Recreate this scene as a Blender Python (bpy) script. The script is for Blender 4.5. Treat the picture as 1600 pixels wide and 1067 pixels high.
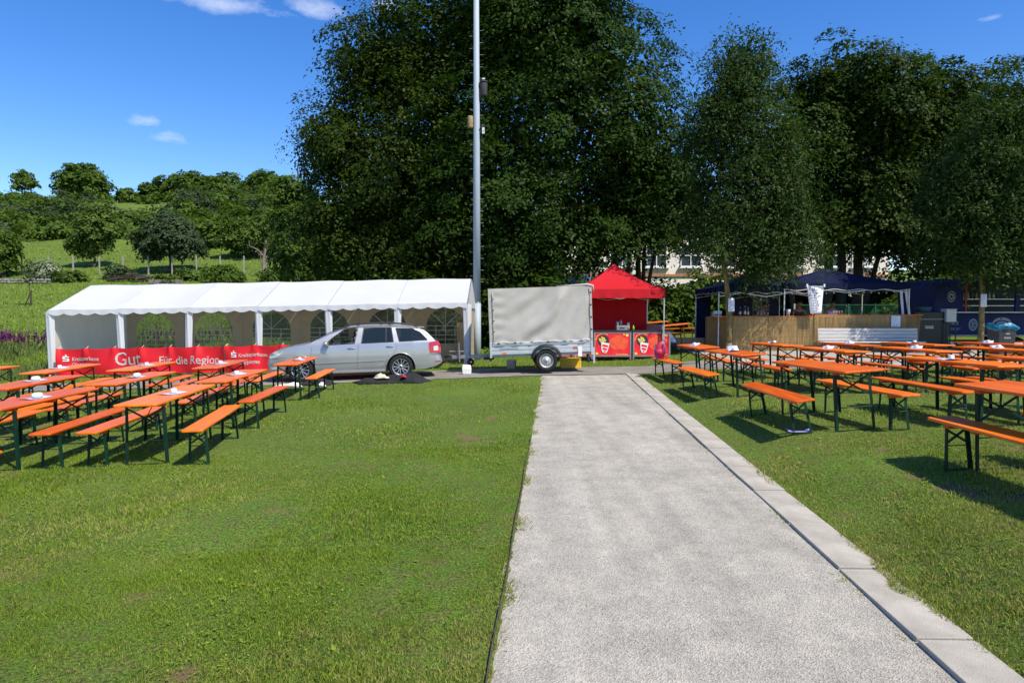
import bpy, bmesh, math, random
import numpy as np
from mathutils import Vector, Matrix

R = math.radians
scene = bpy.context.scene
COL = scene.collection
for ob in list(bpy.data.objects):
    bpy.data.objects.remove(ob)

# ------------------------------------------------------------------ camera
cam_data = bpy.data.cameras.new('camera')
cam_data.lens = 24.0
cam_data.sensor_width = 36.0
cam_data.clip_start = 0.05
cam_data.clip_end = 3000.0
cam = bpy.data.objects.new('camera', cam_data)
COL.objects.link(cam)
cam.location = (0.0, 0.0, 1.7637)
cam.rotation_euler = (math.pi / 2 - 0.0458, 0.0, 0.0)
scene.camera = cam

# ------------------------------------------------------------------ sky and sun
SUN_EL, SUN_AZ = R(53.0), R(134.5)          # azimuth clockwise from +Y, seen from above
world = bpy.data.worlds.new('World')
scene.world = world
world.use_nodes = True
wn, wl = world.node_tree.nodes, world.node_tree.links
wn.clear()
w_out = wn.new('ShaderNodeOutputWorld')
w_bg = wn.new('ShaderNodeBackground')
w_bg.inputs['Strength'].default_value = 0.15
sky = wn.new('ShaderNodeTexSky')
sky.sky_type = 'NISHITA'
sky.sun_disc = False
sky.sun_elevation = SUN_EL
sky.sun_rotation = SUN_AZ
sky.altitude = 400.0
sky.air_density = 1.0
sky.dust_density = 0.35
sky.ozone_density = 3.0
w_hs = wn.new('ShaderNodeHueSaturation')
w_hs.inputs['Hue'].default_value = 0.512
w_hs.inputs['Saturation'].default_value = 1.34
w_hs.inputs['Value'].default_value = 1.0
wl.new(sky.outputs[0], w_hs.inputs['Color'])
# thin fair-weather wisps: torn noise gathered round a few directions of the dome
w_tc = wn.new('ShaderNodeTexCoord')
w_map = wn.new('ShaderNodeMapping')
w_map.inputs['Scale'].default_value = (9.0, 9.0, 20.0)
wl.new(w_tc.outputs['Generated'], w_map.inputs['Vector'])
w_n1 = wn.new('ShaderNodeTexNoise')
w_n1.inputs['Scale'].default_value = 2.6
w_n1.inputs['Detail'].default_value = 5.0
w_n1.inputs['Roughness'].default_value = 0.62
wl.new(w_map.outputs[0], w_n1.inputs['Vector'])
def wmath(op, a, b=None, clamp=False):
    n_ = wn.new('ShaderNodeMath')
    n_.operation = op
    n_.use_clamp = clamp
    for i_, q_ in enumerate((a, b)):
        if q_ is None:
            continue
        if isinstance(q_, (int, float)):
            n_.inputs[i_].default_value = q_
        else:
            wl.new(q_, n_.inputs[i_])
    return n_.outputs[0]
w_sum = None
for (dx_, dy_, dz_, rx_, rz_, st_) in ((-0.535, 1, 0.272, 0.022, 0.011, 0.86), (-0.500, 1, 0.250, 0.034, 0.011, 0.90), (-0.42, 1, 0.440, 0.11, 0.014, 1.0), (-0.28, 1, 0.432, 0.05, 0.014, 0.92), (-0.18, 1, 0.438, 0.022, 0.014, 1.05),
                                       (0.684, 1, 0.418, 0.018, 0.005, 0.6), (0.3, -1, 0.5, 0.3, 0.06, 0.8)):
    d_ = Vector((dx_, dy_, dz_)).normalized()
    ex_ = Vector((d_.y, -d_.x, 0)).normalized()
    ez_ = ex_.cross(d_).normalized()
    comps = []
    for v_, r_ in ((ex_, rx_), (ez_, rz_)):
        dt_ = wn.new('ShaderNodeVectorMath')
        dt_.operation = 'DOT_PRODUCT'
        wl.new(w_tc.outputs['Generated'], dt_.inputs[0])
        dt_.inputs[1].default_value = v_
        comps.append((lambda q_: wmath('MULTIPLY', q_, q_))(wmath('MULTIPLY', dt_.outputs['Value'], 1.0 / r_)))
    fr_ = wn.new('ShaderNodeVectorMath')
    fr_.operation = 'DOT_PRODUCT'
    wl.new(w_tc.outputs['Generated'], fr_.inputs[0])
    fr_.inputs[1].default_value = d_
    m_ = wmath('MULTIPLY', wmath('EXPONENT', wmath('MULTIPLY', wmath('ADD', comps[0], comps[1]), -1.0)), wmath('GREATER_THAN', fr_.outputs['Value'], 0.0))
    m_ = wmath('MULTIPLY', m_, st_)
    w_sum = m_ if w_sum is None else wmath('MAXIMUM', w_sum, m_)
w_fac = wmath('MULTIPLY', wmath('SUBTRACT', wmath('ADD', wmath('MULTIPLY', w_sum, 0.62), w_n1.outputs[0]), 0.80), 2.3, True)
w_fac = wmath('MULTIPLY', w_fac, 0.50)
w_mix = wn.new('ShaderNodeMixRGB')
w_mix.inputs[2].default_value = (5.2, 5.5, 6.2, 1)
wl.new(w_fac, w_mix.inputs[0])
wl.new(w_hs.outputs[0], w_mix.inputs[1])
wl.new(w_mix.outputs[0], w_bg.inputs['Color'])
wl.new(w_bg.outputs[0], w_out.inputs['Surface'])

sun_data = bpy.data.lights.new('sun', 'SUN')
sun_data.energy = 4.7
sun_data.angle = R(0.53)
sun_data.color = (1.0, 0.92, 0.775)
sun = bpy.data.objects.new('sun', sun_data)
COL.objects.link(sun)
sdir = Vector((math.sin(SUN_AZ) * math.cos(SUN_EL), math.cos(SUN_AZ) * math.cos(SUN_EL), math.sin(SUN_EL)))
sun.rotation_euler = (-sdir).to_track_quat('-Z', 'Y').to_euler()
sun.location = sdir * 60

scene.view_settings.view_transform = 'Standard'
scene.view_settings.look = 'None'
scene.view_settings.exposure = 0.42
scene.view_settings.gamma = 1.0
scene.view_settings.use_curve_mapping = False
scene.cycles.max_bounces = 6
scene.cycles.diffuse_bounces = 3
scene.cycles.glossy_bounces = 3
scene.cycles.transmission_bounces = 6
scene.cycles.transparent_max_bounces = 12

# ------------------------------------------------------------------ mesh helpers
class MB:
    """collects simple shapes; build() links them as ONE mesh object"""
    def __init__(s):
        s.v, s.f, s.m = [], [], []
    def add(s, vs, fs, mi=0):
        o = len(s.v)
        s.v.extend([tuple(p) for p in vs])
        s.f.extend([tuple(i + o for i in f) for f in fs])
        s.m.extend([mi] * len(fs))
        return s
    def box(s, c, d, mi=0, M=None):
        hx, hy, hz = d[0] / 2, d[1] / 2, d[2] / 2
        vs = [Vector((x * hx, y * hy, z * hz)) for z in (-1, 1) for y in (-1, 1) for x in (-1, 1)]
        if M is not None:
            vs = [M @ p for p in vs]
        c = Vector(c)
        return s.add([p + c for p in vs], [(0, 2, 3, 1), (4, 5, 7, 6), (0, 1, 5, 4), (2, 6, 7, 3), (0, 4, 6, 2), (1, 3, 7, 5)], mi)
    def bar(s, p0, p1, w, h, mi=0, up=(0, 0, 1)):
        p0, p1 = Vector(p0), Vector(p1)
        d = (p1 - p0)
        L = d.length
        d.normalize()
        up = Vector(up)
        if abs(d.dot(up)) > 0.98:
            up = Vector((0, 1, 0))
        x = d.cross(up).normalized()
        z = x.cross(d).normalized()
        vs = []
        for t in (p0, p1):
            for (a, b) in ((-1, -1), (1, -1), (1, 1), (-1, 1)):
                vs.append(t + x * (a * w / 2) + z * (b * h / 2))
        return s.add(vs, [(0, 3, 2, 1), (4, 5, 6, 7), (0, 1, 5, 4), (1, 2, 6, 5), (2, 3, 7, 6), (3, 0, 4, 7)], mi)
    def tube(s, pts, rad, n=8, mi=0, cap=True):
        pts = [Vector(p) for p in pts]
        if not hasattr(rad, '__len__'):
            rad = [rad] * len(pts)
        vs, fs = [], []
        pu = None
        for i, p in enumerate(pts):
            a = pts[max(i - 1, 0)]
            b = pts[min(i + 1, len(pts) - 1)]
            d = (b - a).normalized()
            if pu is None:
                up = Vector((0, 0, 1)) if abs(d.z) < 0.9 else Vector((1, 0, 0))
                x = d.cross(up).normalized()
            else:
                x = (pu - d * pu.dot(d)).normalized()
            pu = x
            y = d.cross(x)
            for k in range(n):
                t = 2 * math.pi * k / n
                vs.append(p + (x * math.cos(t) + y * math.sin(t)) * rad[i])
        for i in range(len(pts) - 1):
            for k in range(n):
                k2 = (k + 1) % n
                fs.append((i * n + k, i * n + k2, (i + 1) * n + k2, (i + 1) * n + k))
        if cap:
            fs.append(tuple(range(n - 1, -1, -1)))
            fs.append(tuple((len(pts) - 1) * n + k for k in range(n)))
        return s.add(vs, fs, mi)
    def lathe(s, prof, n=24, mi=0, M=None, close=False):
        """profile of (r, z) turned round z"""
        vs, fs = [], []
        for (r, z) in prof:
            for k in range(n):
                t = 2 * math.pi * k / n
                vs.append(Vector((r * math.cos(t), r * math.sin(t), z)))
        m = len(prof)
        rng = m if close else m - 1
        for i in range(rng):
            j = (i + 1) % m
            for k in range(n):
                k2 = (k + 1) % n
                fs.append((i * n + k, i * n + k2, j * n + k2, j * n + k))
        if M is not None:
            vs = [M @ p for p in vs]
        return s.add(vs, fs, mi)
    def sphere(s, c, r, n=12, m=8, mi=0):
        if not hasattr(r, '__len__'):
            r = (r, r, r)
        vs = [(c[0], c[1], c[2] - r[2])]
        for i in range(1, m):
            p = math.pi * i / m
            for k in range(n):
                t = 2 * math.pi * k / n
                vs.append((c[0] + r[0] * math.sin(p) * math.cos(t), c[1] + r[1] * math.sin(p) * math.sin(t), c[2] - r[2] * math.cos(p)))
        vs.append((c[0], c[1], c[2] + r[2]))
        fs = [(0, 1 + (k + 1) % n, 1 + k) for k in range(n)]
        for i in range(m - 2):
            for k in range(n):
                k2 = (k + 1) % n
                fs.append((1 + i * n + k, 1 + i * n + k2, 1 + (i + 1) * n + k2, 1 + (i + 1) * n + k))
        l = len(vs) - 1
        fs += [(l, 1 + (m - 2) * n + k, 1 + (m - 2) * n + (k + 1) % n) for k in range(n)]
        return s.add(vs, fs, mi)
    def grid(s, fn, nu, nv, mi=0):
        vs = [fn(i / nu, j / nv) for j in range(nv + 1) for i in range(nu + 1)]
        fs = [(j * (nu + 1) + i, j * (nu + 1) + i + 1, (j + 1) * (nu + 1) + i + 1, (j + 1) * (nu + 1) + i) for j in range(nv) for i in range(nu)]
        return s.add(vs, fs, mi)
    def prism(s, poly, z0, z1, mi=0, M=None):
        n = len(poly)
        vs = [Vector((p[0], p[1], z0)) for p in poly] + [Vector((p[0], p[1], z1)) for p in poly]
        fs = [tuple(range(n - 1, -1, -1)), tuple(range(n, 2 * n))] + [(i, (i + 1) % n, n + (i + 1) % n, n + i) for i in range(n)]
        if M is not None:
            vs = [M @ p for p in vs]
        return s.add(vs, fs, mi)
    def build(s, name, mats, parent=None, smooth=False, bevel=0.0, loc=None, thick=0.0):
        me = bpy.data.meshes.new(name)
        me.from_pydata(s.v, [], s.f)
        if not isinstance(mats, (list, tuple)):
            mats = [mats]
        for m in mats:
            me.materials.append(m)
        if len(mats) > 1:
            me.polygons.foreach_set('material_index', s.m)
        if smooth:
            me.polygons.foreach_set('use_smooth', [True] * len(me.polygons))
        me.update()
        ob = bpy.data.objects.new(name, me)
        COL.objects.link(ob)
        if parent is not None:
            ob.parent = parent
        if loc is not None:
            ob.location = loc
        if bevel:
            b = ob.modifiers.new('bevel', 'BEVEL')
            b.width = bevel
            b.segments = 2
            b.limit_method = 'ANGLE'
        if thick:
            t = ob.modifiers.new('solid', 'SOLIDIFY')
            t.thickness = thick
        return ob

def empty(name, loc=(0, 0, 0), rz=0.0):
    o = bpy.data.objects.new(name, None)
    COL.objects.link(o)
    o.location = loc
    o.rotation_euler = (0, 0, rz)
    o.empty_display_size = 0.2
    return o

def tag(o, label, cat, group=None, kind=None):
    o['label'] = label
    o['category'] = cat
    if group:
        o['group'] = group
    if kind:
        o['kind'] = kind
    return o

def struct(o, label=None):
    o['kind'] = 'structure'
    if label:
        o['label'] = label
    return o

def copy_tree(o, parent=None):
    c = o.copy()
    COL.objects.link(c)
    c.parent = parent
    for ch in list(o.children):
        d = ch.copy()
        COL.objects.link(d)
        d.parent = c
        for g in list(ch.children):
            e = g.copy()
            COL.objects.link(e)
            e.parent = d
    return c

def np_mesh(name, verts, quads, mats, parent=None, attr=None, smooth=False, tri=False):
    """fast mesh from numpy arrays; attr = {name: per-vertex float array}"""
    k = 3 if tri else 4
    me = bpy.data.meshes.new(name)
    nv, nf = len(verts), len(quads)
    me.vertices.add(nv)
    me.vertices.foreach_set('co', np.asarray(verts, dtype=np.float32).ravel())
    me.loops.add(nf * k)
    me.loops.foreach_set('vertex_index', np.asarray(quads, dtype=np.int32).ravel())
    me.polygons.add(nf)
    me.polygons.foreach_set('loop_start', np.arange(0, nf * k, k, dtype=np.int32))
    if smooth:
        me.polygons.foreach_set('use_smooth', np.ones(nf, dtype=bool))
    if attr:
        for an, av in attr.items():
            a = me.attributes.new(an, 'FLOAT', 'POINT')
            a.data.foreach_set('value', np.asarray(av, dtype=np.float32))
    for m in (mats if isinstance(mats, (list, tuple)) else [mats]):
        me.materials.append(m)
    me.update(calc_edges=True)
    ob = bpy.data.objects.new(name, me)
    COL.objects.link(ob)
    if parent is not None:
        ob.parent = parent
    return ob

# ------------------------------------------------------------------ materials
def new_mat(name):
    m = bpy.data.materials.new(name)
    m.use_nodes = True
    n, l = m.node_tree.nodes, m.node_tree.links
    n.clear()
    o = n.new('ShaderNodeOutputMaterial')
    b = n.new('ShaderNodeBsdfPrincipled')
    l.new(b.outputs[0], o.inputs[0])
    return m, n, l, b

def pm(name, col, rough=0.6, metal=0.0, var=0.12, scale=6.0, bump=0.0, bscale=80.0, spec=0.5, col2=None, coat=0.0, stretch=(1, 1, 1), translucent=0.0, detail=5.0, rvar=0.1):
    """procedural paint: noise drifts the colour, the roughness and the surface"""
    m, n, l, b = new_mat(name)
    tc = n.new('ShaderNodeTexCoord')
    mp = n.new('ShaderNodeMapping')
    mp.inputs['Scale'].default_value = stretch
    l.new(tc.outputs['Object'], mp.inputs['Vector'])
    no = n.new('ShaderNodeTexNoise')
    no.inputs['Scale'].default_value = scale
    no.inputs['Detail'].default_value = detail
    no.inputs['Roughness'].default_value = 0.6
    l.new(mp.outputs[0], no.inputs['Vector'])
    ra = n.new('ShaderNodeValToRGB')
    ra.color_ramp.elements[0].position = 0.32
    ra.color_ramp.elements[1].position = 0.68
    c2 = col2 if col2 is not None else tuple(min(1.0, c * (1 + var)) for c in col)
    c1 = tuple(c * (1 - var) for c in col)
    ra.color_ramp.elements[0].color = (*c1, 1)
    ra.color_ramp.elements[1].color = (*c2, 1)
    l.new(no.outputs[0], ra.inputs[0])
    l.new(ra.outputs[0], b.inputs['Base Color'])
    mr = n.new('ShaderNodeMapRange')
    mr.inputs['To Min'].default_value = max(0.02, rough - rvar)
    mr.inputs['To Max'].default_value = min(1.0, rough + rvar)
    l.new(no.outputs[0], mr.inputs['Value'])
    l.new(mr.outputs[0], b.inputs['Roughness'])
    b.inputs['Metallic'].default_value = metal
    b.inputs['Specular IOR Level'].default_value = spec
    if coat:
        b.inputs['Coat Weight'].default_value = coat
        b.inputs['Coat Roughness'].default_value = 0.05
    if bump:
        n2 = n.new('ShaderNodeTexNoise')
        n2.inputs['Scale'].default_value = bscale
        n2.inputs['Detail'].default_value = 4
        l.new(mp.outputs[0], n2.inputs['Vector'])
        bp = n.new('ShaderNodeBump')
        bp.inputs['Strength'].default_value = min(1.0, bump)
        bp.inputs['Distance'].default_value = 0.01
        l.new(n2.outputs[0], bp.inputs['Height'])
        l.new(bp.outputs[0], b.inputs['Normal'])
    if translucent:
        out = [x for x in n if x.type == 'OUTPUT_MATERIAL'][0]
        tr = n.new('ShaderNodeBsdfTranslucent')
        l.new(ra.outputs[0], tr.inputs['Color'])
        mx = n.new('ShaderNodeMixShader')
        mx.inputs[0].default_value = translucent
        l.new(b.outputs[0], mx.inputs[1])
        l.new(tr.outputs[0], mx.inputs[2])
        l.new(mx.outputs[0], out.inputs[0])
    return m

def leaf_mat(name, dark, light, trans=0.35, rough=0.55):
    m, n, l, b = new_mat(name)
    at = n.new('ShaderNodeAttribute')
    at.attribute_name = 'tint'
    ra = n.new('ShaderNodeValToRGB')
    ra.color_ramp.elements[0].color = (*dark, 1)
    ra.color_ramp.elements[1].color = (*light, 1)
    l.new(at.outputs['Fac'], ra.inputs[0])
    l.new(ra.outputs[0], b.inputs['Base Color'])
    b.inputs['Roughness'].default_value = rough
    b.inputs['Specular IOR Level'].default_value = 0.12
    tr = n.new('ShaderNodeBsdfTranslucent')
    g = n.new('ShaderNodeMixRGB')
    g.blend_type = 'MULTIPLY'
    g.inputs[0].default_value = 1.0
    g.inputs[2].default_value = (1.25, 1.35, 0.45, 1)
    l.new(ra.outputs[0], g.inputs[1])
    l.new(g.outputs[0], tr.inputs['Color'])
    mx = n.new('ShaderNodeMixShader')
    mx.inputs[0].default_value = trans
    l.new(b.outputs[0], mx.inputs[1])
    l.new(tr.outputs[0], mx.inputs[2])
    out = [x for x in n if x.type == 'OUTPUT_MATERIAL'][0]
    l.new(mx.outputs[0], out.inputs[0])
    return m

def glass_mat(name, tint=(0.05, 0.06, 0.06), opacity=0.6, rough=0.03):
    m, n, l, b = new_mat(name)
    out = [x for x in n if x.type == 'OUTPUT_MATERIAL'][0]
    b.inputs['Base Color'].default_value = (*tint, 1)
    b.inputs['Roughness'].default_value = rough
    b.inputs['Specular IOR Level'].default_value = 0.6
    no = n.new('ShaderNodeTexNoise')
    no.inputs['Scale'].default_value = 3
    bp = n.new('ShaderNodeBump')
    bp.inputs['Strength'].default_value = 0.03
    l.new(no.outputs[0], bp.inputs['Height'])
    l.new(bp.outputs[0], b.inputs['Normal'])
    t = n.new('ShaderNodeBsdfTransparent')
    t.inputs['Color'].default_value = (0.8, 0.85, 0.83, 1)
    mx = n.new('ShaderNodeMixShader')
    mx.inputs[0].default_value = opacity
    l.new(t.outputs[0], mx.inputs[1])
    l.new(b.outputs[0], mx.inputs[2])
    l.new(mx.outputs[0], out.inputs[0])
    return m

def text_mesh(s, size, mat, parent, name='lettering', M=None, fn=None, align='LEFT', bold=0.0, depth=0.001, sx=1.0):
    """flat printed lettering in the XZ plane (facing -Y) made from the built-in font"""
    cu = bpy.data.curves.new('txt', 'FONT')
    cu.body = s
    cu.size = size
    cu.align_x = align
    cu.extrude = depth
    cu.offset = bold
    cu.resolution_u = 3
    ob = bpy.data.objects.new('txt', cu)
    COL.objects.link(ob)
    bpy.context.view_layer.update()
    dg = bpy.context.evaluated_depsgraph_get()
    me = bpy.data.meshes.new_from_object(ob.evaluated_get(dg))
    bpy.data.objects.remove(ob)
    bpy.data.curves.remove(cu)
    for v in me.vertices:
        x, y, z = v.co
        p = Vector((x * sx, -z, y))
        if M is not None:
            p = M @ p
        if fn is not None:
            p = fn(p)
        v.co = p
    me.materials.clear()
    me.materials.append(mat)
    o = bpy.data.objects.new(name, me)
    COL.objects.link(o)
    o.parent = parent
    return o
# ------------------------------------------------------------------ lie of the land
def sstep(t):
    t = np.clip(t, 0, 1)
    return t * t * (3 - 2 * t)
PL, PK, KW, PSL = -0.31, 1.96, 0.30, 0.061      # path edge, kerb line, kerb width, skew of the path
def hill(x, y):
    prof = np.interp(y, [26, 36, 48, 60, 64, 72, 85, 110, 150, 165, 200, 420], [0, 1.1, 2.7, 4.4, 5.2, 7.0, 10.1, 16.5, 25.1, 28.4, 29, 29])
    u = x / np.maximum(y, 1.0)
    w = 1.0 - 0.62 * sstep((u + 0.12) / 0.30)
    return prof * w
def G(x, y):
    x = np.asarray(x, dtype=float)
    y = np.asarray(y, dtype=float)
    zl = -0.0676 + 0.0185 * np.clip(x, -22, 8) + 0.0024 * np.clip(y, -10, 30)
    k = 5.0
    q = np.clip((4.9 - x) * k, -40, 40)
    m = 4.9 - np.log1p(np.exp(q)) / k
    zr = 0.0517 + 0.08 * m - 0.0161 * np.clip(y, 2.0, 17) + 0.003 * (x - m) + 0.024 * np.clip(y - 17, 0, 7)
    ko = PK + KW + PSL * np.clip(y, -10, 22)
    wd = 0.85 + 0.45 * np.clip(y - 17.0, 0, 8)
    t = sstep((x - ko) / wd)
    base = zl + 0.010 * (x > ko - 0.15)
    z = base * (1 - t) + zr * t
    return z + hill(x, y)
def Gz(x, y):
    return float(G(x, y))
def gpoint(x, y, dz=0.0):
    return Vector((x, y, Gz(x, y) + dz))
def place(o, x, y, a=0.0, dz=0.0, tilt=True, e=0.45):
    """stand a thing on the ground: heading a turns its +Y axis clockwise from the view direction"""
    if tilt:
        nx = -(Gz(x + e, y) - Gz(x - e, y)) / (2 * e)
        ny = -(Gz(x, y + e) - Gz(x, y - e)) / (2 * e)
        Z = Vector((nx, ny, 1)).normalized()
    else:
        Z = Vector((0, 0, 1))
    Y = Vector((math.sin(a), math.cos(a), 0))
    X = Y.cross(Z).normalized()
    Y = Z.cross(X).normalized()
    M = Matrix((X, Y, Z)).transposed().to_4x4()
    M.translation = gpoint(x, y, dz)
    o.matrix_world = M
    return o

# road edges (polyline of x, y)
ROAD_N = ([-40, -20, -9.4, -5.2, -2.7, 0.8, 3.1, 5.0, 7.6, 11, 20, 40], [16.0, 16.4, 16.93, 17.25, 17.85, 18.42, 18.35, 17.95, 18.0, 18.3, 19.0, 20])
ROAD_F = ([-40, -20, -12.8, -6.0, -1.9, -0.8, 2.8, 4.4, 8, 11, 20, 40], [18.0, 18.3, 18.65, 19.5, 20.5, 20.75, 20.7, 20.3, 20.4, 20.6, 21.4, 22.6])
def road_near(x): return np.interp(x, *ROAD_N)
def road_far(x): return np.interp(x, *ROAD_F)
def in_path(x, y):
    s = x - PSL * y
    return (s > PL) & (s < PK + KW) & (y < 18.6)
def paved(x, y):
    r = (y > road_near(x)) & (y < road_far(x))
    p = (x > 6.2) & (x < 15.5) & (y >= 18.2) & (y < 26)
    return r | p

def vnoise(x, y, s, seed=0):
    r = np.random.default_rng(seed)
    o = 0
    for k in range(5):
        a = r.uniform(0, 6.28); f = s * r.uniform(0.6, 1.6)
        o = o + np.sin((x * math.cos(a) + y * math.sin(a)) * f + r.uniform(0, 6.28))
    return o / 5 ** 0.5
def bare(x, y):
    """0..1: small worn patches where the soil shows through the turf"""
    m = vnoise(x, y, 5.5, 40) + 0.75 * vnoise(x, y, 14.0, 41) + 0.5 * vnoise(x, y, 0.8, 42) + 0.25 * (x > 2.5)
    return np.clip((m - 1.95) / 0.6, 0, 1) * 0.85 * (y < 17)
# ---- ground materials
def ground_mat():
    m, n, l, b = new_mat('soil_and_turf')
    g = n.new('ShaderNodeNewGeometry')
    n1 = n.new('ShaderNodeTexNoise'); n1.inputs['Scale'].default_value = 0.45; n1.inputs['Detail'].default_value = 6
    n2 = n.new('ShaderNodeTexNoise'); n2.inputs['Scale'].default_value = 9.0; n2.inputs['Detail'].default_value = 8
    n3 = n.new('ShaderNodeTexNoise'); n3.inputs['Scale'].default_value = 55.0; n3.inputs['Detail'].default_value = 6; n3.inputs['Roughness'].default_value = 0.7
    for q in (n1, n2, n3):
        l.new(g.outputs['Position'], q.inputs['Vector'])
    ra = n.new('ShaderNodeValToRGB')
    e = ra.color_ramp.elements
    e[0].position = 0.30; e[0].color = (0.070, 0.125, 0.018, 1)
    e[1].position = 0.70; e[1].color = (0.125, 0.215, 0.026, 1)
    l.new(n1.outputs[0], ra.inputs[0])
    rb = n.new('ShaderNodeValToRGB')
    e = rb.color_ramp.elements
    e[0].position = 0.36; e[0].color = (0.150, 0.105, 0.050, 1)
    e[1].position = 0.58; e[1].color = (0.105, 0.185, 0.024, 1)
    l.new(n2.outputs[0], rb.inputs[0])
    mx = n.new('ShaderNodeMixRGB'); mx.inputs[0].default_value = 0.45
    l.new(ra.outputs[0], mx.inputs[1]); l.new(rb.outputs[0], mx.inputs[2])
    rc = n.new('ShaderNodeValToRGB'); rc.color_ramp.elements[0].position = 0.38; rc.color_ramp.elements[1].position = 0.64
    l.new(n3.outputs[0], rc.inputs[0])
    m2 = n.new('ShaderNodeMixRGB'); m2.blend_type = 'OVERLAY'; m2.inputs[0].default_value = 0.75
    l.new(mx.outputs[0], m2.inputs[1]); l.new(rc.outputs[0], m2.inputs[2])
    at = n.new('ShaderNodeAttribute'); at.attribute_name = 'bare'
    so = n.new('ShaderNodeValToRGB'); so.color_ramp.elements[0].color = (0.13, 0.070, 0.040, 1); so.color_ramp.elements[1].color = (0.30, 0.185, 0.110, 1)
    l.new(n3.outputs[0], so.inputs[0])
    m5 = n.new('ShaderNodeMixRGB')
    l.new(at.outputs['Fac'], m5.inputs[0]); l.new(m2.outputs[0], m5.inputs[1]); l.new(so.outputs[0], m5.inputs[2])
    l.new(m5.outputs[0], b.inputs['Base Color'])
    b.inputs['Roughness'].default_value = 0.9
    b.inputs['Specular IOR Level'].default_value = 0.15
    bp = n.new('ShaderNodeBump'); bp.inputs['Strength'].default_value = 0.8; bp.inputs['Distance'].default_value = 0.03
    l.new(n3.outputs[0], bp.inputs['Height']); l.new(bp.outputs[0], b.inputs['Normal'])
    return m
MAT_GROUND = ground_mat()

def gravel_mat():
    m, n, l, b = new_mat('gravel')
    g = n.new('ShaderNodeNewGeometry')
    n1 = n.new('ShaderNodeTexNoise'); n1.inputs['Scale'].default_value = 2.6; n1.inputs['Detail'].default_value = 10; n1.inputs['Roughness'].default_value = 0.74
    n0 = n.new('ShaderNodeTexNoise'); n0.inputs['Scale'].default_value = 0.5; n0.inputs['Detail'].default_value = 4
    n2 = n.new('ShaderNodeTexVoronoi'); n2.inputs['Scale'].default_value = 95.0
    n3 = n.new('ShaderNodeTexNoise'); n3.inputs['Scale'].default_value = 140.0; n3.inputs['Detail'].default_value = 3
    for q in (n0, n1, n2, n3):
        l.new(g.outputs['Position'], q.inputs['Vector'])
    ra = n.new('ShaderNodeValToRGB')
    e = ra.color_ramp.elements
    e[0].position = 0.30; e[0].color = (0.280, 0.264, 0.226, 1)
    e[1].position = 0.70; e[1].color = (0.440, 0.408, 0.340, 1)
    l.new(n1.outputs[0], ra.inputs[0])
    rv = n.new('ShaderNodeValToRGB')
    e = rv.color_ramp.elements
    e[0].position = 0.0; e[0].color = (0.30, 0.30, 0.30, 1)
    e[1].position = 0.75; e[1].color = (0.72, 0.72, 0.72, 1)
    l.new(n2.outputs['Color'], rv.inputs[0])
    mx = n.new('ShaderNodeMixRGB'); mx.blend_type = 'OVERLAY'; mx.inputs[0].default_value = 0.7
    l.new(ra.outputs[0], mx.inputs[1]); l.new(rv.outputs[0], mx.inputs[2])
    m2 = n.new('ShaderNodeMixRGB'); m2.blend_type = 'OVERLAY'; m2.inputs[0].default_value = 0.22
    l.new(mx.outputs[0], m2.inputs[1]); l.new(n0.outputs[0], m2.inputs[2])
    tm = n.new('ShaderNodeMapping'); tm.inputs['Scale'].default_value = (3.4, 0.22, 1.0); tm.inputs['Rotation'].default_value = (0, 0, 0.06)
    tn = n.new('ShaderNodeTexNoise'); tn.inputs['Scale'].default_value = 1.0; tn.inputs['Detail'].default_value = 5
    l.new(g.outputs['Position'], tm.inputs['Vector']); l.new(tm.outputs[0], tn.inputs['Vector'])
    m6 = n.new('ShaderNodeMixRGB'); m6.blend_type = 'OVERLAY'; m6.inputs[0].default_value = 0.35
    l.new(m2.outputs[0], m6.inputs[1]); l.new(tn.outputs[0], m6.inputs[2])
    l.new(m6.outputs[0], b.inputs['Base Color'])
    b.inputs['Roughness'].default_value = 0.92
    b.inputs['Specular IOR Level'].default_value = 0.2
    bp = n.new('ShaderNodeBump'); bp.inputs['Strength'].default_value = 0.8; bp.inputs['Distance'].default_value = 0.008
    ad = n.new('ShaderNodeMath'); ad.operation = 'ADD'
    l.new(n2.outputs['Distance'], ad.inputs[0]); l.new(n3.outputs[0], ad.inputs[1])
    l.new(ad.outputs[0], bp.inputs['Height']); l.new(bp.outputs[0], b.inputs['Normal'])
    return m
MAT_GRAVEL = gravel_mat()
MAT_ASPHALT = pm('asphalt', (0.225, 0.208, 0.18), rough=0.9, var=0.16, scale=1.4, bump=0.5, bscale=160, spec=0.2, detail=9)
MAT_PLAZA = pm('pale_paving', (0.36, 0.345, 0.315), rough=0.9, var=0.14, scale=1.2, bump=0.4, bscale=120, spec=0.2, detail=9)
MAT_KERB = pm('kerb_concrete', (0.40, 0.368, 0.31), rough=0.88, var=0.22, scale=2.6, bump=0.5, bscale=130, spec=0.2, detail=9)
MAT_STONE = pm('loose_stone', (0.33, 0.32, 0.295), rough=0.9, var=0.5, scale=18, spec=0.2)

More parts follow.
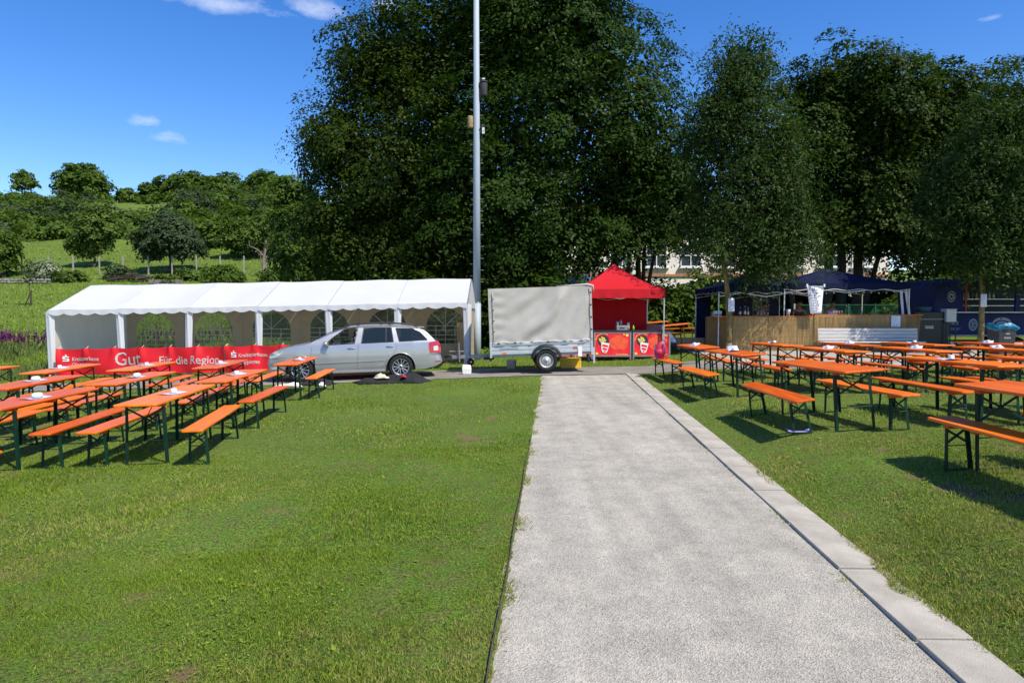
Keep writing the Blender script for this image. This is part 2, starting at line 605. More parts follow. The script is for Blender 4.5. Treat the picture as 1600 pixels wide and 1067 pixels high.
# ---- one ground sheet out to the horizon, its rows following the path
sx = np.unique(np.concatenate([np.array([-400, -300, -220, -160, -120, -90, -70, -55, -44, -36, -30]), np.arange(-26, -3, 0.5), np.arange(-3, 7.5, 0.14), np.arange(7.5, 26, 0.5), np.array([PL, PL + 0.012, PK - 0.012, PK, PK + KW]), np.array([28, 33, 40, 50, 65, 85, 120, 170, 240, 320, 400])]))
sy = np.unique(np.concatenate([np.array([-60, -30, -15, -8, -4, -2]), np.arange(-1, 2.5, 0.25), np.arange(2.5, 11, 0.12), np.arange(9, 30, 0.4), np.arange(30, 60, 1.5), np.arange(60, 120, 3), np.arange(120, 300, 12), np.array([330, 380, 450, 600, 900])]))
XX, YY = np.meshgrid(sx, sy)
WX = XX + PSL * np.clip(YY, -10, 22)
WZ = G(WX, YY)
trench = (XX > PL + 0.005) & (XX < PK + KW - 0.02) & (YY < 18.5)
WZ = np.where(trench, WZ - 0.035, WZ)
bumpy = 0.012 * np.sin(WX * 2.1 + 0.6 * YY) * np.sin(YY * 1.7 - 0.3 * WX)
WZ = WZ + np.where((XX < PL - 0.3) | (XX > PK + KW + 0.4), bumpy * (YY < 16), 0)
nx_, ny_ = len(sx), len(sy)
idx = np.arange(nx_ * ny_).reshape(ny_, nx_)
quads = np.stack([idx[:-1, :-1], idx[:-1, 1:], idx[1:, 1:], idx[1:, :-1]], -1).reshape(-1, 4)
gr = np_mesh('ground', np.stack([WX, YY, WZ], -1).reshape(-1, 3), quads, MAT_GROUND, smooth=True, attr={'bare': bare(WX, YY).ravel()})
struct(gr)

def sheet(name, x0, x1, fy0, fy1, nx, ny, mat, dz, wob=0.0):
    xs = np.linspace(x0, x1, nx)
    V = []
    rng = np.random.default_rng(5)
    for j in range(ny):
        t = j / (ny - 1)
        y = fy0(xs) * (1 - t) + fy1(xs) * t
        if wob and j in (0, ny - 1):
            y = y + rng.normal(0, wob, nx)
        V.append(np.stack([xs, y, G(xs, y) + dz], -1))
    V = np.array(V).reshape(-1, 3)
    ii = np.arange(nx * ny).reshape(ny, nx)
    q = np.stack([ii[:-1, :-1], ii[:-1, 1:], ii[1:, 1:], ii[1:, :-1]], -1).reshape(-1, 4)
    return struct(np_mesh(name, V, q, mat, smooth=True))
sheet('road', -39, 39, road_near, road_far, 420, 8, MAT_ASPHALT, 0.014, 0.03)
sheet('paved_yard', 6.2, 15.5, lambda x: road_near(x) + 0.4, lambda x: x * 0 + 26.2, 60, 40, MAT_PLAZA, 0.026)

# gravel path between the lawn edge and the kerb
py = np.linspace(0.2, 18.46, 160)
ps = np.linspace(PL, PK + 0.06, 24)
PS, PY = np.meshgrid(ps, py)
rng = np.random.default_rng(3)
PS = PS.copy()
PS[:, 0] += 0.03 * np.sin(py * 5.1) * np.sin(py * 1.7) - 0.02
PX = PS + PSL * PY
PZ = (-0.0676 + 0.0185 * PX + 0.0024 * PY) - 0.004 + 0.006 * np.sin(PX * 3.3 + PY) * np.sin(PY * 2.2)
PZ = PZ + 0.011 * np.exp(-np.abs(PK + 0.01 - PS) / 0.035)
ii = np.arange(PS.size).reshape(PS.shape)
q = np.stack([ii[:-1, :-1], ii[:-1, 1:], ii[1:, 1:], ii[1:, :-1]], -1).reshape(-1, 4)
path = struct(np_mesh('gravel_path', np.stack([PX, PY, PZ], -1).reshape(-1, 3), q, MAT_GRAVEL, smooth=True))

# loose chippings lying on the path
NP = 26000
u = rng.random(NP)
cy = 2.9 + 15.3 * u ** 2.0
cs = PL + 0.02 + (PK - PL - 0.04) * rng.random(NP)
keep = (np.sin(cs * 3.1 + cy * 0.7) + np.sin(cy * 2.3 + 1.0) + rng.normal(0, 0.9, NP)) > -0.4
cs, cy = cs[keep], cy[keep]
NP = len(cs)
cx = cs + PSL * cy
cr = 0.0028 + 0.0052 * rng.random(NP) ** 2.2
czb = G(cx, cy) - 0.010
octv = np.array([[1, 0, 0], [-1, 0, 0], [0, 1, 0], [0, -1, 0], [0, 0, 0.8], [0, 0, -0.5]], float)
octf = np.array([[0, 2, 4], [2, 1, 4], [1, 3, 4], [3, 0, 4]])
ja = rng.uniform(0.7, 1.3, (NP, 6, 1))
th = rng.uniform(0, 6.28, NP)
ca, sa = np.cos(th)[:, None], np.sin(th)[:, None]
ov = octv[None] * ja * cr[:, None, None]
vx = ov[:, :, 0] * ca - ov[:, :, 1] * sa * 0.7 + cx[:, None]
vy = ov[:, :, 0] * sa + ov[:, :, 1] * ca * 0.7 + cy[:, None]
vz = ov[:, :, 2] + czb[:, None]
V = np.stack([vx, vy, vz], -1).reshape(-1, 3)
F = (octf[None] + 6 * np.arange(NP)[:, None, None]).reshape(-1, 3)
st = np_mesh('loose_gravel', V, F, MAT_STONE, tri=True)
tag(st, 'loose pale stone chippings scattered on the gravel path', 'gravel', kind='stuff')

# kerb of concrete slabs, laid end to end
kerb = struct(empty('kerb', (0, 0, 0)))
ang = math.atan(PSL)
y = 0.6
rk = random.Random(4)
slab_me = None
while y < 18.2:
    L = 0.985
    s0 = PK + KW / 2
    yc = y + L / 2
    xc = s0 + PSL * yc
    z = -0.0676 + 0.0185 * xc + 0.0024 * yc + 0.010 + rk.uniform(-0.003, 0.003)
    if slab_me is None:
        sl = MB().box((0, 0, -0.07), (KW, L, 0.16)).build('slab', MAT_KERB, kerb, bevel=0.007)
        slab_me = sl.data
    else:
        sl = bpy.data.objects.new('slab', slab_me)
        COL.objects.link(sl)
        sl.parent = kerb
        bv = sl.modifiers.new('bevel', 'BEVEL'); bv.width = 0.007; bv.segments = 2
    sl.location = (xc, yc, z)
    sl.rotation_euler = (rk.uniform(-0.004, 0.004), -0.012 + rk.uniform(-0.006, 0.006), -ang + rk.uniform(-0.004, 0.004))
    y += L + 0.014
# thin steel lawn edging along the left side of the path
MAT_EDGE = pm('rusty_steel', (0.07, 0.06, 0.05), rough=0.8, var=0.4, scale=12)
eb = MB()
pts = [(PL - 0.012 + PSL * yy + 0.006 * math.sin(yy * 3.0), yy) for yy in np.linspace(1.0, 9.5, 44)]
for (a, b_) in zip(pts[:-1], pts[1:]):
    eb.bar((a[0], a[1], Gz(*a) + 0.005), (b_[0], b_[1], Gz(*b_) + 0.005), 0.006, 0.036)
tag(eb.build('lawn_edging', MAT_EDGE), 'thin dark metal edging between left lawn and gravel path', 'edging')

# ---- grass blades
def grass_mat():
    m, n, l, b = new_mat('grass_blades')
    g = n.new('ShaderNodeNewGeometry')
    at = n.new('ShaderNodeAttribute'); at.attribute_name = 'tint'
    n1 = n.new('ShaderNodeTexNoise'); n1.inputs['Scale'].default_value = 0.55; n1.inputs['Detail'].default_value = 7; n1.inputs['Roughness'].default_value = 0.62
    l.new(g.outputs['Position'], n1.inputs['Vector'])
    ra = n.new('ShaderNodeValToRGB')
    e = ra.color_ramp.elements
    e[0].position = 0.34; e[0].color = (0.105, 0.190, 0.018, 1)
    e[1].position = 0.66; e[1].color = (0.280, 0.385, 0.032, 1)
    l.new(n1.outputs[0], ra.inputs[0])
    rb = n.new('ShaderNodeValToRGB')
    e = rb.color_ramp.elements
    e[0].position = 0.0; e[0].color = (0.068, 0.150, 0.016, 1)
    e[1].position = 1.0; e[1].color = (0.520, 0.390, 0.190, 1)
    k = e.new(0.80); k.color = (0.325, 0.425, 0.048, 1)
    l.new(at.outputs['Fac'], rb.inputs[0])
    mx = n.new('ShaderNodeMixRGB'); mx.inputs[0].default_value = 0.62
    l.new(ra.outputs[0], mx.inputs[1]); l.new(rb.outputs[0], mx.inputs[2])
    l.new(mx.outputs[0], b.inputs['Base Color'])
    b.inputs['Roughness'].default_value = 0.6
    b.inputs['Specular IOR Level'].default_value = 0.12
    tr = n.new('ShaderNodeBsdfTranslucent')
    l.new(mx.outputs[0], tr.inputs['Color'])
    ms = n.new('ShaderNodeMixShader'); ms.inputs[0].default_value = 0.35
    l.new(b.outputs[0], ms.inputs[1]); l.new(tr.outputs[0], ms.inputs[2])
    out = [x for x in n if x.type == 'OUTPUT_MATERIAL'][0]
    l.new(ms.outputs[0], out.inputs[0])
    return m
MAT_GRASS = grass_mat()
def blades(name, x, y, h, w, label, seed=0, lean=0.5, dry=None, mat=None, dz=0.0):
    r = np.random.default_rng(seed)
    N = len(x)
    z = G(x, y) - 0.004 + dz
    th = r.uniform(0, 2 * np.pi, N)
    ux, uy = np.cos(th), np.sin(th)
    la = r.normal(0, lean, N)
    ld = r.uniform(0, 2 * np.pi, N)
    lx, ly = np.cos(ld) * la * h, np.sin(ld) * la * h
    v0 = np.stack([x - ux * w, y - uy * w, z], -1)
    v1 = np.stack([x + ux * w, y + uy * w, z], -1)
    v2 = np.stack([x + ux * w * 0.75 + lx * 0.4, y + uy * w * 0.75 + ly * 0.4, z + h * 0.6], -1)
    v3 = np.stack([x + lx, y + ly, z + h], -1)
    V = np.stack([v0, v1, v2, v3], 1).reshape(-1, 3)
    Q = np.arange(4 * N).reshape(-1, 4)
    t = np.where(r.random(N) < 0.35, r.uniform(0.62, 0.82, N), r.random(N) * 0.6)
    if dry is not None:
        t = np.where(r.random(N) < dry, r.uniform(0.90, 1.0, N), t)
    ob = np_mesh(name, V, Q, mat or MAT_GRASS, attr={'tint': np.repeat(t, 4)})
    tag(ob, label, 'grass', kind='stuff')
    return ob
def lawn_points(n, y0, y1, spread, seed):
    r = np.random.default_rng(seed)
    y = np.sqrt(r.uniform(y0 * y0, y1 * y1, n))
    x = r.uniform(-spread, spread, n) * (y + 0.6)
    return x, y
def lawn(side):
    X, Y, H, W = [], [], [], []
    for (n, y0, y1, h, w, sd) in ((300000, 2.7, 5.2, 0.027, 0.0023, 11), (270000, 5.2, 9.0, 0.029, 0.0034, 12), (170000, 9.0, 18.6, 0.034, 0.0062, 13)):
        x, y = lawn_points(n, y0, y1, 0.80, sd)
        s = x - PSL * y
        e = 0.025 * np.sin(y * 7.0) + 0.045 * np.sin(y * 2.3 + 1) + 0.02 * np.sin(y * 17.0 + 2)
        ok = (s < PL + 0.005 + 0.012 * np.sin(y * 23)) if side < 0 else (s > PK + KW - 0.03 + e)
        ok &= (y < road_near(x) + 0.03)
        d = vnoise(x, y, 3.4, 2) * 0.6 + vnoise(x, y, 11.0, 3) * 0.5
        rr = np.random.default_rng(sd + 50).random(len(x))
        thin = np.clip(0.80 + 0.26 * d, 0.42, 1.0)
        # worn streaks and bare patches
        ok &= rr < thin * (1 - 0.93 * bare(x, y))
        x, y, d = x[ok], y[ok], d[ok]
        hh = h * np.clip(0.85 + 0.38 * vnoise(x, y, 2.1, 6) + 0.22 * vnoise(x, y, 14, 7), 0.4, 1.9)
        X.append(x); Y.append(y); H.append(hh * np.random.default_rng(sd + 9).uniform(0.45, 1.25, len(x))); W.append(np.full(len(x), w))
    X, Y, H, W = map(np.concatenate, (X, Y, H, W))
    if side > 0:
        dry = np.clip(0.55 + 0.26 * vnoise(X, Y, 1.3, 8) + 0.14 * vnoise(X, Y, 5.0, 18) + 0.12 * (Y < 8), 0.06, 0.85)
        return blades('grass', X, Y, H, W, 'short sloping lawn with dry patches right of the kerb', 21, dry=dry)
    dry = np.clip(0.16 + 0.16 * vnoise(X, Y, 1.1, 9) + 0.30 * (vnoise(X, Y, 4.5, 10) > 1.0) + 0.12 * vnoise(X, Y, 6.0, 19) + 0.10 * (Y < 6), 0.02, 0.75)
    return blades('grass', X, Y, H, W, 'short mown lawn left of the gravel path', 22, dry=dry)
lawn(-1)
lawn(1)
# clover, plantain and dandelion leaves lying flat between the blades
def rosettes(n, seed):
    r = np.random.default_rng(seed)
    x, y = lawn_points(n, 2.8, 11.0, 0.80, seed)
    s = x - PSL * y
    ok = ((s < PL - 0.02) | (s > PK + KW + 0.03)) & (vnoise(x, y, 2.6, 17) + 0.6 * vnoise(x, y, 7.0, 18) + r.normal(0, 0.5, n) > 0.35)
    x, y = x[ok], y[ok]
    k = 4
    x, y = np.repeat(x, k) + r.normal(0, 0.02, len(x) * k), np.repeat(y, k) + r.normal(0, 0.02, len(y) * k)
    N = len(x)
    z = G(x, y) + r.uniform(0.006, 0.024, N)
    a = r.uniform(0, 6.28, N)
    L = r.uniform(0.004, 0.010, N) * np.where(r.random(N) < 0.03, 2.2, 1.0)
    W = L * r.uniform(0.5, 0.9, N)
    ca, sa = np.cos(a), np.sin(a)
    tz = r.normal(0, 0.35, N) * L
    v = [np.stack([x - ca * L, y - sa * L, z - tz], -1), np.stack([x + sa * W, y - ca * W, z + 0.1 * L], -1), np.stack([x + ca * L, y + sa * L, z + tz], -1), np.stack([x - sa * W, y + ca * W, z + 0.1 * L], -1)]
    V = np.stack(v, 1).reshape(-1, 3)
    ob = np_mesh('clover', V, np.arange(4 * N).reshape(-1, 4), MAT_GRASS, attr={'tint': np.repeat(r.uniform(0.3, 0.84, N), 4)})
    tag(ob, 'clover and flat weed leaves scattered through both lawns', 'clover', kind='stuff')
rosettes(26000, 61)
# weeds creeping on to the gravel along its edges
r = np.random.default_rng(31)
n = 9000
yy = 3 + 15 * r.random(n) ** 1.5
clump = np.sin(yy * 9.0) + np.sin(yy * 4.3 + 2) + r.normal(0, 0.5, n)
ok = clump > 0.7
yy = yy[ok]
off = np.abs(r.normal(0, 0.045, len(yy)))
xx = PL + PSL * yy + off
k = r.random(len(yy)) < 0.22
xx = np.where(k, PK + PSL * yy - np.abs(r.normal(0, 0.03, len(yy))), xx)
blades('grass', xx, yy, r.uniform(0.01, 0.04, len(yy)), np.full(len(yy), 0.0028), 'sparse weeds creeping over the edges of the gravel', 33, lean=0.9, dry=0.45, dz=-0.008)
# strip of lawn beyond the road, and the rough meadow on the hillside
n = 45000
xx = r.uniform(-34, 24, n); yy = r.uniform(18.2, 27, n)
ok = ~paved(xx, yy) & (yy > road_far(xx) - 0.03)
xx, yy = xx[ok], yy[ok]
blades('grass', xx, yy, r.uniform(0.03, 0.09, len(xx)), np.full(len(xx), 0.008), 'lawn strip behind the road under tents and trailer', 34, dry=0.08)
n = 60000
yy = 26 + 60 * r.random(n) ** 1.6
xx = r.uniform(-0.95, 0.05, n) * yy
blades('grass', xx, yy, r.uniform(0.04, 0.13, n) * (1 + 0.008 * yy), 0.012 + 0.0006 * yy, 'long meadow grass climbing the hillside on the left', 35, dry=0.06)
# ------------------------------------------------------------------ beer tables and benches
def orange_mat(name, c, rough):
    m, n, l, b = new_mat(name)
    tc = n.new('ShaderNodeTexCoord')
    oi = n.new('ShaderNodeObjectInfo')
    mp = n.new('ShaderNodeMapping'); mp.inputs['Scale'].default_value = (14, 0.9, 14)
    av = n.new('ShaderNodeVectorMath'); av.operation = 'ADD'
    l.new(tc.outputs['Object'], av.inputs[0]); l.new(oi.outputs['Location'], av.inputs[1])
    l.new(av.outputs[0], mp.inputs['Vector'])
    no = n.new('ShaderNodeTexNoise'); no.inputs['Scale'].default_value = 1.6; no.inputs['Detail'].default_value = 7
    l.new(mp.outputs[0], no.inputs['Vector'])
    ra = n.new('ShaderNodeValToRGB')
    e = ra.color_ramp.elements
    e[0].position = 0.30; e[0].color = (c[0] * 0.80, c[1] * 0.66, c[2] * 0.7, 1)
    e[1].position = 0.70; e[1].color = (c[0] * 1.05, c[1] * 1.12, c[2] * 1.1, 1)
    l.new(no.outputs[0], ra.inputs[0])
    ns = n.new('ShaderNodeTexNoise'); ns.inputs['Scale'].default_value = 3.2; ns.inputs['Detail'].default_value = 9; ns.inputs['Roughness'].default_value = 0.72
    ms_ = n.new('ShaderNodeMapping'); ms_.inputs['Scale'].default_value = (5, 1.3, 5)
    l.new(av.outputs[0], ms_.inputs['Vector']); l.new(ms_.outputs[0], ns.inputs['Vector'])
    rs = n.new('ShaderNodeValToRGB'); rs.color_ramp.elements[0].position = 0.56; rs.color_ramp.elements[1].position = 0.74
    rs.color_ramp.elements[1].color = (0.55, 0.55, 0.55, 1)
    l.new(ns.outputs[0], rs.inputs[0])
    wm = n.new('ShaderNodeMixRGB'); wm.inputs[2].default_value = (0.72, 0.27, 0.07, 1)
    l.new(rs.outputs[0], wm.inputs[0]); l.new(ra.outputs[0], wm.inputs[1])
    hs = n.new('ShaderNodeHueSaturation')
    mr = n.new('ShaderNodeMapRange'); mr.inputs['To Min'].default_value = 0.82; mr.inputs['To Max'].default_value = 1.12
    l.new(oi.outputs['Random'], mr.inputs['Value']); l.new(mr.outputs[0], hs.inputs['Value'])
    mh = n.new('ShaderNodeMapRange'); mh.inputs['To Min'].default_value = 0.494; mh.inputs['To Max'].default_value = 0.506
    l.new(oi.outputs['Random'], mh.inputs['Value']); l.new(mh.outputs[0], hs.inputs['Hue'])
    l.new(wm.outputs[0], hs.inputs['Color'])
    l.new(hs.outputs[0], b.inputs['Base Color'])
    m2 = n.new('ShaderNodeMapRange'); m2.inputs['To Min'].default_value = rough - 0.1; m2.inputs['To Max'].default_value = rough + 0.20
    l.new(no.outputs[0], m2.inputs['Value']); l.new(m2.outputs[0], b.inputs['Roughness'])
    b.inputs['Specular IOR Level'].default_value = 0.42
    bp = n.new('ShaderNodeBump'); bp.inputs['Strength'].default_value = 0.12; bp.inputs['Distance'].default_value = 0.003
    l.new(no.outputs[0], bp.inputs['Height']); l.new(bp.outputs[0], b.inputs['Normal'])
    return m
MAT_ORANGE = orange_mat('orange_lacquered_wood', (0.82, 0.165, 0.006), 0.34)
MAT_ORANGE_TRIM = orange_mat('orange_batten', (0.66, 0.100, 0.006), 0.5)
MAT_GREENLEG = pm('dark_green_steel', (0.004, 0.030, 0.016), rough=0.55, var=0.25, scale=9, spec=0.25)

def make_set(kind):
    if kind == 'table':
        L, W, H, ins, spr, name, topn = 2.2, 0.50, 0.78, 0.277, 0.4655, 'beer_table', 'tabletop'
    else:
        L, W, H, ins, spr, name, topn = 2.2, 0.25, 0.47, 0.2526, 0.215, 'beer_bench', 'seat'
    root = empty(name)
    c = 0.028
    poly = [(-W / 2 + c, -L / 2), (W / 2 - c, -L / 2), (W / 2 - c * .3, -L / 2 + c * .3), (W / 2, -L / 2 + c), (W / 2, L / 2 - c), (W / 2 - c * .3, L / 2 - c * .3), (W / 2 - c, L / 2), (-W / 2 + c, L / 2), (-W / 2 + c * .3, L / 2 - c * .3), (-W / 2, L / 2 - c), (-W / 2, -L / 2 + c), (-W / 2 + c * .3, -L / 2 + c * .3)]
    MB().prism(poly, H - 0.028, H).build(topn, MAT_ORANGE, root, bevel=0.007)
    yl = L / 2 - ins
    for yb in (-yl + 0.035, 0.0 if kind == 'table' else None, yl - 0.035):
        if yb is not None:
            MB().box((0, yb, H - 0.028 - 0.019), (W - 0.05, 0.075, 0.037)).build('batten', MAT_ORANGE_TRIM, root)
    if kind == 'bench':
        for yb in (-yl + 0.42, yl - 0.42):
            MB().box((0, yb, H - 0.028 - 0.013), (W - 0.05, 0.06, 0.025)).build('batten', MAT_ORANGE_TRIM, root)
    t = 0.034 if kind == 'table' else 0.03
    zt = H - 0.066
    for sgn in (-1, 1):
        y = sgn * yl
        for sx_ in (-1, 1):
            p0 = Vector((sx_ * spr / 2, y, 0.0))
            p1 = Vector((sx_ * (spr / 2 - 0.022), y - sgn * 0.012, zt))
            g = MB()
            g.bar(p0, p1, t, 0.005, up=(0, sgn, 0))
            g.bar(p0 + Vector((sx_ * (t / 2 - 0.002), -sgn * t / 2, 0)), p1 + Vector((sx_ * (t / 2 - 0.002), -sgn * t / 2, 0)), 0.005, t, up=(0, sgn, 0))
            g.build('leg', MAT_GREENLEG, root)
        a = spr / 2 - 0.028
        za, zb = zt - 0.02, zt - (0.26 if kind == 'table' else 0.135)
        for q in (-1, 1):
            MB().bar((-q * a, y - sgn * 0.012, za), (q * a, y - sgn * 0.012 - q * 0.004, zb), 0.022, 0.006, up=(0, 1, 0)).build('cross_brace', MAT_GREENLEG, root)
        zr = 0.30 if kind == 'table' else 0.235
        MB().tube([(-spr / 2 + 0.01, y, zr), (spr / 2 - 0.01, y, zr)], 0.005 if kind == 'bench' else 0.0055, 6).build('cross_rod', MAT_GREENLEG, root)
        MB().box((0, y, 0.012), (spr - 0.02, 0.026, 0.012)).build('foot_bar', MAT_GREENLEG, root)
        MB().tube([(0.004, y - sgn * 0.02, (za + zb) / 2), (0.004, y - sgn * (0.30 if kind == 'table' else 0.17), H - 0.04)], 0.0055, 6).build('folding_strut', MAT_GREENLEG, root)
    return root

proto_t = make_set('table')
proto_b = make_set('bench')
used = {'t': False, 'b': False}
def put(kind, x, y, a, label, group):
    pr = proto_t if kind == 't' else proto_b
    o = pr if not used[kind] else copy_tree(pr)
    used[kind] = True
    place(o, x, y, a)
    tag(o, label, 'table' if kind == 't' else 'bench', group)
    return o

MAT_FLYER = pm('printed_paper', (0.40, 0.44, 0.72), rough=0.6, var=0.25, scale=16, spec=0.3, col2=(0.66, 0.69, 0.84))
MAT_FLYER_RED = pm('red_printed_paper', (0.72, 0.25, 0.22), rough=0.6, var=0.3, scale=14, spec=0.3, col2=(0.85, 0.80, 0.80))
MAT_WHITE_CER = pm('white_glazed', (0.78, 0.77, 0.74), rough=0.3, var=0.05, scale=10, spec=0.5)
MAT_INK = pm('dark_ink', (0.03, 0.03, 0.04), rough=0.7, var=0.2)
def flyer(M, rot, label, style=0, mat=None):
    r = random.Random(hash(label) % 1000 if False else len(label) * 7 + int(rot * 100))
    k = 0.02 + 0.02 * r.random()
    w, h = (0.32, 0.22) if style == 0 else (0.30, 0.21)
    def f(u, v):
        x, y = (u - 0.5) * w, (v - 0.5) * h
        z = 0.004 + k * (u - 0.5) ** 2 * 3 * (0.3 + v)
        if style == 1:                       # folded: one half standing up
            if u > 0.5:
                d = (u - 0.5) * w
                x, z = d * 0.75, 0.004 + d * 0.62 + 0.01 * math.sin(v * 3)
        elif style == 2:
            z = 0.004 + 0.09 * max(0.0, u - 0.35) ** 1.4
        return (x, y, z)
    o = MB().grid(f, 10, 4).build('flyer', mat or MAT_FLYER, smooth=True, thick=0.0012)
    o.matrix_world = M @ Matrix.Rotation(rot, 4, 'Z')
    tag(o, label, 'flyer', 'flyers lying on the beer tables')
    return o
def weight(M, rot, label, big=False):
    s = 1.15 if big else 0.92
    prof = [(0.002, 0.0), (0.036, 0.0), (0.047, 0.012), (0.050, 0.03), (0.046, 0.052), (0.030, 0.064), (0.002, 0.068)]
    if not big:
        prof = [(0.002, 0.0), (0.040, 0.0), (0.042, 0.01), (0.041, 0.055), (0.034, 0.064), (0.002, 0.066)]
    m = MB().lathe([(a * s, b * s * (0.85 if big else 1)) for a, b in prof], 18)
    o = m.build('paper_weight', MAT_WHITE_CER, smooth=True)
    o.matrix_world = M @ Matrix.Translation((0, 0, 0.009)) @ Matrix.Rotation(rot, 4, 'Z') @ Matrix.Diagonal((1.0 if not big else 1.2, 1, 1, 1))
    tag(o, label, 'paper weight', 'white weights holding down the flyers')
    return o
ORD = ['nearest the path', 'second from the path', 'third from the path', 'fourth from the path', 'fifth from the path', 'sixth from the path']
rf = random.Random(77)
def layout(side, rowname, rows):
    """rows: (table x, y, angle, [left bench], [right bench], flyer style)"""
    for i, (tx, ty, ta, lb, rb, fl) in enumerate(rows):
        where = '%s row of %s lawn, table %s' % (rowname, side, ORD[i])
        t = put('t', tx, ty, ta, 'orange beer table with green legs, %s row of %s lawn, %s' % (rowname, side, ORD[i]), 'orange beer tables on the lawns')
        toward = ('path', 'far')
        for b_, sd in ((lb, -1), (rb, 1)):
            if b_ is None:
                continue
            nearpath = (sd > 0) == (side == 'left')
            bl = 'orange beer bench, %s side, at table %s, %s row of %s lawn' % ('path' if nearpath else 'outer', ORD[i].replace(' from the path', ' from path').replace('nearest the', 'nearest'), rowname, side)
            put('b', b_[0], b_[1], b_[2], bl, 'orange beer benches on the lawns')
        if fl is not None:
            M = t.matrix_world @ Matrix.Translation((rf.uniform(-0.06, 0.06), rf.uniform(-0.12, 0.12), 0.781))
            rot = 1.25 + rf.uniform(-0.4, 0.4)
            desc = {0: 'pale blue printed flyer', 1: 'upright folded pale blue flyer', 2: 'curled pale blue flyer', 3: 'red and white flyer'}[fl]
            flyer(M, rot, '%s on %s row table %s, %s lawn' % (desc, rowname, ORD[i], side), {0: 0, 1: 1, 2: 2, 3: 2}[fl], MAT_FLYER_RED if fl == 3 else None)
            Mw = M @ Matrix.Translation((0.02, 0.015, 0.0))
            big = (side == 'left' and i >= 1 and rowname != 'back' and ty < 12 and tx < -5.5)
            weight(Mw, rot, 'white %s weight on the flyer, %s row table %s, %s lawn' % ('oval' if big else 'round', rowname, ORD[i], side), big)

layout('left', 'front', [
    (-4.57, 9.12, -0.11, (-5.14, 9.07, -0.12), (-3.97, 9.08, -0.18), 0),
    (-6.23, 8.92, -0.08, (-6.85, 8.92, -0.13), (-5.67, 9.03, -0.12), 0),
])
layout('left', 'middle', [
    (-4.76, 11.70, -0.06, (-5.24, 11.66, -0.10), (-4.21, 11.64, -0.07), 0),
    (-6.41, 11.58, -0.07, (-6.92, 11.13, -0.09), (-5.80, 11.55, -0.09), 0),
    (-7.86, 11.20, -0.10, (-8.45, 11.15, -0.10), (-7.36, 11.00, -0.11), 0),
])
layout('left', 'back', [
    (-4.72, 14.99, -0.09, (-5.33, 14.85, -0.08), (-4.25, 15.19, -0.08), 0),
    (-6.13, 14.42, -0.11, (-6.63, 14.38, -0.10), (-5.61, 14.17, -0.15), 0),
    (-7.69, 14.24, -0.10, (-8.22, 14.15, -0.10), (-7.17, 14.34, -0.13), 0),
    (-9.22, 14.00, -0.12, (-9.80, 14.05, -0.12), (-8.78, 14.05, -0.15), 0),
    (-10.95, 13.88, -0.10, None, (-10.42, 13.95, -0.12), None),
])
put('b', -5.24, 5.87, -0.10, 'orange beer bench whose end just shows at the left picture edge', 'orange beer benches on the lawns')
layout('right', 'nearest', [
    (4.48, 5.37, 0.02, (4.09, 5.42, 0.05), (4.98, 5.40, 0.02), 0),
])
layout('right', 'second', [
    (4.28, 9.29, -0.02, (3.68, 9.36, 0.03), (4.73, 9.14, -0.02), None),
    (6.10, 9.30, 0.0, (5.58, 9.30, 0.02), (6.62, 9.28, 0.02), 0),
    (7.50, 9.30, 0.02, (7.02, 9.30, 0.02), (8.0, 9.3, 0.0), None),
])
layout('right', 'third', [
    (4.34, 13.19, -0.01, (3.70, 13.39, 0.0), (4.93, 13.33, -0.01), 1),
    (6.15, 13.20, 0.0, (5.60, 13.2, 0.0), (6.62, 13.2, 0.02), 3),
    (7.80, 13.20, 0.02, (7.27, 13.2, 0.03), (8.36, 13.2, 0.03), 2),
    (9.48, 13.20, 0.0, (8.98, 13.2, 0.0), (10.0, 13.2, 0.0), 3),
])
layout('right', 'back', [
    (4.45, 16.20, 0.03, (3.84, 16.73, -0.03), (4.82, 15.9, 0.03), 2),
    (6.23, 16.20, 0.0, (5.62, 16.2, 0.02), (6.72, 16.2, 0.0), 0),
    (7.97, 16.20, 0.02, (7.42, 16.2, 0.0), (8.50, 16.2, 0.02), 2),
    (9.60, 16.20, 0.0, (9.06, 16.2, 0.02), (10.12, 16.2, 0.0), 0),
    (11.40, 16.20, 0.02, (10.86, 16.2, 0.0), (11.95, 16.2, 0.0), 2),
    (13.0, 16.20, 0.0, (12.5, 16.2, 0.0), None, None),
])
# a flyer that has blown on to the grass
o = flyer(Matrix.Translation(gpoint(3.62, 8.55, 0.03)), 0.1, 'pale violet flyer lying on the grass under a bench', 0)
MAT_VIOLET = pm('violet_paper', (0.30, 0.29, 0.66), rough=0.6, var=0.12)
o.scale = (1.0, 0.35, 1.0)
o.data.materials.clear(); o.data.materials.append(MAT_VIOLET)

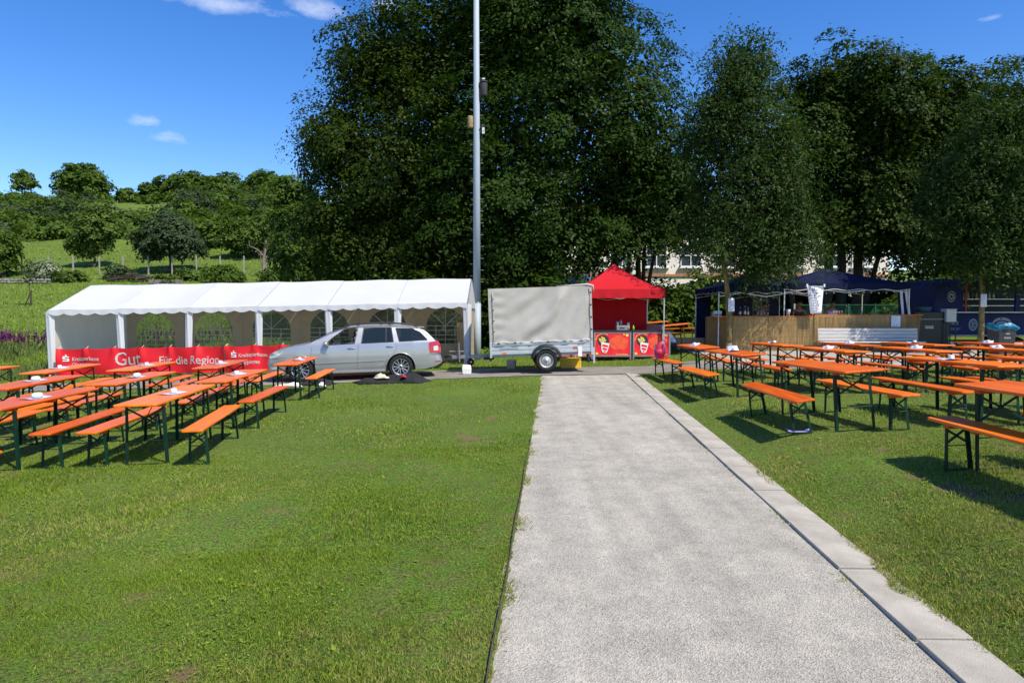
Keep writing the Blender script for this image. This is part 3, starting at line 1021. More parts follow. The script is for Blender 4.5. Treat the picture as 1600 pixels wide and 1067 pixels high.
# school bag and cup on the far bench by the path
MAT_PINK = pm('pink_nylon', (0.46, 0.012, 0.055), rough=0.55, var=0.25, scale=20, bump=0.3, bscale=60)
MAT_NAVY = pm('navy_webbing', (0.02, 0.035, 0.20), rough=0.6, var=0.3, scale=25)
bag = empty('backpack')
place(bag, 3.74, 17.22, 0.1, 0.485)
def bagf(u, v):
    t = u * 2 * math.pi
    k = (1 - abs(v - 0.42) ** 2.2 * 2.4)
    rx, ry = 0.15 * k, 0.09 * k
    return (rx * math.copysign(abs(math.cos(t)) ** 0.7, math.cos(t)) + 0.05 * v, ry * math.copysign(abs(math.sin(t)) ** 0.7, math.sin(t)), 0.42 * v)
MB().grid(bagf, 24, 14).build('bag_body', MAT_PINK, bag, smooth=True)
MB().grid(lambda u, v: (0.10 * math.cos(math.pi * u), -0.09 - 0.045 * math.sin(math.pi * u) * math.sin(math.pi * v), 0.06 + 0.18 * v), 12, 8).build('front_pocket', MAT_PINK, bag, smooth=True)
for s in (-1, 1):
    MB().tube([(s * 0.09, -0.08, 0.36), (s * 0.12, -0.15, 0.24), (s * 0.10, -0.14, 0.10), (s * 0.08, -0.10, 0.02), (s * 0.10 - 0.07, -0.16, -0.10 - 0.06 * s)], 0.014, 6).build('strap', MAT_NAVY, bag, smooth=True)
MB().tube([(0.02, 0, 0.40), (0.06, 0, 0.46), (0.13, 0, 0.45), (0.16, 0, 0.39)], 0.012, 6).build('carry_loop', MAT_NAVY, bag, smooth=True)
tag(bag, 'pink school backpack with blue straps standing on a bench', 'backpack')
MAT_CUP = pm('orange_plastic', (0.75, 0.20, 0.06), rough=0.35, var=0.08)
cup = MB().lathe([(0.001, 0.004), (0.034, 0.004), (0.044, 0.11), (0.046, 0.112), (0.042, 0.108), (0.032, 0.01), (0.001, 0.01)], 20).build('plastic_cup', MAT_CUP, smooth=True)
place(cup, 3.84, 16.96, 0, 0.47)
tag(cup, 'orange plastic cup beside the pink backpack on the bench', 'cup')
# ------------------------------------------------------------------ silver estate car
MAT_SILVER = pm('silver_paint', (0.40, 0.405, 0.41), rough=0.33, metal=0.55, var=0.03, scale=3, spec=0.5, coat=1.0, rvar=0.03)
MAT_BLACKPL = pm('black_plastic', (0.018, 0.018, 0.019), rough=0.55, var=0.25, scale=20)
MAT_TYRE = pm('tyre_rubber', (0.022, 0.022, 0.022), rough=0.85, var=0.3, scale=24, spec=0.2)
MAT_ALLOY = pm('alloy', (0.60, 0.60, 0.60), rough=0.28, metal=0.9, var=0.06, scale=8)
MAT_TINT = glass_mat('tinted_glass', (0.012, 0.020, 0.022), 0.80)
MAT_CLEAR = glass_mat('clear_glass', (0.03, 0.04, 0.04), 0.25)
MAT_REDLAMP = pm('red_lamp', (0.42, 0.012, 0.015), rough=0.12, var=0.2, scale=30, coat=1.0)
MAT_WHITELAMP = pm('clear_lamp', (0.55, 0.56, 0.56), rough=0.12, var=0.2, scale=24, coat=1.0)
MAT_SEAT = pm('seat_cloth', (0.035, 0.037, 0.04), rough=0.9, var=0.3, scale=30)
MAT_CHROME = pm('chrome', (0.7, 0.7, 0.7), rough=0.12, metal=1.0, var=0.03)
MAT_GAP = pm('panel_gap', (0.03, 0.03, 0.033), rough=0.8, var=0.1)
MAT_LAMPORANGE = pm('amber_lamp', (0.75, 0.18, 0.02), rough=0.2, var=0.15, scale=30, coat=1.0)

UF, UR, WR = 0.86, 3.44, 0.318            # axles along the car, wheel radius
def c_top(u):
    return float(np.interp(u, [0.0, 0.06, 0.14, 0.30, 0.60, 0.95, 1.08, 1.30, 1.60, 1.88, 2.10, 2.35, 2.80, 3.30, 3.75, 4.00, 4.10, 4.25, 4.44, 4.52, 4.57],
                              [0.62, 0.76, 0.835, 0.885, 0.945, 1.005, 1.035, 1.145, 1.285, 1.385, 1.430, 1.452, 1.458, 1.445, 1.405, 1.365, 1.325, 1.195, 1.01, 0.95, 0.86]))
def c_plan(u):
    return float(np.interp(u, [0.0, 0.05, 0.15, 0.35, 0.8, 1.5, 3.0, 3.8, 4.2, 4.42, 4.52, 4.57], [0.50, 0.62, 0.72, 0.815, 0.872, 0.885, 0.885, 0.872, 0.835, 0.79, 0.74, 0.66]))
def c_side(u, z):
    """half width of the body at length u and height z"""
    lo = float(np.interp(z, [0.16, 0.24, 0.34, 0.50, 0.62, 0.80, 0.95], [0.925, 0.960, 0.985, 0.997, 1.0, 0.992, 0.965]))
    hi = float(np.interp(z, [0.95, 1.0, 1.20, 1.36, 1.46], [0.965, 0.945, 0.855, 0.775, 0.68]))
    return c_plan(u) * (lo if z < 0.95 else hi)
def c_bot(u):
    b = float(np.interp(u, [0.0, 0.12, 0.4, 1.25, 3.0, 4.1, 4.4, 4.57], [0.33, 0.24, 0.20, 0.20, 0.20, 0.24, 0.30, 0.40]))
    for uc in (UF, UR):
        d = abs(u - uc)
        ra = 0.385
        if d < ra:
            b = max(b, 0.31 + math.sqrt(ra * ra - d * d) * 0.98)
    return b
W_FRONT = [(1.47, 0.955), (1.72, 1.155), (1.98, 1.335), (2.12, 1.372), (2.35, 1.380), (2.25, 0.975)]
W_REAR = [(2.43, 0.975), (2.50, 1.378), (3.22, 1.362), (3.265, 0.990)]
W_QUART = [(3.42, 0.995), (3.34, 1.345), (3.78, 1.325), (3.98, 1.225), (4.17, 1.015)]
def inpoly(p, poly, sh=0.0):
    cx = sum(q[0] for q in poly) / len(poly); cy = sum(q[1] for q in poly) / len(poly)
    poly = [(cx + (q[0] - cx) * (1 - sh), cy + (q[1] - cy) * (1 - sh)) for q in poly]
    x, y = p
    c = False
    for i in range(len(poly)):
        (x1, y1), (x2, y2) = poly[i - 1], poly[i]
        if (y1 > y) != (y2 > y) and x < (x2 - x1) * (y - y1) / (y2 - y1) + x1:
            c = not c
    return c
U0 = (UF + UR) / 2
def make_car():
    car = empty('estate_car')
    us = sorted(set([round(x, 4) for x in list(np.arange(0, 0.3, 0.03)) + list(np.arange(0.3, 4.2, 0.035)) + list(np.arange(4.2, 4.571, 0.03)) + [4.57, UF - 0.384, UF + 0.384, UR - 0.384, UR + 0.384]]))
    NS, NT = 34, 10
    def section(u):
        zt, zb = c_top(u), c_bot(u)
        ze = max(zb + 0.05, zt - 0.045 - 0.015 * (u > 1.3))
        side = []
        for i in range(NS + 1):
            t = i / NS
            z = zb + (ze - zb) * t
            side.append((-c_side(u, z), z))
        ye = -side[-1][0]
        top = []
        for k in range(1, NT + 1):
            a = k / NT
            yy = ye * (1 - a)
            zz = ze + (zt - ze) * (1 - (1 - a) ** 2.6)
            top.append((-yy, zz))
        half = side + top
        other = [(-y, z) for (y, z) in half[:-1]][::-1]
        return half + other
    secs = [section(u) for u in us]
    nm = len(secs[0])
    V = []
    for u, s in zip(us, secs):
        for (y, z) in s:
            du = 0.0
            if u < 0.5:
                du = (1 - u / 0.5) * float(np.interp(z, [0.2, 0.34, 0.5, 0.7, 0.9], [0.07, 0.02, 0.0, 0.03, 0.10]))
            if u > 4.2:
                du = -((u - 4.2) / 0.37) * float(np.interp(z, [0.2, 0.36, 0.45, 0.60, 0.95], [0.10, 0.0, 0.0, 0.05, 0.03]))
            V.append((u + du - U0, y, z))
    body, ws, rw = [], [], []
    for i in range(len(us) - 1):
        uc = (us[i] + us[i + 1]) / 2
        for j in range(nm - 1):
            f = (i * nm + j, (i + 1) * nm + j, (i + 1) * nm + j + 1, i * nm + j + 1)
            zc = sum(V[q][2] for q in f) / 4
            yc = sum(V[q][1] for q in f) / 4
            jj = min(j, nm - 2 - j)
            if jj < NS and zc > 0.93:
                if any(inpoly((uc, zc), w, 0.05) for w in (W_FRONT, W_REAR, W_QUART)):
                    continue
            if jj >= NS:
                if 1.12 < uc < 2.0 and abs(yc) < c_side(uc, c_top(uc)) * 0.93:
                    ws.append(f); continue
                if 4.06 < uc < 4.40 and abs(yc) < 0.56:
                    rw.append(f); continue
            body.append(f)
    n0 = len(us) - 1
    body.append(tuple(range(nm - 1, -1, -1)))
    body.append(tuple(n0 * nm + k for k in range(nm)))
    MB().add(V, body).build('body', MAT_SILVER, car, smooth=True)
    MB().add(V, ws).build('windscreen', MAT_CLEAR, car, smooth=True)
    MB().add(V, rw).build('rear_window', MAT_TINT, car, smooth=True)
    # floor and wheel wells: dark tub
    fl = MB()
    fl.box((2.28 - U0, 0, 0.27), (4.0, 1.5, 0.10))
    fl.box((UF - U0, 0, 0.55), (0.80, 1.20, 0.5))
    fl.box((UR - U0, 0, 0.55), (0.80, 1.20, 0.5))
    fl.box((1.25 - U0, 0, 0.80), (0.5, 1.45, 0.22))
    fl.build('underbody', MAT_BLACKPL, car)
    def side_patch(poly, off, s):
        return [(u - U0, s * (c_side(u, z) + off), z) for (u, z) in poly]
    def panel(name, poly, off, mat, parent=car, sides=(-1, 1), dens=0.08):
        out = []
        for s in sides:
            P = []
            for i in range(len(poly)):
                a, b_ = poly[i], poly[(i + 1) % len(poly)]
                k = max(1, int(math.dist(a, b_) / dens))
                P += [(a[0] + (b_[0] - a[0]) * t / k, a[1] + (b_[1] - a[1]) * t / k) for t in range(k)]
            vs = side_patch(P, off, s)
            cx = (sum(p[0] for p in poly) / len(poly), sum(p[1] for p in poly) / len(poly))
            vs.append(side_patch([cx], off, s)[0])
            n = len(P)
            fs = [(i, (i + 1) % n, n) if s < 0 else ((i + 1) % n, i, n) for i in range(n)]
            out.append(MB().add(vs, fs).build(name, mat, parent))
        return out
    def line(name, pts, w, off, mat, sides=(-1, 1), d=0.006):
        for s in sides:
            m = MB()
            P = []
            for a, b_ in zip(pts[:-1], pts[1:]):
                k = max(1, int(math.dist(a, b_) / 0.1))
                P += [(a[0] + (b_[0] - a[0]) * t / k, a[1] + (b_[1] - a[1]) * t / k) for t in range(k)]
            P.append(pts[-1])
            Q = side_patch(P, off, s)
            for a, b_ in zip(Q[:-1], Q[1:]):
                m.bar(a, b_, w, d, up=(0, s, 0))
            m.build(name, mat, car)
    # glass with black frames
    panel('side_window', W_REAR, 0.003, MAT_TINT)
    panel('side_window', W_QUART, 0.003, MAT_TINT)
    panel('side_window', W_FRONT, 0.003, MAT_CLEAR, sides=(1,))
    low = [(1.47, 0.955), (1.55, 1.02), (2.26, 1.02), (2.25, 0.975)]
    panel('side_window', low, 0.003, MAT_CLEAR, sides=(-1,))       # driver's window is wound down
    for w in (W_FRONT, W_REAR, W_QUART):
        line('window_frame', w + [w[0]], 0.022, 0.004, MAT_BLACKPL, d=0.008)
    line('window_divider', [(3.07, 0.985), (3.085, 1.362)], 0.018, 0.006, MAT_BLACKPL)
    # shut lines
    line('shut_line', [(1.16, 0.90), (1.13, 0.70), (1.17, 0.42), (1.24, 0.24)], 0.006, 0.0005, MAT_GAP)
    line('shut_line', [(2.35, 0.96), (2.33, 0.70), (2.30, 0.24)], 0.006, 0.0005, MAT_GAP)
    line('shut_line', [(3.33, 0.97), (3.34, 0.80), (3.22, 0.62), (3.03, 0.45), (2.94, 0.26)], 0.006, 0.0005, MAT_GAP)
    line('shut_line', [(4.18, 0.62), (4.50, 0.62)], 0.006, 0.0005, MAT_GAP)
    line('shut_line', [(0.10, 0.62), (0.50, 0.66)], 0.006, 0.0005, MAT_GAP)
    line('side_moulding', [(1.24, 0.475), (3.02, 0.505)], 0.020, 0.006, MAT_SILVER, d=0.014)
    line('sill_trim', [(1.26, 0.245), (3.02, 0.245)], 0.05, 0.004, MAT_SILVER, d=0.02)
    for uh, zh in ((2.17, 0.845), (3.17, 0.865)):
        for s in (-1, 1):
            m = MB()
            y = s * (c_side(uh, zh) + 0.016)
            m.tube([(uh - 0.10 - U0, y - s * 0.014, zh), (uh - 0.07 - U0, y, zh + 0.003), (uh + 0.05 - U0, y, zh + 0.004), (uh + 0.09 - U0, y - s * 0.014, zh)], 0.015, 8)
            h = m.build('door_handle', MAT_CHROME, car, smooth=True)
    for s in (-1, 1):
        ym = s * (c_side(1.55, 0.97) + 0.10)
        m = MB().sphere((1.52 - U0, ym, 0.985), (0.075, 0.085, 0.072), 14, 10)
        o = m.build('door_mirror', MAT_SILVER, car, smooth=True)
        MB().box((1.56 - U0, ym, 0.985), (0.085, 0.14, 0.10)).build('mirror_glass', MAT_CHROME, o, bevel=0.012)
        MB().bar((1.54 - U0, s * c_side(1.54, 0.95), 0.945), (1.53 - U0, ym, 0.95), 0.05, 0.03).build('mirror_arm', MAT_BLACKPL, o)
        # lamps
        hl = [(0.055, 0.665), (0.10, 0.755), (0.26, 0.815), (0.45, 0.845), (0.40, 0.760), (0.28, 0.665), (0.12, 0.640)]
        P = panel('headlight', hl, 0.006, MAT_WHITELAMP, sides=(s,), dens=0.05)[0]
        line_ = [(q[0], q[1]) for q in hl]
        tl = [(4.20, 0.945), (4.46, 0.985), (4.535, 0.83), (4.53, 0.665), (4.23, 0.655), (4.20, 0.78)]
        T = panel('tail_light', tl, 0.006, MAT_REDLAMP, sides=(s,), dens=0.05)[0]
        panel('clear_lens', [(4.33, 0.84), (4.45, 0.85), (4.46, 0.725), (4.33, 0.72)], 0.011, MAT_WHITELAMP, parent=T, sides=(s,), dens=0.05)
        panel('rear_reflector', [(4.36, 0.43), (4.52, 0.445), (4.52, 0.415), (4.37, 0.405)], 0.006, MAT_REDLAMP, sides=(s,), dens=0.05)
        panel('fog_light', [(0.10, 0.42), (0.28, 0.42), (0.28, 0.35), (0.12, 0.35)], 0.006, MAT_WHITELAMP, sides=(s,), dens=0.05)
        # wheel arch lips
        for uc in (UF, UR):
            m = MB()
            pts = []
            for k in range(17):
                t = math.pi * (0.02 + 0.96 * k / 16)
                uu, zz = uc - 0.385 * math.cos(t), 0.31 + 0.378 * math.sin(t)
                pts.append((uu - U0, s * (c_side(uu, zz) + 0.004), zz))
            m.tube(pts, 0.014, 6)
            m.build('wheel_arch', MAT_SILVER, car, smooth=True)
        # roof rail
        pts = [(u - U0, s * (c_side(u, c_top(u) - 0.05) - 0.06), c_top(u) - 0.03 + dz) for u, dz in ((2.02, 0.0), (2.16, 0.045), (2.6, 0.062), (3.2, 0.064), (3.75, 0.058), (3.92, 0.0))]
        MB().tube(pts, 0.013, 8).build('roof_rail', MAT_BLACKPL, car, smooth=True)
        u = 2.95
        MB().bar((u - U0, s * 0.50, 1.44), (u - U0, s * 0.50, 1.50), 0.05, 0.03).build('rail_foot', MAT_BLACKPL, car)
    for u in (2.35, 3.2):
        MB().bar((u - U0, -0.55, 1.503), (u - U0, 0.55, 1.503), 0.045, 0.022).build('roof_bar', MAT_BLACKPL, car)
    MB().box((4.03 - U0, 0, 1.352), (0.16, 1.06, 0.022)).build('spoiler', MAT_SILVER, car, bevel=0.008)
    MB().box((0.045 - U0, 0, 0.60), (0.06, 0.74, 0.11)).build('grille', MAT_BLACKPL, car, bevel=0.02)
    MB().box((0.05 - U0, 0, 0.36), (0.08, 0.9, 0.10)).build('lower_intake', MAT_BLACKPL, car, bevel=0.02)
    MB().tube([(4.50 - U0, 0, 0.36), (4.66 - U0, 0, 0.36), (4.68 - U0, 0, 0.42)], 0.016, 8).sphere((4.68 - U0, 0, 0.435), 0.026).build('tow_bar', MAT_BLACKPL, car, smooth=True)
    # cabin
    for u in (1.98, 2.86):
        for y in (-0.38, 0.38):
            m = MB()
            m.box((u + 0.18 - U0, y, 0.82), (0.16, 0.48, 0.58), M=Matrix.Rotation(0.25, 3, 'Y'))
            m.box((u - 0.10 - U0, y, 0.56), (0.5, 0.48, 0.16))
            s_ = m.build('seat', MAT_SEAT, car, bevel=0.04)
            MB().box((u + 0.29 - U0, y, 1.19), (0.09, 0.26, 0.17)).build('headrest', MAT_SEAT, s_, bevel=0.03)
    MB().box((1.42 - U0, 0, 0.86), (0.40, 1.4, 0.24)).build('dashboard', MAT_BLACKPL, car, bevel=0.04)
    tor = [(0.17 + 0.016 * math.cos(t), 0.016 * math.sin(t)) for t in np.linspace(0, 2 * math.pi, 9)[:-1]]
    Mx = Matrix.Translation((1.66 - U0, -0.38, 0.98)) @ Matrix.Rotation(R(68), 4, 'Y')
    m = MB().lathe(tor, 24, M=Mx, close=True)
    m.box(Mx @ Vector((0, 0, 0)), (0.03, 0.30, 0.06))
    m.build('steering_wheel', MAT_BLACKPL, car, smooth=True)
    # wheels
    for uc in (UF, UR):
        for s in (-1, 1):
            w = empty('wheel')
            w.parent = car
            w.location = (uc - U0, s * 0.785, WR)
            w.rotation_euler = (math.pi / 2, 0, 0) if s < 0 else (-math.pi / 2, 0, 0)
            rr = 0.218
            ty = [(rr, -0.10), (rr + 0.02, -0.105), (WR - 0.03, -0.105), (WR - 0.006, -0.085), (WR, -0.05), (WR, 0.05), (WR - 0.006, 0.085), (WR - 0.03, 0.105), (rr + 0.02, 0.102), (rr, 0.09), (rr - 0.008, 0.04), (rr - 0.008, -0.04)]
            MB().lathe(ty, 40, close=True).build('tyre', MAT_TYRE, w, smooth=True)
            g = MB()
            g.lathe([(rr + 0.004, 0.095), (rr - 0.014, 0.088), (rr - 0.024, 0.03), (rr - 0.024, -0.08)], 40)
            for k in range(6):
                a = 2 * math.pi * k / 6 + 0.2
                for db in (-1, 1):
                    a0, a1 = a + db * 0.10, a + db * 0.23
                    g.bar((0.035 * math.cos(a0), 0.035 * math.sin(a0), 0.075), ((rr - 0.012) * math.cos(a1), (rr - 0.012) * math.sin(a1), 0.082), 0.024, 0.022)
            g.lathe([(0.001, 0.098), (0.035, 0.096), (0.058, 0.085), (0.062, 0.05)], 24)
            g.build('rim', MAT_ALLOY, w, smooth=False, bevel=0.004)
            MB().lathe([(0.001, 0.012), (rr - 0.03, 0.012), (rr - 0.03, 0.0)], 32).build('brake_disc', MAT_BLACKPL, w)
            MB().lathe([(0.001, 0.104), (0.027, 0.102), (0.028, 0.096)], 20).build('hub_cap', MAT_GREENLEG, w, smooth=True)
    return car
car = make_car()
CAR_A = math.atan2(0.51, 2.57)
car.location = (-4.40, 18.80, Gz(-4.4, 18.3) + 0.016)
car.rotation_euler = (0, -0.0195, CAR_A)
tag(car, 'silver estate car with roof rails parked in front of the white tent', 'car')
# ------------------------------------------------------------------ box trailer behind the car
MAT_ALU = pm('trailer_aluminium', (0.62, 0.64, 0.66), rough=0.36, metal=0.6, var=0.06, scale=4, stretch=(1, 1, 6))
MAT_GALV = pm('galvanised_steel', (0.30, 0.32, 0.33), rough=0.5, metal=0.7, var=0.2, scale=12)
MAT_TARP = pm('grey_tarpaulin', (0.42, 0.40, 0.36), rough=0.55, var=0.07, scale=3, bump=0.15, bscale=30)
MAT_YELLOW = pm('yellow_plastic', (0.78, 0.50, 0.02), rough=0.4, var=0.1)
MAT_WHITEPL = pm('white_plastic', (0.75, 0.75, 0.73), rough=0.4, var=0.06)
MAT_REDPL = pm('red_plastic', (0.5, 0.02, 0.02), rough=0.35, var=0.1)
MAT_RIM = pm('silver_steel_rim', (0.42, 0.42, 0.42), rough=0.45, metal=0.2, var=0.1)
tr = empty('box_trailer')
# local x runs towards the tail, -y faces the camera; body from x 0 to 2.86
TZ0, TZ1, TZT = 0.50, 0.83, 2.34
TL, TW = 2.86, 1.42
tb = MB()
for k in range(3):
    tb.box((TL / 2, 0, TZ0 + 0.055 + k * 0.11), (TL - 0.05, TW - 0.01 * (k % 2) , 0.104))
tb.build('sideboard', MAT_ALU, tr, bevel=0.012)
MB().box((TL / 2, 0, TZ0 - 0.03), (TL - 0.1, TW - 0.1, 0.06)).build('floor_frame', MAT_GALV, tr)
for x in (0.02, TL - 0.02):
    for s in (-1, 1):
        MB().box((x, s * (TW / 2 - 0.005), (TZ0 + TZ1) / 2 - 0.03), (0.06, 0.045, TZ1 - TZ0 + 0.10)).build('corner_post', MAT_ALU, tr, bevel=0.006)
# tarpaulin: a wrinkled box
def tarp_wr(x, z):
    zz = z - TZ1
    a = x - 1.05 * zz + 0.16 * math.sin(2.1 * x + 1.7 * zz)
    k = 0.55 + 0.45 * math.sin(1.9 * a + 0.4)
    w = 0.046 * k * math.sin(5.6 * a + 0.8) + 0.016 * math.sin(12.0 * a + 2.2 * zz)
    fade = min(1.0, max(0.15, (x - 0.3) / 0.9))
    edge = min(1.0, x / 0.35, (TL - x) / 0.15) * min(1.0, (TZT - z) / 0.35 + 0.05)
    sag = 0.012 * math.sin(x * 13.6 + 0.3) * max(0.0, 1 - zz / 0.15)
    pucker = 0.010 * math.sin(zz * 21) * max(0.0, 1 - abs(x - 0.25) / 0.3)
    return w * max(0.0, edge) * fade + sag + pucker
tp = MB()
tp.grid(lambda u, v: (u * TL, -TW / 2 - 0.022 + tarp_wr(u * TL, TZ1 - 0.03 + v * (TZT - TZ1 + 0.03)), TZ1 - 0.03 + v * (TZT - TZ1 + 0.03) + (0.012 * math.sin(u * 38) if v == 0 else 0)), 90, 44)
tp.grid(lambda u, v: ((1 - u) * TL, TW / 2 + 0.02, TZ1 - 0.03 + v * (TZT - TZ1 + 0.03)), 12, 8)
tp.grid(lambda u, v: (-0.005 - 0.012 * math.sin(v * 9) * math.sin(u * 7), TW / 2 * (1 - 2 * u) * 1.03, TZ1 - 0.03 + v * (TZT - TZ1 + 0.03)), 16, 16)
tp.grid(lambda u, v: (TL + 0.004, TW / 2 * (2 * u - 1) * 1.03, TZ1 - 0.03 + v * (TZT - TZ1 + 0.03)), 16, 16)
tp.grid(lambda u, v: (u * TL, (v - 0.5) * TW * 1.03, TZT - 0.01 + 0.03 * math.sin(math.pi * v) * (0.6 + 0.4 * math.sin(u * 9))), 24, 12)
tp.build('tarpaulin', MAT_TARP, tr, smooth=True)
# rolled flap at the tail, hem rope, straps and hooks
MB().tube([(TL - 0.95, -TW / 2 + 0.1, TZT + 0.02), (TL - 0.5, -TW / 2 + 0.02, TZT + 0.02), (TL - 0.1, -TW / 2 - 0.01, TZT + 0.03), (TL + 0.05, -TW / 2 - 0.01, TZT - 0.01), (TL + 0.07, -TW / 2, TZT - 0.16)], [0.010, 0.025, 0.035, 0.035, 0.02], 10).build('rolled_flap', MAT_TARP, tr, smooth=True)
MB().tube([(0.12, -TW / 2 - 0.045, z) for z in np.linspace(TZ1 + 0.02, TZT - 0.12, 12)], 0.012, 6).build('lashing_cord', MAT_TARP, tr, smooth=True)
MB().box((TL - 0.02, -TW / 2 - 0.045, (TZ1 + TZT) / 2), (0.06, 0.012, TZT - TZ1 - 0.1)).build('tail_strap', MAT_TARP, tr)
MB().tube([(x, -TW / 2 - 0.045, TZ1 + 0.012 + 0.01 * math.cos(x * 14)) for x in np.linspace(0.08, TL - 0.06, 30)], 0.009, 6).build('hem_cord', MAT_WHITEPL, tr, smooth=True)
for k in range(6):
    x = 0.24 + 0.46 * k
    MB().box((x, -TW / 2 - 0.05, TZ1 - 0.005), (0.07, 0.022, 0.032)).build('tarp_hook', MAT_BLACKPL, tr, bevel=0.006)
for k in range(4):
    MB().box((0.125, -TW / 2 - 0.055, TZ1 + 0.32 + 0.30 * k), (0.06, 0.016, 0.02)).build('tarp_hook', MAT_BLACKPL, tr)
    MB().box((TL - 0.02, -TW / 2 - 0.055, TZ1 + 0.30 + 0.34 * k), (0.035, 0.016, 0.035)).build('tarp_hook', MAT_BLACKPL, tr)
MB().box((0.40, -TW / 2 - 0.012, TZ0 + 0.045), (0.11, 0.02, 0.045)).build('side_reflector', MAT_LAMPORANGE, tr)
MB().box((TL - 0.48, -TW / 2 - 0.012, TZ0 + 0.15), (0.11, 0.02, 0.045)).build('side_reflector', MAT_LAMPORANGE, tr)
MB().box((0.52, -TW / 2 - 0.010, TZ0 + 0.17), (0.52, 0.006, 0.018)).build('maker_strip', MAT_GALV, tr)
MB().box((TL - 0.36, -TW / 2 - 0.03, TZ0 + 0.02), (0.11, 0.008, 0.28)).build('paper_tag', MAT_WHITEPL, tr)
MB().box((TL - 0.11, -TW / 2 + 0.2, TZ0 - 0.19), (0.05, 0.34, 0.22)).build('tail_light', MAT_BLACKPL, tr)
MB().box((TL + 0.03, -TW / 2 + 0.02, TZ0 - 0.10), (0.05, 0.05, 0.44)).build('tail_support', MAT_ALU, tr)
# axle, wheels, mudguards
AX = 1.55
MB().tube([(AX, -0.7, 0.31), (AX, 0.7, 0.31)], 0.035, 8).build('axle', MAT_GALV, tr)
for s in (-1, 1):
    w = empty('wheel')
    w.parent = tr
    w.location = (AX, s * 0.80, 0.31)
    w.rotation_euler = (math.pi / 2, 0, 0) if s < 0 else (-math.pi / 2, 0, 0)
    MB().lathe([(0.185, -0.08), (0.28, -0.085), (0.305, -0.06), (0.31, 0), (0.305, 0.06), (0.28, 0.085), (0.185, 0.075), (0.18, 0)], 36, close=True).build('tyre', MAT_TYRE, w, smooth=True)
    g = MB().lathe([(0.195, 0.082), (0.178, 0.07), (0.165, 0.02), (0.125, 0.035), (0.10, 0.05), (0.045, 0.052), (0.04, 0.075), (0.001, 0.08)], 36)
    g.build('rim', MAT_RIM, w, smooth=True)
    g = MB()
    for k in range(16):
        a = 2 * math.pi * k / 16
        g.box((0.145 * math.cos(a), 0.145 * math.sin(a), 0.034), (0.030, 0.018, 0.014), M=Matrix.Rotation(a, 3, 'Z'))
    g.build('rim_holes', MAT_BLACKPL, w)
    f = MB()
    f.grid(lambda u, v: (AX - 0.40 * math.cos(math.pi * (0.02 + 0.96 * u)), s * (0.70 + 0.20 * v), 0.335 + 0.40 * math.sin(math.pi * (0.02 + 0.96 * u)) ** 0.85), 20, 4)
    f.grid(lambda u, v: (AX - (0.40 - 0.055 * v) * math.cos(math.pi * (0.02 + 0.96 * u)), s * (0.90 + 0.012 * v), 0.335 + (0.40 - 0.055 * v) * math.sin(math.pi * (0.02 + 0.96 * u)) ** 0.85), 20, 2)
    f.build('mudguard', MAT_BLACKPL, tr, smooth=True, thick=0.02)
# drawbar, coupling, jockey wheel
MB().bar((0.5, 0, TZ0 - 0.06), (-1.12, 0, TZ0 - 0.06), 0.08, 0.10).build('drawbar', MAT_GALV, tr, bevel=0.008)
MB().tube([(-1.02, 0, TZ0 - 0.03), (-1.2, 0, TZ0 - 0.0), (-1.32, 0, TZ0 - 0.05)], [0.03, 0.045, 0.04], 10).build('coupling', MAT_BLACKPL, tr, smooth=True)
MB().tube([(-1.0, 0, TZ0), (-0.75, 0, TZ0 + 0.10), (-1.18, 0, TZ0 + 0.11)], 0.014, 6).build('handbrake', MAT_GALV, tr)
MB().tube([(-0.90, -0.09, TZ0 + 0.35), (-0.90, -0.09, 0.30)], 0.022, 8).build('jockey_post', MAT_GALV, tr)
MB().lathe([(0.03, -0.03), (0.10, -0.025), (0.105, 0), (0.10, 0.025), (0.03, 0.03)], 24, M=Matrix.Translation((-0.58, -0.09, 0.29)) @ Matrix.Rotation(math.pi / 2, 4, 'X'), close=True).build('jockey_wheel', MAT_TYRE, tr, smooth=True)
MB().tube([(-0.90, -0.02, TZ0 - 0.1), (-0.95, 0.0, 0.22), (-1.25, 0.02, 0.28), (-1.38, 0.02, TZ0 - 0.1)], 0.012, 6).build('cable', MAT_BLACKPL, tr, smooth=True)
MB().box((-0.05, -0.1, TZ0 - 0.12), (0.30, 0.4, 0.06)).box((0.0, -0.1, TZ0 + 0.06), (0.05, 0.6, 0.5)).build('front_bracket', MAT_BLACKPL, tr)
tr.location = (-0.60, 18.95 + TW / 2, Gz(0.8, 18.9) + 0.016)
tr.rotation_euler = (0, -0.036, R(1.2))
tag(tr, 'small box trailer under a grey tarpaulin, hitched to the silver car', 'trailer')
def gz(x, y): return Gz(x, y)
# odds and ends below the trailer
def crate(name, x, y, w, d, h, mat, label):
    e = empty(name, gpoint(x, y))
    b = MB()
    b.box((0, 0, 0.01), (w, d, 0.02))
    for s in (-1, 1):
        b.box((0, s * d / 2, h / 2), (w, 0.012, h))
        b.box((s * w / 2, 0, h / 2), (0.012, d, h))
    b.build('walls', mat, e)
    for k in range(9):
        MB().box((-w / 2 + 0.04 + k * (w - 0.08) / 8, -d / 2 - 0.010, h / 2), (0.012, 0.014, h - 0.03)).build('rib', mat, e)
    MB().box((0, -d / 2 - 0.012, h - 0.015), (w + 0.02, 0.02, 0.03)).build('rim_edge', mat, e)
    tag(e, label, 'crate')
    return e
crate('plastic_crate', 1.78, 20.75, 0.60, 0.40, 0.30, MAT_YELLOW, 'yellow ribbed crate on the grass behind the trailer wheel')
crate('plastic_crate', 0.95, 20.85, 0.50, 0.40, 0.24, MAT_YELLOW, 'yellow crate half hidden left of the trailer wheel')
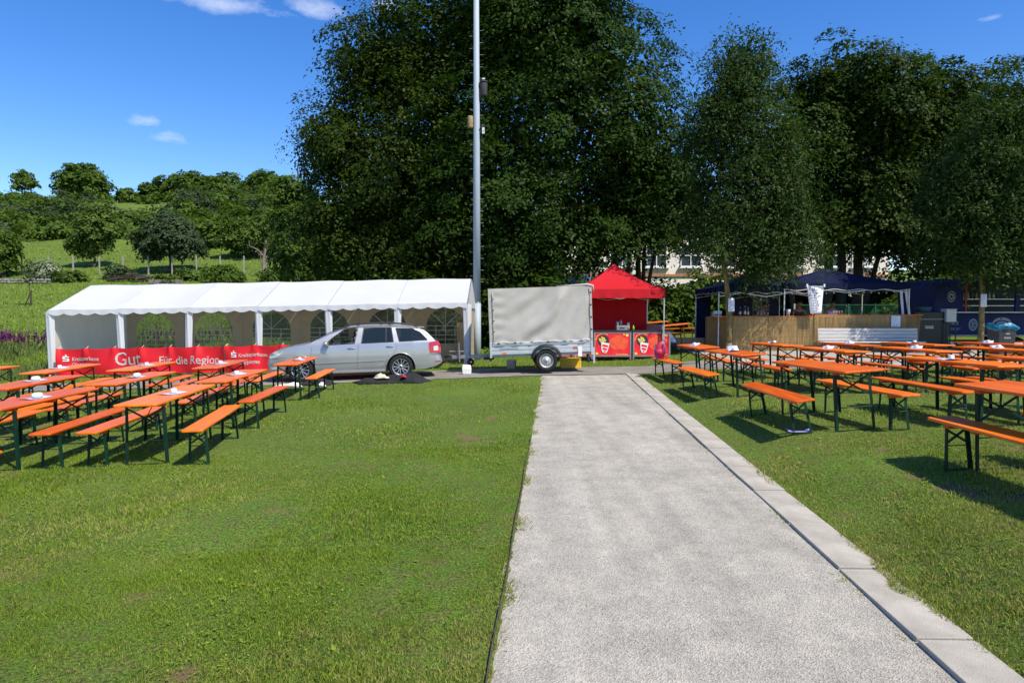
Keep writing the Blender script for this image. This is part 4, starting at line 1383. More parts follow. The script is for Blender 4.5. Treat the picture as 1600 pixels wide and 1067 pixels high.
b = MB().lathe([(0.001, 0), (0.13, 0), (0.155, 0.26), (0.162, 0.27), (0.15, 0.265), (0.12, 0.02), (0.001, 0.02)], 24).build('bucket', MAT_WHITEPL, smooth=True)
b.location = gpoint(-0.02, 20.75)
tag(b, 'white plastic bucket standing on the grass under the trailer', 'bucket')
def cloth(name, x, y, w, d, h, mat, label, cat, seed=1, z=0.0, parts=()):
    r = random.Random(seed)
    ph = [r.uniform(0, 6.28) for _ in range(6)]
    def f(u, v):
        a = (u - 0.5); c = (v - 0.5)
        e = max(0.0, 1 - (2 * abs(a)) ** 4) * max(0.0, 1 - (2 * abs(c)) ** 4)
        zz = h * e * (0.42 + 0.26 * (1 + math.sin(6 * u + ph[0] + 3 * v)) + 0.13 * math.sin(13 * u + ph[1]) * math.sin(9 * v + ph[2]) + 0.05 * math.sin(24 * u + 7 * v + ph[3]))
        px = w * a * (1 + 0.12 * math.sin(5 * v + ph[4]))
        py = d * c * (1 + 0.25 * math.sin(7 * u + ph[5]))
        return (px, py, max(0.012, zz))
    o = MB().grid(f, 34, 16).build(name, mat, smooth=True, thick=0.006)
    o.location = gpoint(x, y, z)
    tag(o, label, cat)
    return o
MAT_DARKCLOTH = pm('black_cloth', (0.012, 0.012, 0.014), rough=0.9, var=0.5, scale=10, bump=0.4, bscale=40)
MAT_WHITECLOTH = pm('white_cloth', (0.70, 0.69, 0.66), rough=0.85, var=0.1, scale=10, bump=0.3, bscale=40)
MAT_CREAMCLOTH = pm('cream_cloth', (0.55, 0.50, 0.38), rough=0.9, var=0.35, scale=30, bump=0.5, bscale=50)
MAT_REDCLOTH = pm('red_cloth', (0.55, 0.02, 0.02), rough=0.8, var=0.2)
cloth('tarpaulin_heap', -3.05, 17.28, 1.85, 0.55, 0.26, MAT_DARKCLOTH, 'heap of black tarpaulin on the lawn edge below the car', 'tarpaulin', 3)
cloth('jacket', -3.30, 17.20, 0.36, 0.22, 0.13, MAT_CREAMCLOTH, 'cream jacket lying on the black tarpaulin heap', 'jacket', 5, 0.13)
cloth('scarf', -2.72, 17.10, 0.13, 0.10, 0.08, MAT_REDCLOTH, 'small red cloth on the black tarpaulin heap', 'cloth', 6, 0.16)
cloth('tarpaulin_heap', -4.95, 17.12, 0.95, 0.45, 0.17, MAT_DARKCLOTH, 'smaller black cloth heap behind the bench by the front wheel', 'tarpaulin', 7)
cloth('towel', -5.55, 16.98, 0.62, 0.35, 0.10, MAT_WHITECLOTH, 'white cloth on the lawn edge below the front wheel', 'towel', 8)
cloth('cloth', -4.72, 16.86, 0.22, 0.16, 0.10, MAT_WHITECLOTH, 'small white cloth in front of the smaller black heap', 'cloth', 9, 0.0)
bgv = [(-0.12, -0.08, 0), (0.12, -0.08, 0), (0.12, 0.08, 0), (-0.12, 0.08, 0), (-0.135, -0.07, 0.16), (0.13, -0.075, 0.15), (0.125, 0.07, 0.15), (-0.13, 0.07, 0.16), (-0.12, -0.03, 0.27), (0.105, -0.035, 0.255), (0.105, 0.03, 0.26), (-0.12, 0.03, 0.27)]
o = MB().add(bgv, [(0, 3, 2, 1), (0, 1, 5, 4), (1, 2, 6, 5), (2, 3, 7, 6), (3, 0, 4, 7), (4, 5, 9, 8), (5, 6, 10, 9), (6, 7, 11, 10), (7, 4, 8, 11), (8, 9, 10, 11)]).build('bag', MAT_WHITECLOTH, bevel=0.02)
o.location = gpoint(-1.27, 19.15, 0.012)
tag(o, 'white carrier bag under the trailer drawbar', 'bag')

# ------------------------------------------------------------------ floodlight pole
MAT_POLE = pm('pale_blue_grey_pole', (0.33, 0.39, 0.46), rough=0.6, metal=0.0, var=0.08, scale=5, stretch=(1, 1, 0.2))
pole = empty('light_pole', gpoint(-1.255, 24.5))
MB().tube([(0, 0, -0.2), (0, 0, 2.05)], [0.142, 0.139], 24).build('lower_mast', MAT_POLE, pole, smooth=True)
MB().lathe([(0.139, 2.045), (0.143, 2.05), (0.143, 2.075), (0.135, 2.08)], 24).build('mast_joint', MAT_GALV, pole, smooth=True)
MB().tube([(0, 0, 2.05), (0, 0, 7.0), (0, 0, 15.5)], [0.134, 0.118, 0.085], 24).build('upper_mast', MAT_POLE, pole, smooth=True)
for k in range(22):
    z = 2.6 + 0.42 * k
    for s in (-1, 1):
        MB().tube([(s * 0.09, 0.02, z + 0.2 * (s > 0)), (s * 0.24, 0.02, z + 0.2 * (s > 0))], 0.008, 5).build('climbing_peg', MAT_GALV, pole)
MB().bar((-1.2, 0, 15.3), (1.2, 0, 15.3), 0.1, 0.1).build('lamp_bar', MAT_GALV, pole)
for x in (-0.9, 0, 0.9):
    MB().box((x, -0.15, 15.55), (0.5, 0.3, 0.4)).build('floodlight', MAT_GALV, pole, bevel=0.03)
tag(pole, 'tall pale blue-grey floodlight pole between white tent and trailer', 'light pole')
MAT_NESTGREY = pm('dark_woodcrete', (0.035, 0.036, 0.042), rough=0.85, var=0.25, scale=14)
MAT_NESTTAN = pm('tan_woodcrete', (0.30, 0.22, 0.10), rough=0.85, var=0.3, scale=10)
def nestbox(x, z, r, h, mat, label, lid, hole=False):
    b0 = pole.location
    e = empty('nest_box', (b0.x + x, b0.y - 0.05, b0.z + z))
    MB().lathe([(0.001, 0), (r * 0.9, 0), (r, 0.03), (r, h - 0.03), (r * 0.92, h), (0.001, h)], 20).build('shell', mat, e, smooth=True)
    if lid:
        MB().lathe([(0.001, h), (r * 1.12, h + 0.005), (r * 1.1, h + 0.05), (0.001, h + 0.08)], 20).build('lid', mat, e, smooth=True)
        MB().box((0, 0, h + 0.14), (0.10, 0.05, 0.04)).bar((0, 0, h + 0.06), (0, 0, h + 0.14), 0.02, 0.02).build('hanger', MAT_WHITEPL, e)
    if hole:
        MB().box((0.02, -r - 0.004, h * 0.5), (0.08, 0.02, h * 0.8)).build('front_plate', MAT_WHITECLOTH, e)
        MB().lathe([(0.001, 0), (0.022, 0)], 14, M=Matrix.Translation((0.02, -r - 0.017, h * 0.42)) @ Matrix.Rotation(math.pi / 2, 4, 'X')).build('entrance_hole', MAT_INK, e)
        MB().add([(-0.10, -r, h), (0.13, -r, h), (0.0, -r, h + 0.10), (-0.10, r, h), (0.13, r, h), (0.0, r, h + 0.10)], [(0, 1, 2), (3, 5, 4), (0, 2, 5, 3), (1, 4, 5, 2), (0, 3, 4, 1)]).build('roof', MAT_NESTGREY, e)
    MB().bar((0, 0, h * 0.6), (-x * 0.6, 0.05, h * 0.6), 0.03, 0.02).build('bracket', MAT_GALV, e)
    tag(e, label, 'nest box', 'nest boxes on the floodlight pole')
nestbox(0.255, 9.33, 0.130, 0.46, MAT_NESTGREY, 'big dark grey cylindrical nest box, topmost on the pole', True)
nestbox(-0.215, 8.22, 0.098, 0.41, MAT_NESTTAN, 'tan rounded nest box left of the pole', False)
nestbox(0.225, 7.98, 0.08, 0.26, MAT_NESTGREY, 'small nest box with white front and hole right of pole', False, True)

# ------------------------------------------------------------------ white party tent
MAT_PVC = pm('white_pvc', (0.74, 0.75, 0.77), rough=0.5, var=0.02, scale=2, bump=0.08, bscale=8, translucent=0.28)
MAT_PVCBACK = pm('beige_tent_cloth', (0.50, 0.395, 0.285), rough=0.7, var=0.06, scale=3, bump=0.15, bscale=10, translucent=0.30)  # beige-tan cloth of the back wall
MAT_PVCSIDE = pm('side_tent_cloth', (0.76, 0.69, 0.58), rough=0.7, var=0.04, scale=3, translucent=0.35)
MAT_TENTWIN = glass_mat('tent_window_film', (0.12, 0.12, 0.11), 0.45, 0.2)
MAT_MUNTIN = pm('pale_window_tape', (0.42, 0.44, 0.44), rough=0.6, var=0.05)
BX0, BX1, TY0, TY1 = -13.78, -1.34, 20.36, 24.4
NB = 6
tent = empty('white_tent', (0, 0, 0))
bw = (BX1 - BX0) / NB
def tg(x): return -0.045 + 0.0185 * (x - BX1)
EAVE, RIDGE = 2.03, 2.84
YM = (TY0 + TY1) / 2
# one roof panel for each bay and slope
for k in range(NB):
    xa = BX0 + k * bw; xb = xa + bw
    for side in (0, 1):
        ye = TY0 - 0.05 if side == 0 else TY1 + 0.05
        def rf_(u, v, xa=xa, ye=ye, side=side):
            x = xa + (0.004 if u == 0 else -0.004 if u == 1 else 0) + u * bw
            y = ye + (YM - ye) * v
            z = tg(x) + EAVE + (RIDGE - EAVE) * v - 0.035 * math.sin(math.pi * v) * math.sin(math.pi * u) + 0.012 * math.sin(math.pi * u * 2 + k)
            return (x, y, z)
        MB().grid(rf_, 10, 8).build('roof_panel', MAT_PVC, tent, smooth=True)
    for ye, nm_ in ((TY0 - 0.055, 'front'), (TY1 + 0.055, 'back')):
        def vf(u, v, xa=xa, ye=ye):
            x = xa + u * bw
            sc = 0.065 * abs(math.sin(math.pi * u * 4.5)) ** 0.8
            drop = 0.10 + sc
            return (x, ye - 0.006 * math.sin(u * 31.4), tg(x) + EAVE + 0.004 - v * drop)
        MB().grid(vf, 40, 3).build('valance', MAT_PVC, tent, smooth=True)
# curtains gathered round the posts, and the steel posts
for k in range(NB + 1):
    x = BX0 + k * bw
    for y in (TY0, TY1):
        MB().tube([(x, y + 0.02, tg(x) - 0.05), (x, y + 0.02, tg(x) + EAVE - 0.02)], 0.019, 8).build('post', MAT_GALV, tent)
    MB().tube([(x, TY0 + 0.02, tg(x) + EAVE - 0.03), (x, YM, tg(x) + RIDGE - 0.04), (x, TY1 - 0.02, tg(x) + EAVE - 0.03)], 0.019, 8).build('rafter', MAT_GALV, tent)
    if k < NB + 1:
        cw = 0.105 if 0 < k < NB else 0.12
        def cf(u, v, x=x, cw=cw, k=k):
            t = 2 * math.pi * u
            r_ = cw * (0.78 + 0.22 * v) * (1 + 0.16 * math.sin(t * 5 + 3 * v + k))
            lean = 0.05 * math.sin(k * 2.1) * (1 - v)
            return (x + lean + r_ * math.cos(t) * 1.0, TY0 + 0.03 + r_ * 0.55 * math.sin(t), tg(x) + 0.02 + v * (EAVE - 0.06))
        MB().grid(cf, 30, 12).build('gathered_curtain', MAT_PVC, tent, smooth=True)
for y, z in ((TY0, EAVE - 0.03), (TY1, EAVE - 0.03), (YM, RIDGE - 0.045)):
    MB().tube([(BX0, y, tg(BX0) + z), (BX1, y, tg(BX1) + z)], 0.018, 8).build('purlin', MAT_GALV, tent)
# gables and end walls
for x, nm_ in ((BX0 - 0.03, -1), (BX1 + 0.03, 1)):
    MB().add([(x, TY0 - 0.05, tg(x) + EAVE - 0.17), (x, TY1 + 0.05, tg(x) + EAVE - 0.17), (x, TY1 + 0.05, tg(x) + EAVE), (x, YM, tg(x) + RIDGE - 0.012), (x, TY0 - 0.05, tg(x) + EAVE)], [(0, 1, 2, 3, 4)]).build('gable', MAT_PVC, tent)
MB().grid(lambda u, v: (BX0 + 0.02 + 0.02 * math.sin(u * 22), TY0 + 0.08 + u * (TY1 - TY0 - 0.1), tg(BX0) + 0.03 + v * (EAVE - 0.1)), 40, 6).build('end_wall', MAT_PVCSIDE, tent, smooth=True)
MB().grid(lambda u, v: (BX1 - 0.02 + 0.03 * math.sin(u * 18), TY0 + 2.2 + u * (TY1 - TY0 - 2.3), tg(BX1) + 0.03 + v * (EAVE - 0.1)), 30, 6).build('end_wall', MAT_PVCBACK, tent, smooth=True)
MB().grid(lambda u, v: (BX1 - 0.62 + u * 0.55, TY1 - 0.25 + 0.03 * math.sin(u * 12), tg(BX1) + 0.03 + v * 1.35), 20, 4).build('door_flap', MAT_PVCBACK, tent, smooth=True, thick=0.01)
# back wall: each bay with an arched window
def arch(cx, w, z0, zs, n=14):
    r_ = w / 2
    pts = [(cx - r_, z0), (cx + r_, z0)]
    for i in range(n + 1):
        t = math.pi * i / n
        pts.append((cx + r_ * math.cos(t), zs + r_ * 0.92 * math.sin(t)))
    return pts
for k in range(NB):
    xa = BX0 + k * bw; xb = xa + bw; cx = (xa + xb) / 2
    g0 = tg(cx)
    w, z0, zs = 1.36, g0 + 0.62, g0 + 1.27
    a = arch(cx, w, z0, zs)
    n = len(a)
    m = MB()
    # wall cloth round the opening: connect each arch point to the bay's rim
    rim = []
    for (px, pz) in a:
        dx, dz_ = px - cx, pz - (z0 + 0.55)
        s = min((bw / 2) / max(abs(dx), 1e-6), ((EAVE - 0.02 + g0 - (z0 + 0.55)) / dz_) if dz_ > 1e-6 else 1e9, ((z0 + 0.55 - g0 - 0.02) / -dz_) if dz_ < -1e-6 else 1e9)
        rim.append((cx + dx * s, z0 + 0.55 + dz_ * s))
    corners = [(xa, g0 + 0.02), (xb, g0 + 0.02), (xb, g0 + EAVE - 0.02), (xa, g0 + EAVE - 0.02)]
    vs = [(p[0], TY1, p[1]) for p in a] + [(p[0], TY1 + 0.01 * math.sin(i * 2.0), p[1]) for i, p in enumerate(rim)] + [(p[0], TY1, p[1]) for p in corners]
    fs = [(i, (i + 1) % n, n + (i + 1) % n, n + i) for i in range(n)]
    fs += [(2 * n, n + 0, n + 1, 2 * n + 1)]
    ir = max(range(2, n), key=lambda i: rim[i][0] + rim[i][1]); il = max(range(2, n), key=lambda i: -rim[i][0] + rim[i][1])
    fs += [tuple([2 * n + 1] + [n + i for i in range(1, ir + 1)][::1] + [2 * n + 2])] if False else []
    m.add(vs, fs)
    # fill the four corners of the bay
    def corner_fill(ci, lo, hi):
        for i in range(lo, hi):
            m.add([vs[2 * n + ci], vs[n + i], vs[n + (i + 1) % n]], [(0, 1, 2)])
    corner_fill(1, 1, 3); corner_fill(2, 3, 8); corner_fill(3, 8, n - 1); corner_fill(0, n - 1, n)
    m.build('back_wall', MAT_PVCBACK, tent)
    win = MB().add([(p[0], TY1 + 0.004, p[1]) for p in a], [tuple(range(n))]).build('window', MAT_TENTWIN, tent)
    mu = MB()
    yb = TY1 - 0.012
    for q in (-1, 0, 1):
        mu.bar((cx + q * w / 4, yb, z0), (cx + q * w / 4, yb, zs), 0.022, 0.008, up=(0, 1, 0))
    for q in range(5):
        mu.bar((cx - w / 2, yb - 0.004, z0 + q * (zs - z0) / 4), (cx + w / 2, yb - 0.004, z0 + q * (zs - z0) / 4), 0.022, 0.008, up=(0, 1, 0))
    for t in (R(45), R(90), R(135)):
        mu.bar((cx, yb - 0.006, zs), (cx + w / 2 * math.cos(t), yb - 0.006, zs + w / 2 * 0.92 * math.sin(t)), 0.022, 0.008, up=(0, 1, 0))
    mu.build('glazing_bar', MAT_MUNTIN, win)
tag(tent, 'long white party tent with arched windows in its back wall', 'tent')

# ------------------------------------------------------------------ red bank banners tied along the tent front
MAT_BANNER = pm('red_banner', (0.62, 0.012, 0.022), rough=0.55, var=0.10, scale=2.0, spec=0.3)
MAT_PRINT = pm('white_print', (0.80, 0.79, 0.77), rough=0.6, var=0.03)
BNY = TY0 - 0.14
def ban_fn(x, z, x0, x1):
    """fold depth and edge sag of a banner at (x, z)"""
    k = (x - x0) / (x1 - x0)
    ties = 6
    ph = (k * ties) % 1.0
    droop = 0.045 * math.sin(math.pi * ph)
    fold = 0.045 * math.sin(x * 4.6 + z * 2.6) * (1 - 0.4 * z) + 0.022 * math.sin(x * 9.1 - z * 5.5 + 1.0)
    e_ = min(ph, 1 - ph)
    fold += 0.075 * math.exp(-(e_ / (0.06 + 0.35 * (0.8 - z))) ** 2) * (0.3 + z)
    return fold, droop
def banner(x0, x1, label, texts):
    e = empty('banner', (0, 0, 0))
    h = 0.80
    def pos(x, z):
        f, d = ban_fn(x, z, x0, x1)
        return (x, BNY - f, tg(x) + 0.10 + z * (1 - 0.0) - d * (z / h))
    MB().grid(lambda u, v: pos(x0 + u * (x1 - x0), v * h), 150, 14).build('cloth', MAT_BANNER, e, smooth=True)
    for k in range(7):
        x = x0 + k * (x1 - x0) / 6
        z = tg(x) + 0.88
        MB().tube([(x, BNY + 0.02, z), (x + 0.02, TY0 - 0.02, z + 0.06)], 0.006, 5).build('tie', MAT_WHITEPL, e)
    for (s, x, z, size, bold, sxx) in texts:
        def fn(p, x=x, z=z):
            q = pos(p.x + x, p.z + z)
            return Vector((q[0], q[1] - 0.012, q[2]))
        if s == '#S':
            t = MB()
            w, hh, b_ = size * 0.78, size * 0.80, size * 0.16
            polys = [[(0, 0), (w, 0), (w, b_), (0, b_)], [(w - b_ * 1.3, b_), (w, b_), (w, hh * 0.5 - b_ * .4), (w - b_ * 1.3, hh * 0.5 - b_ * .4)],
                     [(0, hh * 0.5 - b_ * .4), (w, hh * 0.5 - b_ * .4), (w, hh * 0.5 + b_ * .4), (0, hh * 0.5 + b_ * .4)],
                     [(0, hh * 0.5 + b_ * .4), (b_ * 1.3, hh * 0.5 + b_ * .4), (b_ * 1.3, hh - b_), (0, hh - b_)], [(0, hh - b_), (w, hh - b_), (w, hh), (0, hh)]]
            for p in polys:
                t.add([tuple(fn(Vector((a, 0, c)))) for a, c in p], [(0, 1, 2, 3)])
            dots = [(w * 0.5 + size * 0.12 * math.cos(q), hh + size * 0.18 + size * 0.12 * math.sin(q)) for q in np.linspace(0, 2 * math.pi, 13)[:-1]]
            t.add([tuple(fn(Vector((a, 0, c)))) for a, c in dots], [tuple(range(12))])
            t.build('logo', MAT_PRINT, e)
        else:
            text_mesh(s, size, MAT_PRINT, e, fn=fn, bold=bold, sx=sxx)
    tag(e, label, 'banner', 'red banners along the tent')
K = 20.2 / 1066.7
XA0, XA1 = (88 - 800) * K, (350.5 - 800) * K
def kx(px): return (px - 800) * K
banner(XA0, XA1, 'red banner with large white lettering along the left tent front', [
    ('#S', kx(97), 0.43, 0.19, 0, 1), ('Kreissparkasse', kx(109), 0.44, 0.165, 0.003, 0.86), ('Göppingen', kx(109), 0.27, 0.165, 0.003, 0.86),
    ('Gut.', kx(177), 0.28, 0.56, 0.004, 0.92), ('Für die Region', kx(246), 0.28, 0.36, 0.003, 0.85)])
banner(XA1 + 0.03, XA1 + 0.03 + (XA1 - XA0), 'red banner passing behind the front of the silver car', [
    ('#S', kx(360.5), 0.46, 0.19, 0, 1), ('Kreissparkasse', kx(372), 0.47, 0.165, 0.003, 0.86), ('Göppingen', kx(372), 0.25, 0.165, 0.003, 0.86),
    ('Gut.', kx(440), 0.28, 0.56, 0.004, 0.92), ('Für die Region', kx(509), 0.28, 0.36, 0.003, 0.85)])

# ------------------------------------------------------------------ pop-up tents
def popup(name, cx, cy, w, d, eave, val, peak, z0, mat, legmat, label, scallop=0.0, trim=None, back=None, rot=0.0, curve=0.35, group=None):
    e = empty(name, (cx, cy, z0), rot)
    def can(side):
        def f(u, v):
            a = (u - 0.5) * 2
            t = v
            k = 1 - t
            hw, hd = w / 2 * k, d / 2 * k
            z = eave + (peak - eave) * (t * (1 - curve) + curve * t * t) - 0.03 * math.sin(math.pi * t) * (1 - a * a)
            if side == 0: return (a * hw, -hd, z)
            if side == 1: return (hw, a * hd, z)
            if side == 2: return (-a * hw, hd, z)
            return (-hw, -a * hd, z)
        return f
    for s in range(4):
        MB().grid(can(s), 12, 12).build('canopy_panel', mat, e, smooth=True)
    per = [((-w / 2, -d / 2), (w / 2, -d / 2)), ((w / 2, -d / 2), (w / 2, d / 2)), ((w / 2, d / 2), (-w / 2, d / 2)), ((-w / 2, d / 2), (-w / 2, -d / 2))]
    for (a, b_) in per:
        def f(u, v, a=a, b_=b_):
            x, y = a[0] + (b_[0] - a[0]) * u, a[1] + (b_[1] - a[1]) * u
            dr = val - scallop * (0.5 + 0.5 * math.cos(2 * math.pi * u * 5))
            nx, ny = (b_[1] - a[1]), -(b_[0] - a[0])
            L = math.hypot(nx, ny)
            o_ = 0.012 + 0.012 * math.sin(u * 40) * v
            return (x + nx / L * o_, y + ny / L * o_, eave + 0.006 - v * dr)
        MB().grid(f, 40, 4).build('valance', mat, e, smooth=True)
        if trim is not None:
            pts = [f(i / 40, 1.0) for i in range(41)]
            MB().tube(pts, 0.011, 5).build('valance_trim', trim, e)
    for sx_ in (-1, 1):
        for sy_ in (-1, 1):
            MB().box((sx_ * (w / 2 - 0.02), sy_ * (d / 2 - 0.02), eave / 2), (0.036, 0.036, eave)).build('leg', legmat, e)
            MB().box((sx_ * (w / 2 - 0.02), sy_ * (d / 2 - 0.02), 0.006), (0.10, 0.10, 0.012)).build('foot_plate', legmat, e)
    for y in (-d / 2 + 0.03, d / 2 - 0.03):
        for k in range(2):
            x0, x1 = -w / 2 + k * w / 2, -w / 2 + (k + 1) * w / 2
            MB().bar((x0, y, eave - 0.32), (x1, y, eave - 0.06), 0.015, 0.025).bar((x0, y + 0.016, eave - 0.06), (x1, y + 0.016, eave - 0.32), 0.015, 0.025).build('scissor_truss', legmat, e)
    MB().box((0, 0, (peak + eave) / 2 - 0.15), (0.04, 0.04, peak - eave + 0.2)).build('centre_pole', legmat, e)
    if back is not None:
        MB().grid(lambda u, v: (-w / 2 + u * w, d / 2 + 0.02 + 0.02 * math.sin(u * 22), 0.03 + v * (eave - 0.05)), 50, 6).build('back_wall', back, e, smooth=True)
    tag(e, label, 'tent', group)
    return e
MAT_REDCANVAS = pm('red_canvas', (0.66, 0.020, 0.030), rough=0.75, var=0.05, scale=3, translucent=0.30, spec=0.2)
MAT_LEGSILVER = pm('silver_frame', (0.55, 0.56, 0.57), rough=0.4, metal=0.5, var=0.06)
RT_C = (3.62, 24.35)
ZT = 0.10
redtent = popup('snack_tent', RT_C[0], RT_C[1], 3.0, 2.9, 2.36, 0.30, 3.32, ZT, MAT_REDCANVAS, MAT_LEGSILVER, 'red pop-up snack tent right of the trailer', back=MAT_REDCANVAS, curve=0.42)
MAT_GREYWALL = pm('grey_half_wall', (0.42, 0.42, 0.44), rough=0.5, var=0.08)
MB().box((1.46, 0.0, 0.62), (0.02, 2.7, 1.1)).build('side_half_wall', MAT_GREYWALL, redtent)
# serving counters with printed fronts
MAT_COUNTERTOP = pm('black_countertop', (0.02, 0.02, 0.022), rough=0.3, var=0.2)
MAT_FRAMEGREY = pm('grey_profile', (0.28, 0.28, 0.28), rough=0.45, metal=0.4, var=0.1)
MAT_POSTER = pm('poster_red', (0.86, 0.012, 0.045), rough=0.7, var=0.06, scale=4, spec=0.15, col2=(0.90, 0.05, 0.05))
MAT_POSTERORANGE = pm('poster_orange', (0.90, 0.11, 0.05), rough=0.7, var=0.25, scale=5, spec=0.15)
MAT_FRY = pm('fries_yellow', (0.86, 0.64, 0.14), rough=0.6, var=0.2, scale=30, spec=0.15)
MAT_CARTONW = pm('carton_white', (0.80, 0.80, 0.80), rough=0.4, var=0.04)
def counter(cx, cy, w, label):
    e = empty('serving_counter', (cx, cy, ZT))
    h, d = 0.98, 0.6
    MB().box((0, 0, h - 0.02), (w + 0.04, d + 0.04, 0.04)).build('countertop', MAT_COUNTERTOP, e, bevel=0.006)
    for x in (-w / 2 + 0.025, w / 2 - 0.025):
        for y in (-d / 2 + 0.025, d / 2 - 0.025):
            MB().box((x, y, (h - 0.04) / 2), (0.05, 0.05, h - 0.04)).build('corner_post', MAT_FRAMEGREY, e)
    for z in (0.115, h - 0.075):
        MB().box((0, -d / 2 + 0.022, z), (w - 0.1, 0.04, 0.05)).build('rail', MAT_FRAMEGREY, e)
    y = -d / 2 + 0.006
    z0, z1 = 0.14, h - 0.10
    pw = w - 0.1
    p = MB().box((0, y + 0.012, (z0 + z1) / 2), (pw, 0.012, z1 - z0)).build('front_panel', MAT_POSTER, e)
    yy = y + 0.003
    # glow of orange in the print, fries carton, corner fries and a caption line: flat print
    def blob(cx_, cz_, rx, rz, mat, nm_, k=26, dy=0.0, wob=0.0):
        pts = [(cx_ + rx * (1 + wob * math.sin(5 * t)) * math.cos(t), yy - dy, cz_ + rz * (1 + wob * math.sin(5 * t)) * math.sin(t)) for t in np.linspace(0, 2 * math.pi, k + 1)[:-1]]
        MB().add(pts, [tuple(range(k))]).build(nm_, mat, p)
    blob(0.18 * pw, z0 + 0.42, 0.27 * pw, 0.24, MAT_POSTERORANGE, 'print_glow', dy=0.001, wob=0.06)
    blob(-0.27 * pw, z1 - 0.24, 0.17 * pw, 0.19, MAT_INK, 'print_shadow', dy=0.002)
    r = random.Random(9)
    fr = MB()
    for k in range(26):
        a = r.uniform(-0.9, 0.9)
        x0 = -0.27 * pw + 0.13 * pw * a * 0.8 + r.uniform(-0.02, 0.02)
        zz = z1 - 0.30 + r.uniform(-0.02, 0.16) * (1 - a * a * 0.5)
        an = a * 0.5 + r.uniform(-0.5, 0.5)
        dx, dz_ = math.sin(an) * 0.055, math.cos(an) * 0.055
        nxx, nzz = dz_ * 0.30, -dx * 0.30
        d3 = yy - 0.003 - 0.0003 * k
        fr.add([(x0 - nxx, d3, zz - nzz), (x0 + nxx, d3, zz + nzz), (x0 + nxx + dx, d3, zz + nzz + dz_), (x0 - nxx + dx, d3, zz - nzz + dz_)], [(0, 1, 2, 3)])
    fr.build('printed_fries', MAT_FRY, p)['kind'] = 'stuff'
    tl = -0.20
    def T(px, pz):
        c, s = math.cos(tl), math.sin(tl)
        return (-0.22 * pw + px * c - pz * s, yy - 0.012, z0 + 0.22 + px * s * -1 * -1 + pz * c)
    cart = [(-0.17, 0.20), (0.12, 0.21), (0.10, -0.06), (0.055, -0.14), (-0.05, -0.14), (-0.11, -0.05)]
    MB().add([T(*q) for q in cart], [tuple(range(6))]).build('printed_carton', MAT_CARTONW, p)
    for (xa, xb, za, zb) in ((-0.11, 0.085, 0.06, 0.135), (-0.08, 0.075, -0.045, 0.03), (-0.03, 0.045, -0.115, -0.065)):
        MB().add([(q[0], q[1] - 0.001, q[2]) for q in (T(xa, za), T(xb, za), T(xb, zb), T(xa, zb))], [(0, 1, 2, 3)]).build('carton_band', MAT_POSTER, p)
    arc = MB()
    for k in range(9):
        t = math.pi * (0.32 + 0.62 * k / 8)
        x0, zz = -0.27 * pw + 0.215 * pw * math.cos(t), z1 - 0.24 + 0.235 * math.sin(t)
        arc.add([(x0 - 0.016, yy - 0.002, zz - 0.012), (x0 + 0.016, yy - 0.002, zz - 0.012), (x0 + 0.016, yy - 0.002, zz + 0.014), (x0 - 0.016, yy - 0.002, zz + 0.014)], [(0, 1, 2, 3)])
    arc.build('printed_slogan', MAT_FRY, p)['kind'] = 'stuff'
    for (xx_, zz_, rr_) in ((0.42 * pw, z1 - 0.06, 0.055), (0.33 * pw, z1 - 0.03, 0.03), (-0.45 * pw, z0 + 0.06, 0.05)):
        blob(xx_, zz_, rr_, rr_ * 0.9, MAT_FRY, 'printed_chip', 9, 0.002, 0.2)
    MB().add([(0.10 * pw, yy - 0.002, z0 + 0.018), (0.44 * pw, yy - 0.002, z0 + 0.018), (0.44 * pw, yy - 0.002, z0 + 0.036), (0.10 * pw, yy - 0.002, z0 + 0.036)], [(0, 1, 2, 3)]).build('caption', MAT_FRY, p)
    tag(e, label, 'counter', 'serving counters of the snack tent')
    return e
for i, (cx, lb) in enumerate(((2.10, 'serving counter with red fries poster, half hidden behind the trailer'), (3.40, 'serving counter with red fries poster, middle of the snack tent'), (4.72, 'serving counter with red fries poster, beside the grey half wall'))):
    counter(cx + 0.0, 23.35, 1.27, lb)
MAT_STEEL = pm('kitchen_steel', (0.40, 0.40, 0.41), rough=0.3, metal=0.85, var=0.1)
till = empty('cash_box', (3.75, 23.40, ZT + 0.98))
MB().box((0, 0, 0.08), (0.38, 0.34, 0.16)).build('drawer_box', MAT_FRAMEGREY, till, bevel=0.01)
MB().box((0, -0.175, 0.08), (0.16, 0.012, 0.03)).build('handle_slot', MAT_INK, till)
tag(till, 'grey steel box with a handle slot on the counter', 'box')
jars = (('metal_jar', 3.62, 23.42, 0.16, 0.055, 0.14, MAT_STEEL, 'metal canister on the left of the grey box'), ('metal_jar', 3.74, 23.46, 0.16, 0.045, 0.18, MAT_FRAMEGREY, 'dark canister in the middle on the grey box'), ('carton', 3.99, 23.42, 0.0, 0.05, 0.26, MAT_CREAMCLOTH, 'pale carton right of the grey box on the counter'))
for (nm_, x, y, dz, r_, h, mt, lb) in jars:
    o = MB().lathe([(0.001, 0), (r_, 0), (r_, h * 0.85), (r_ * 0.8, h * 0.92), (r_ * 0.8, h), (0.001, h)], 18).build(nm_, mt, smooth=True)
    o.location = (x, y, ZT + 0.98 + dz)
    tag(o, lb, 'container')
MAT_LIME = pm('lime_plastic', (0.25, 0.55, 0.03), rough=0.4, var=0.1)
o = MB().lathe([(0.001, 0), (0.035, 0), (0.035, 0.11), (0.012, 0.14), (0.012, 0.17), (0.001, 0.172)], 16).build('squeeze_bottle', MAT_LIME, smooth=True)
o.location = (4.13, 23.22, ZT + 0.98)
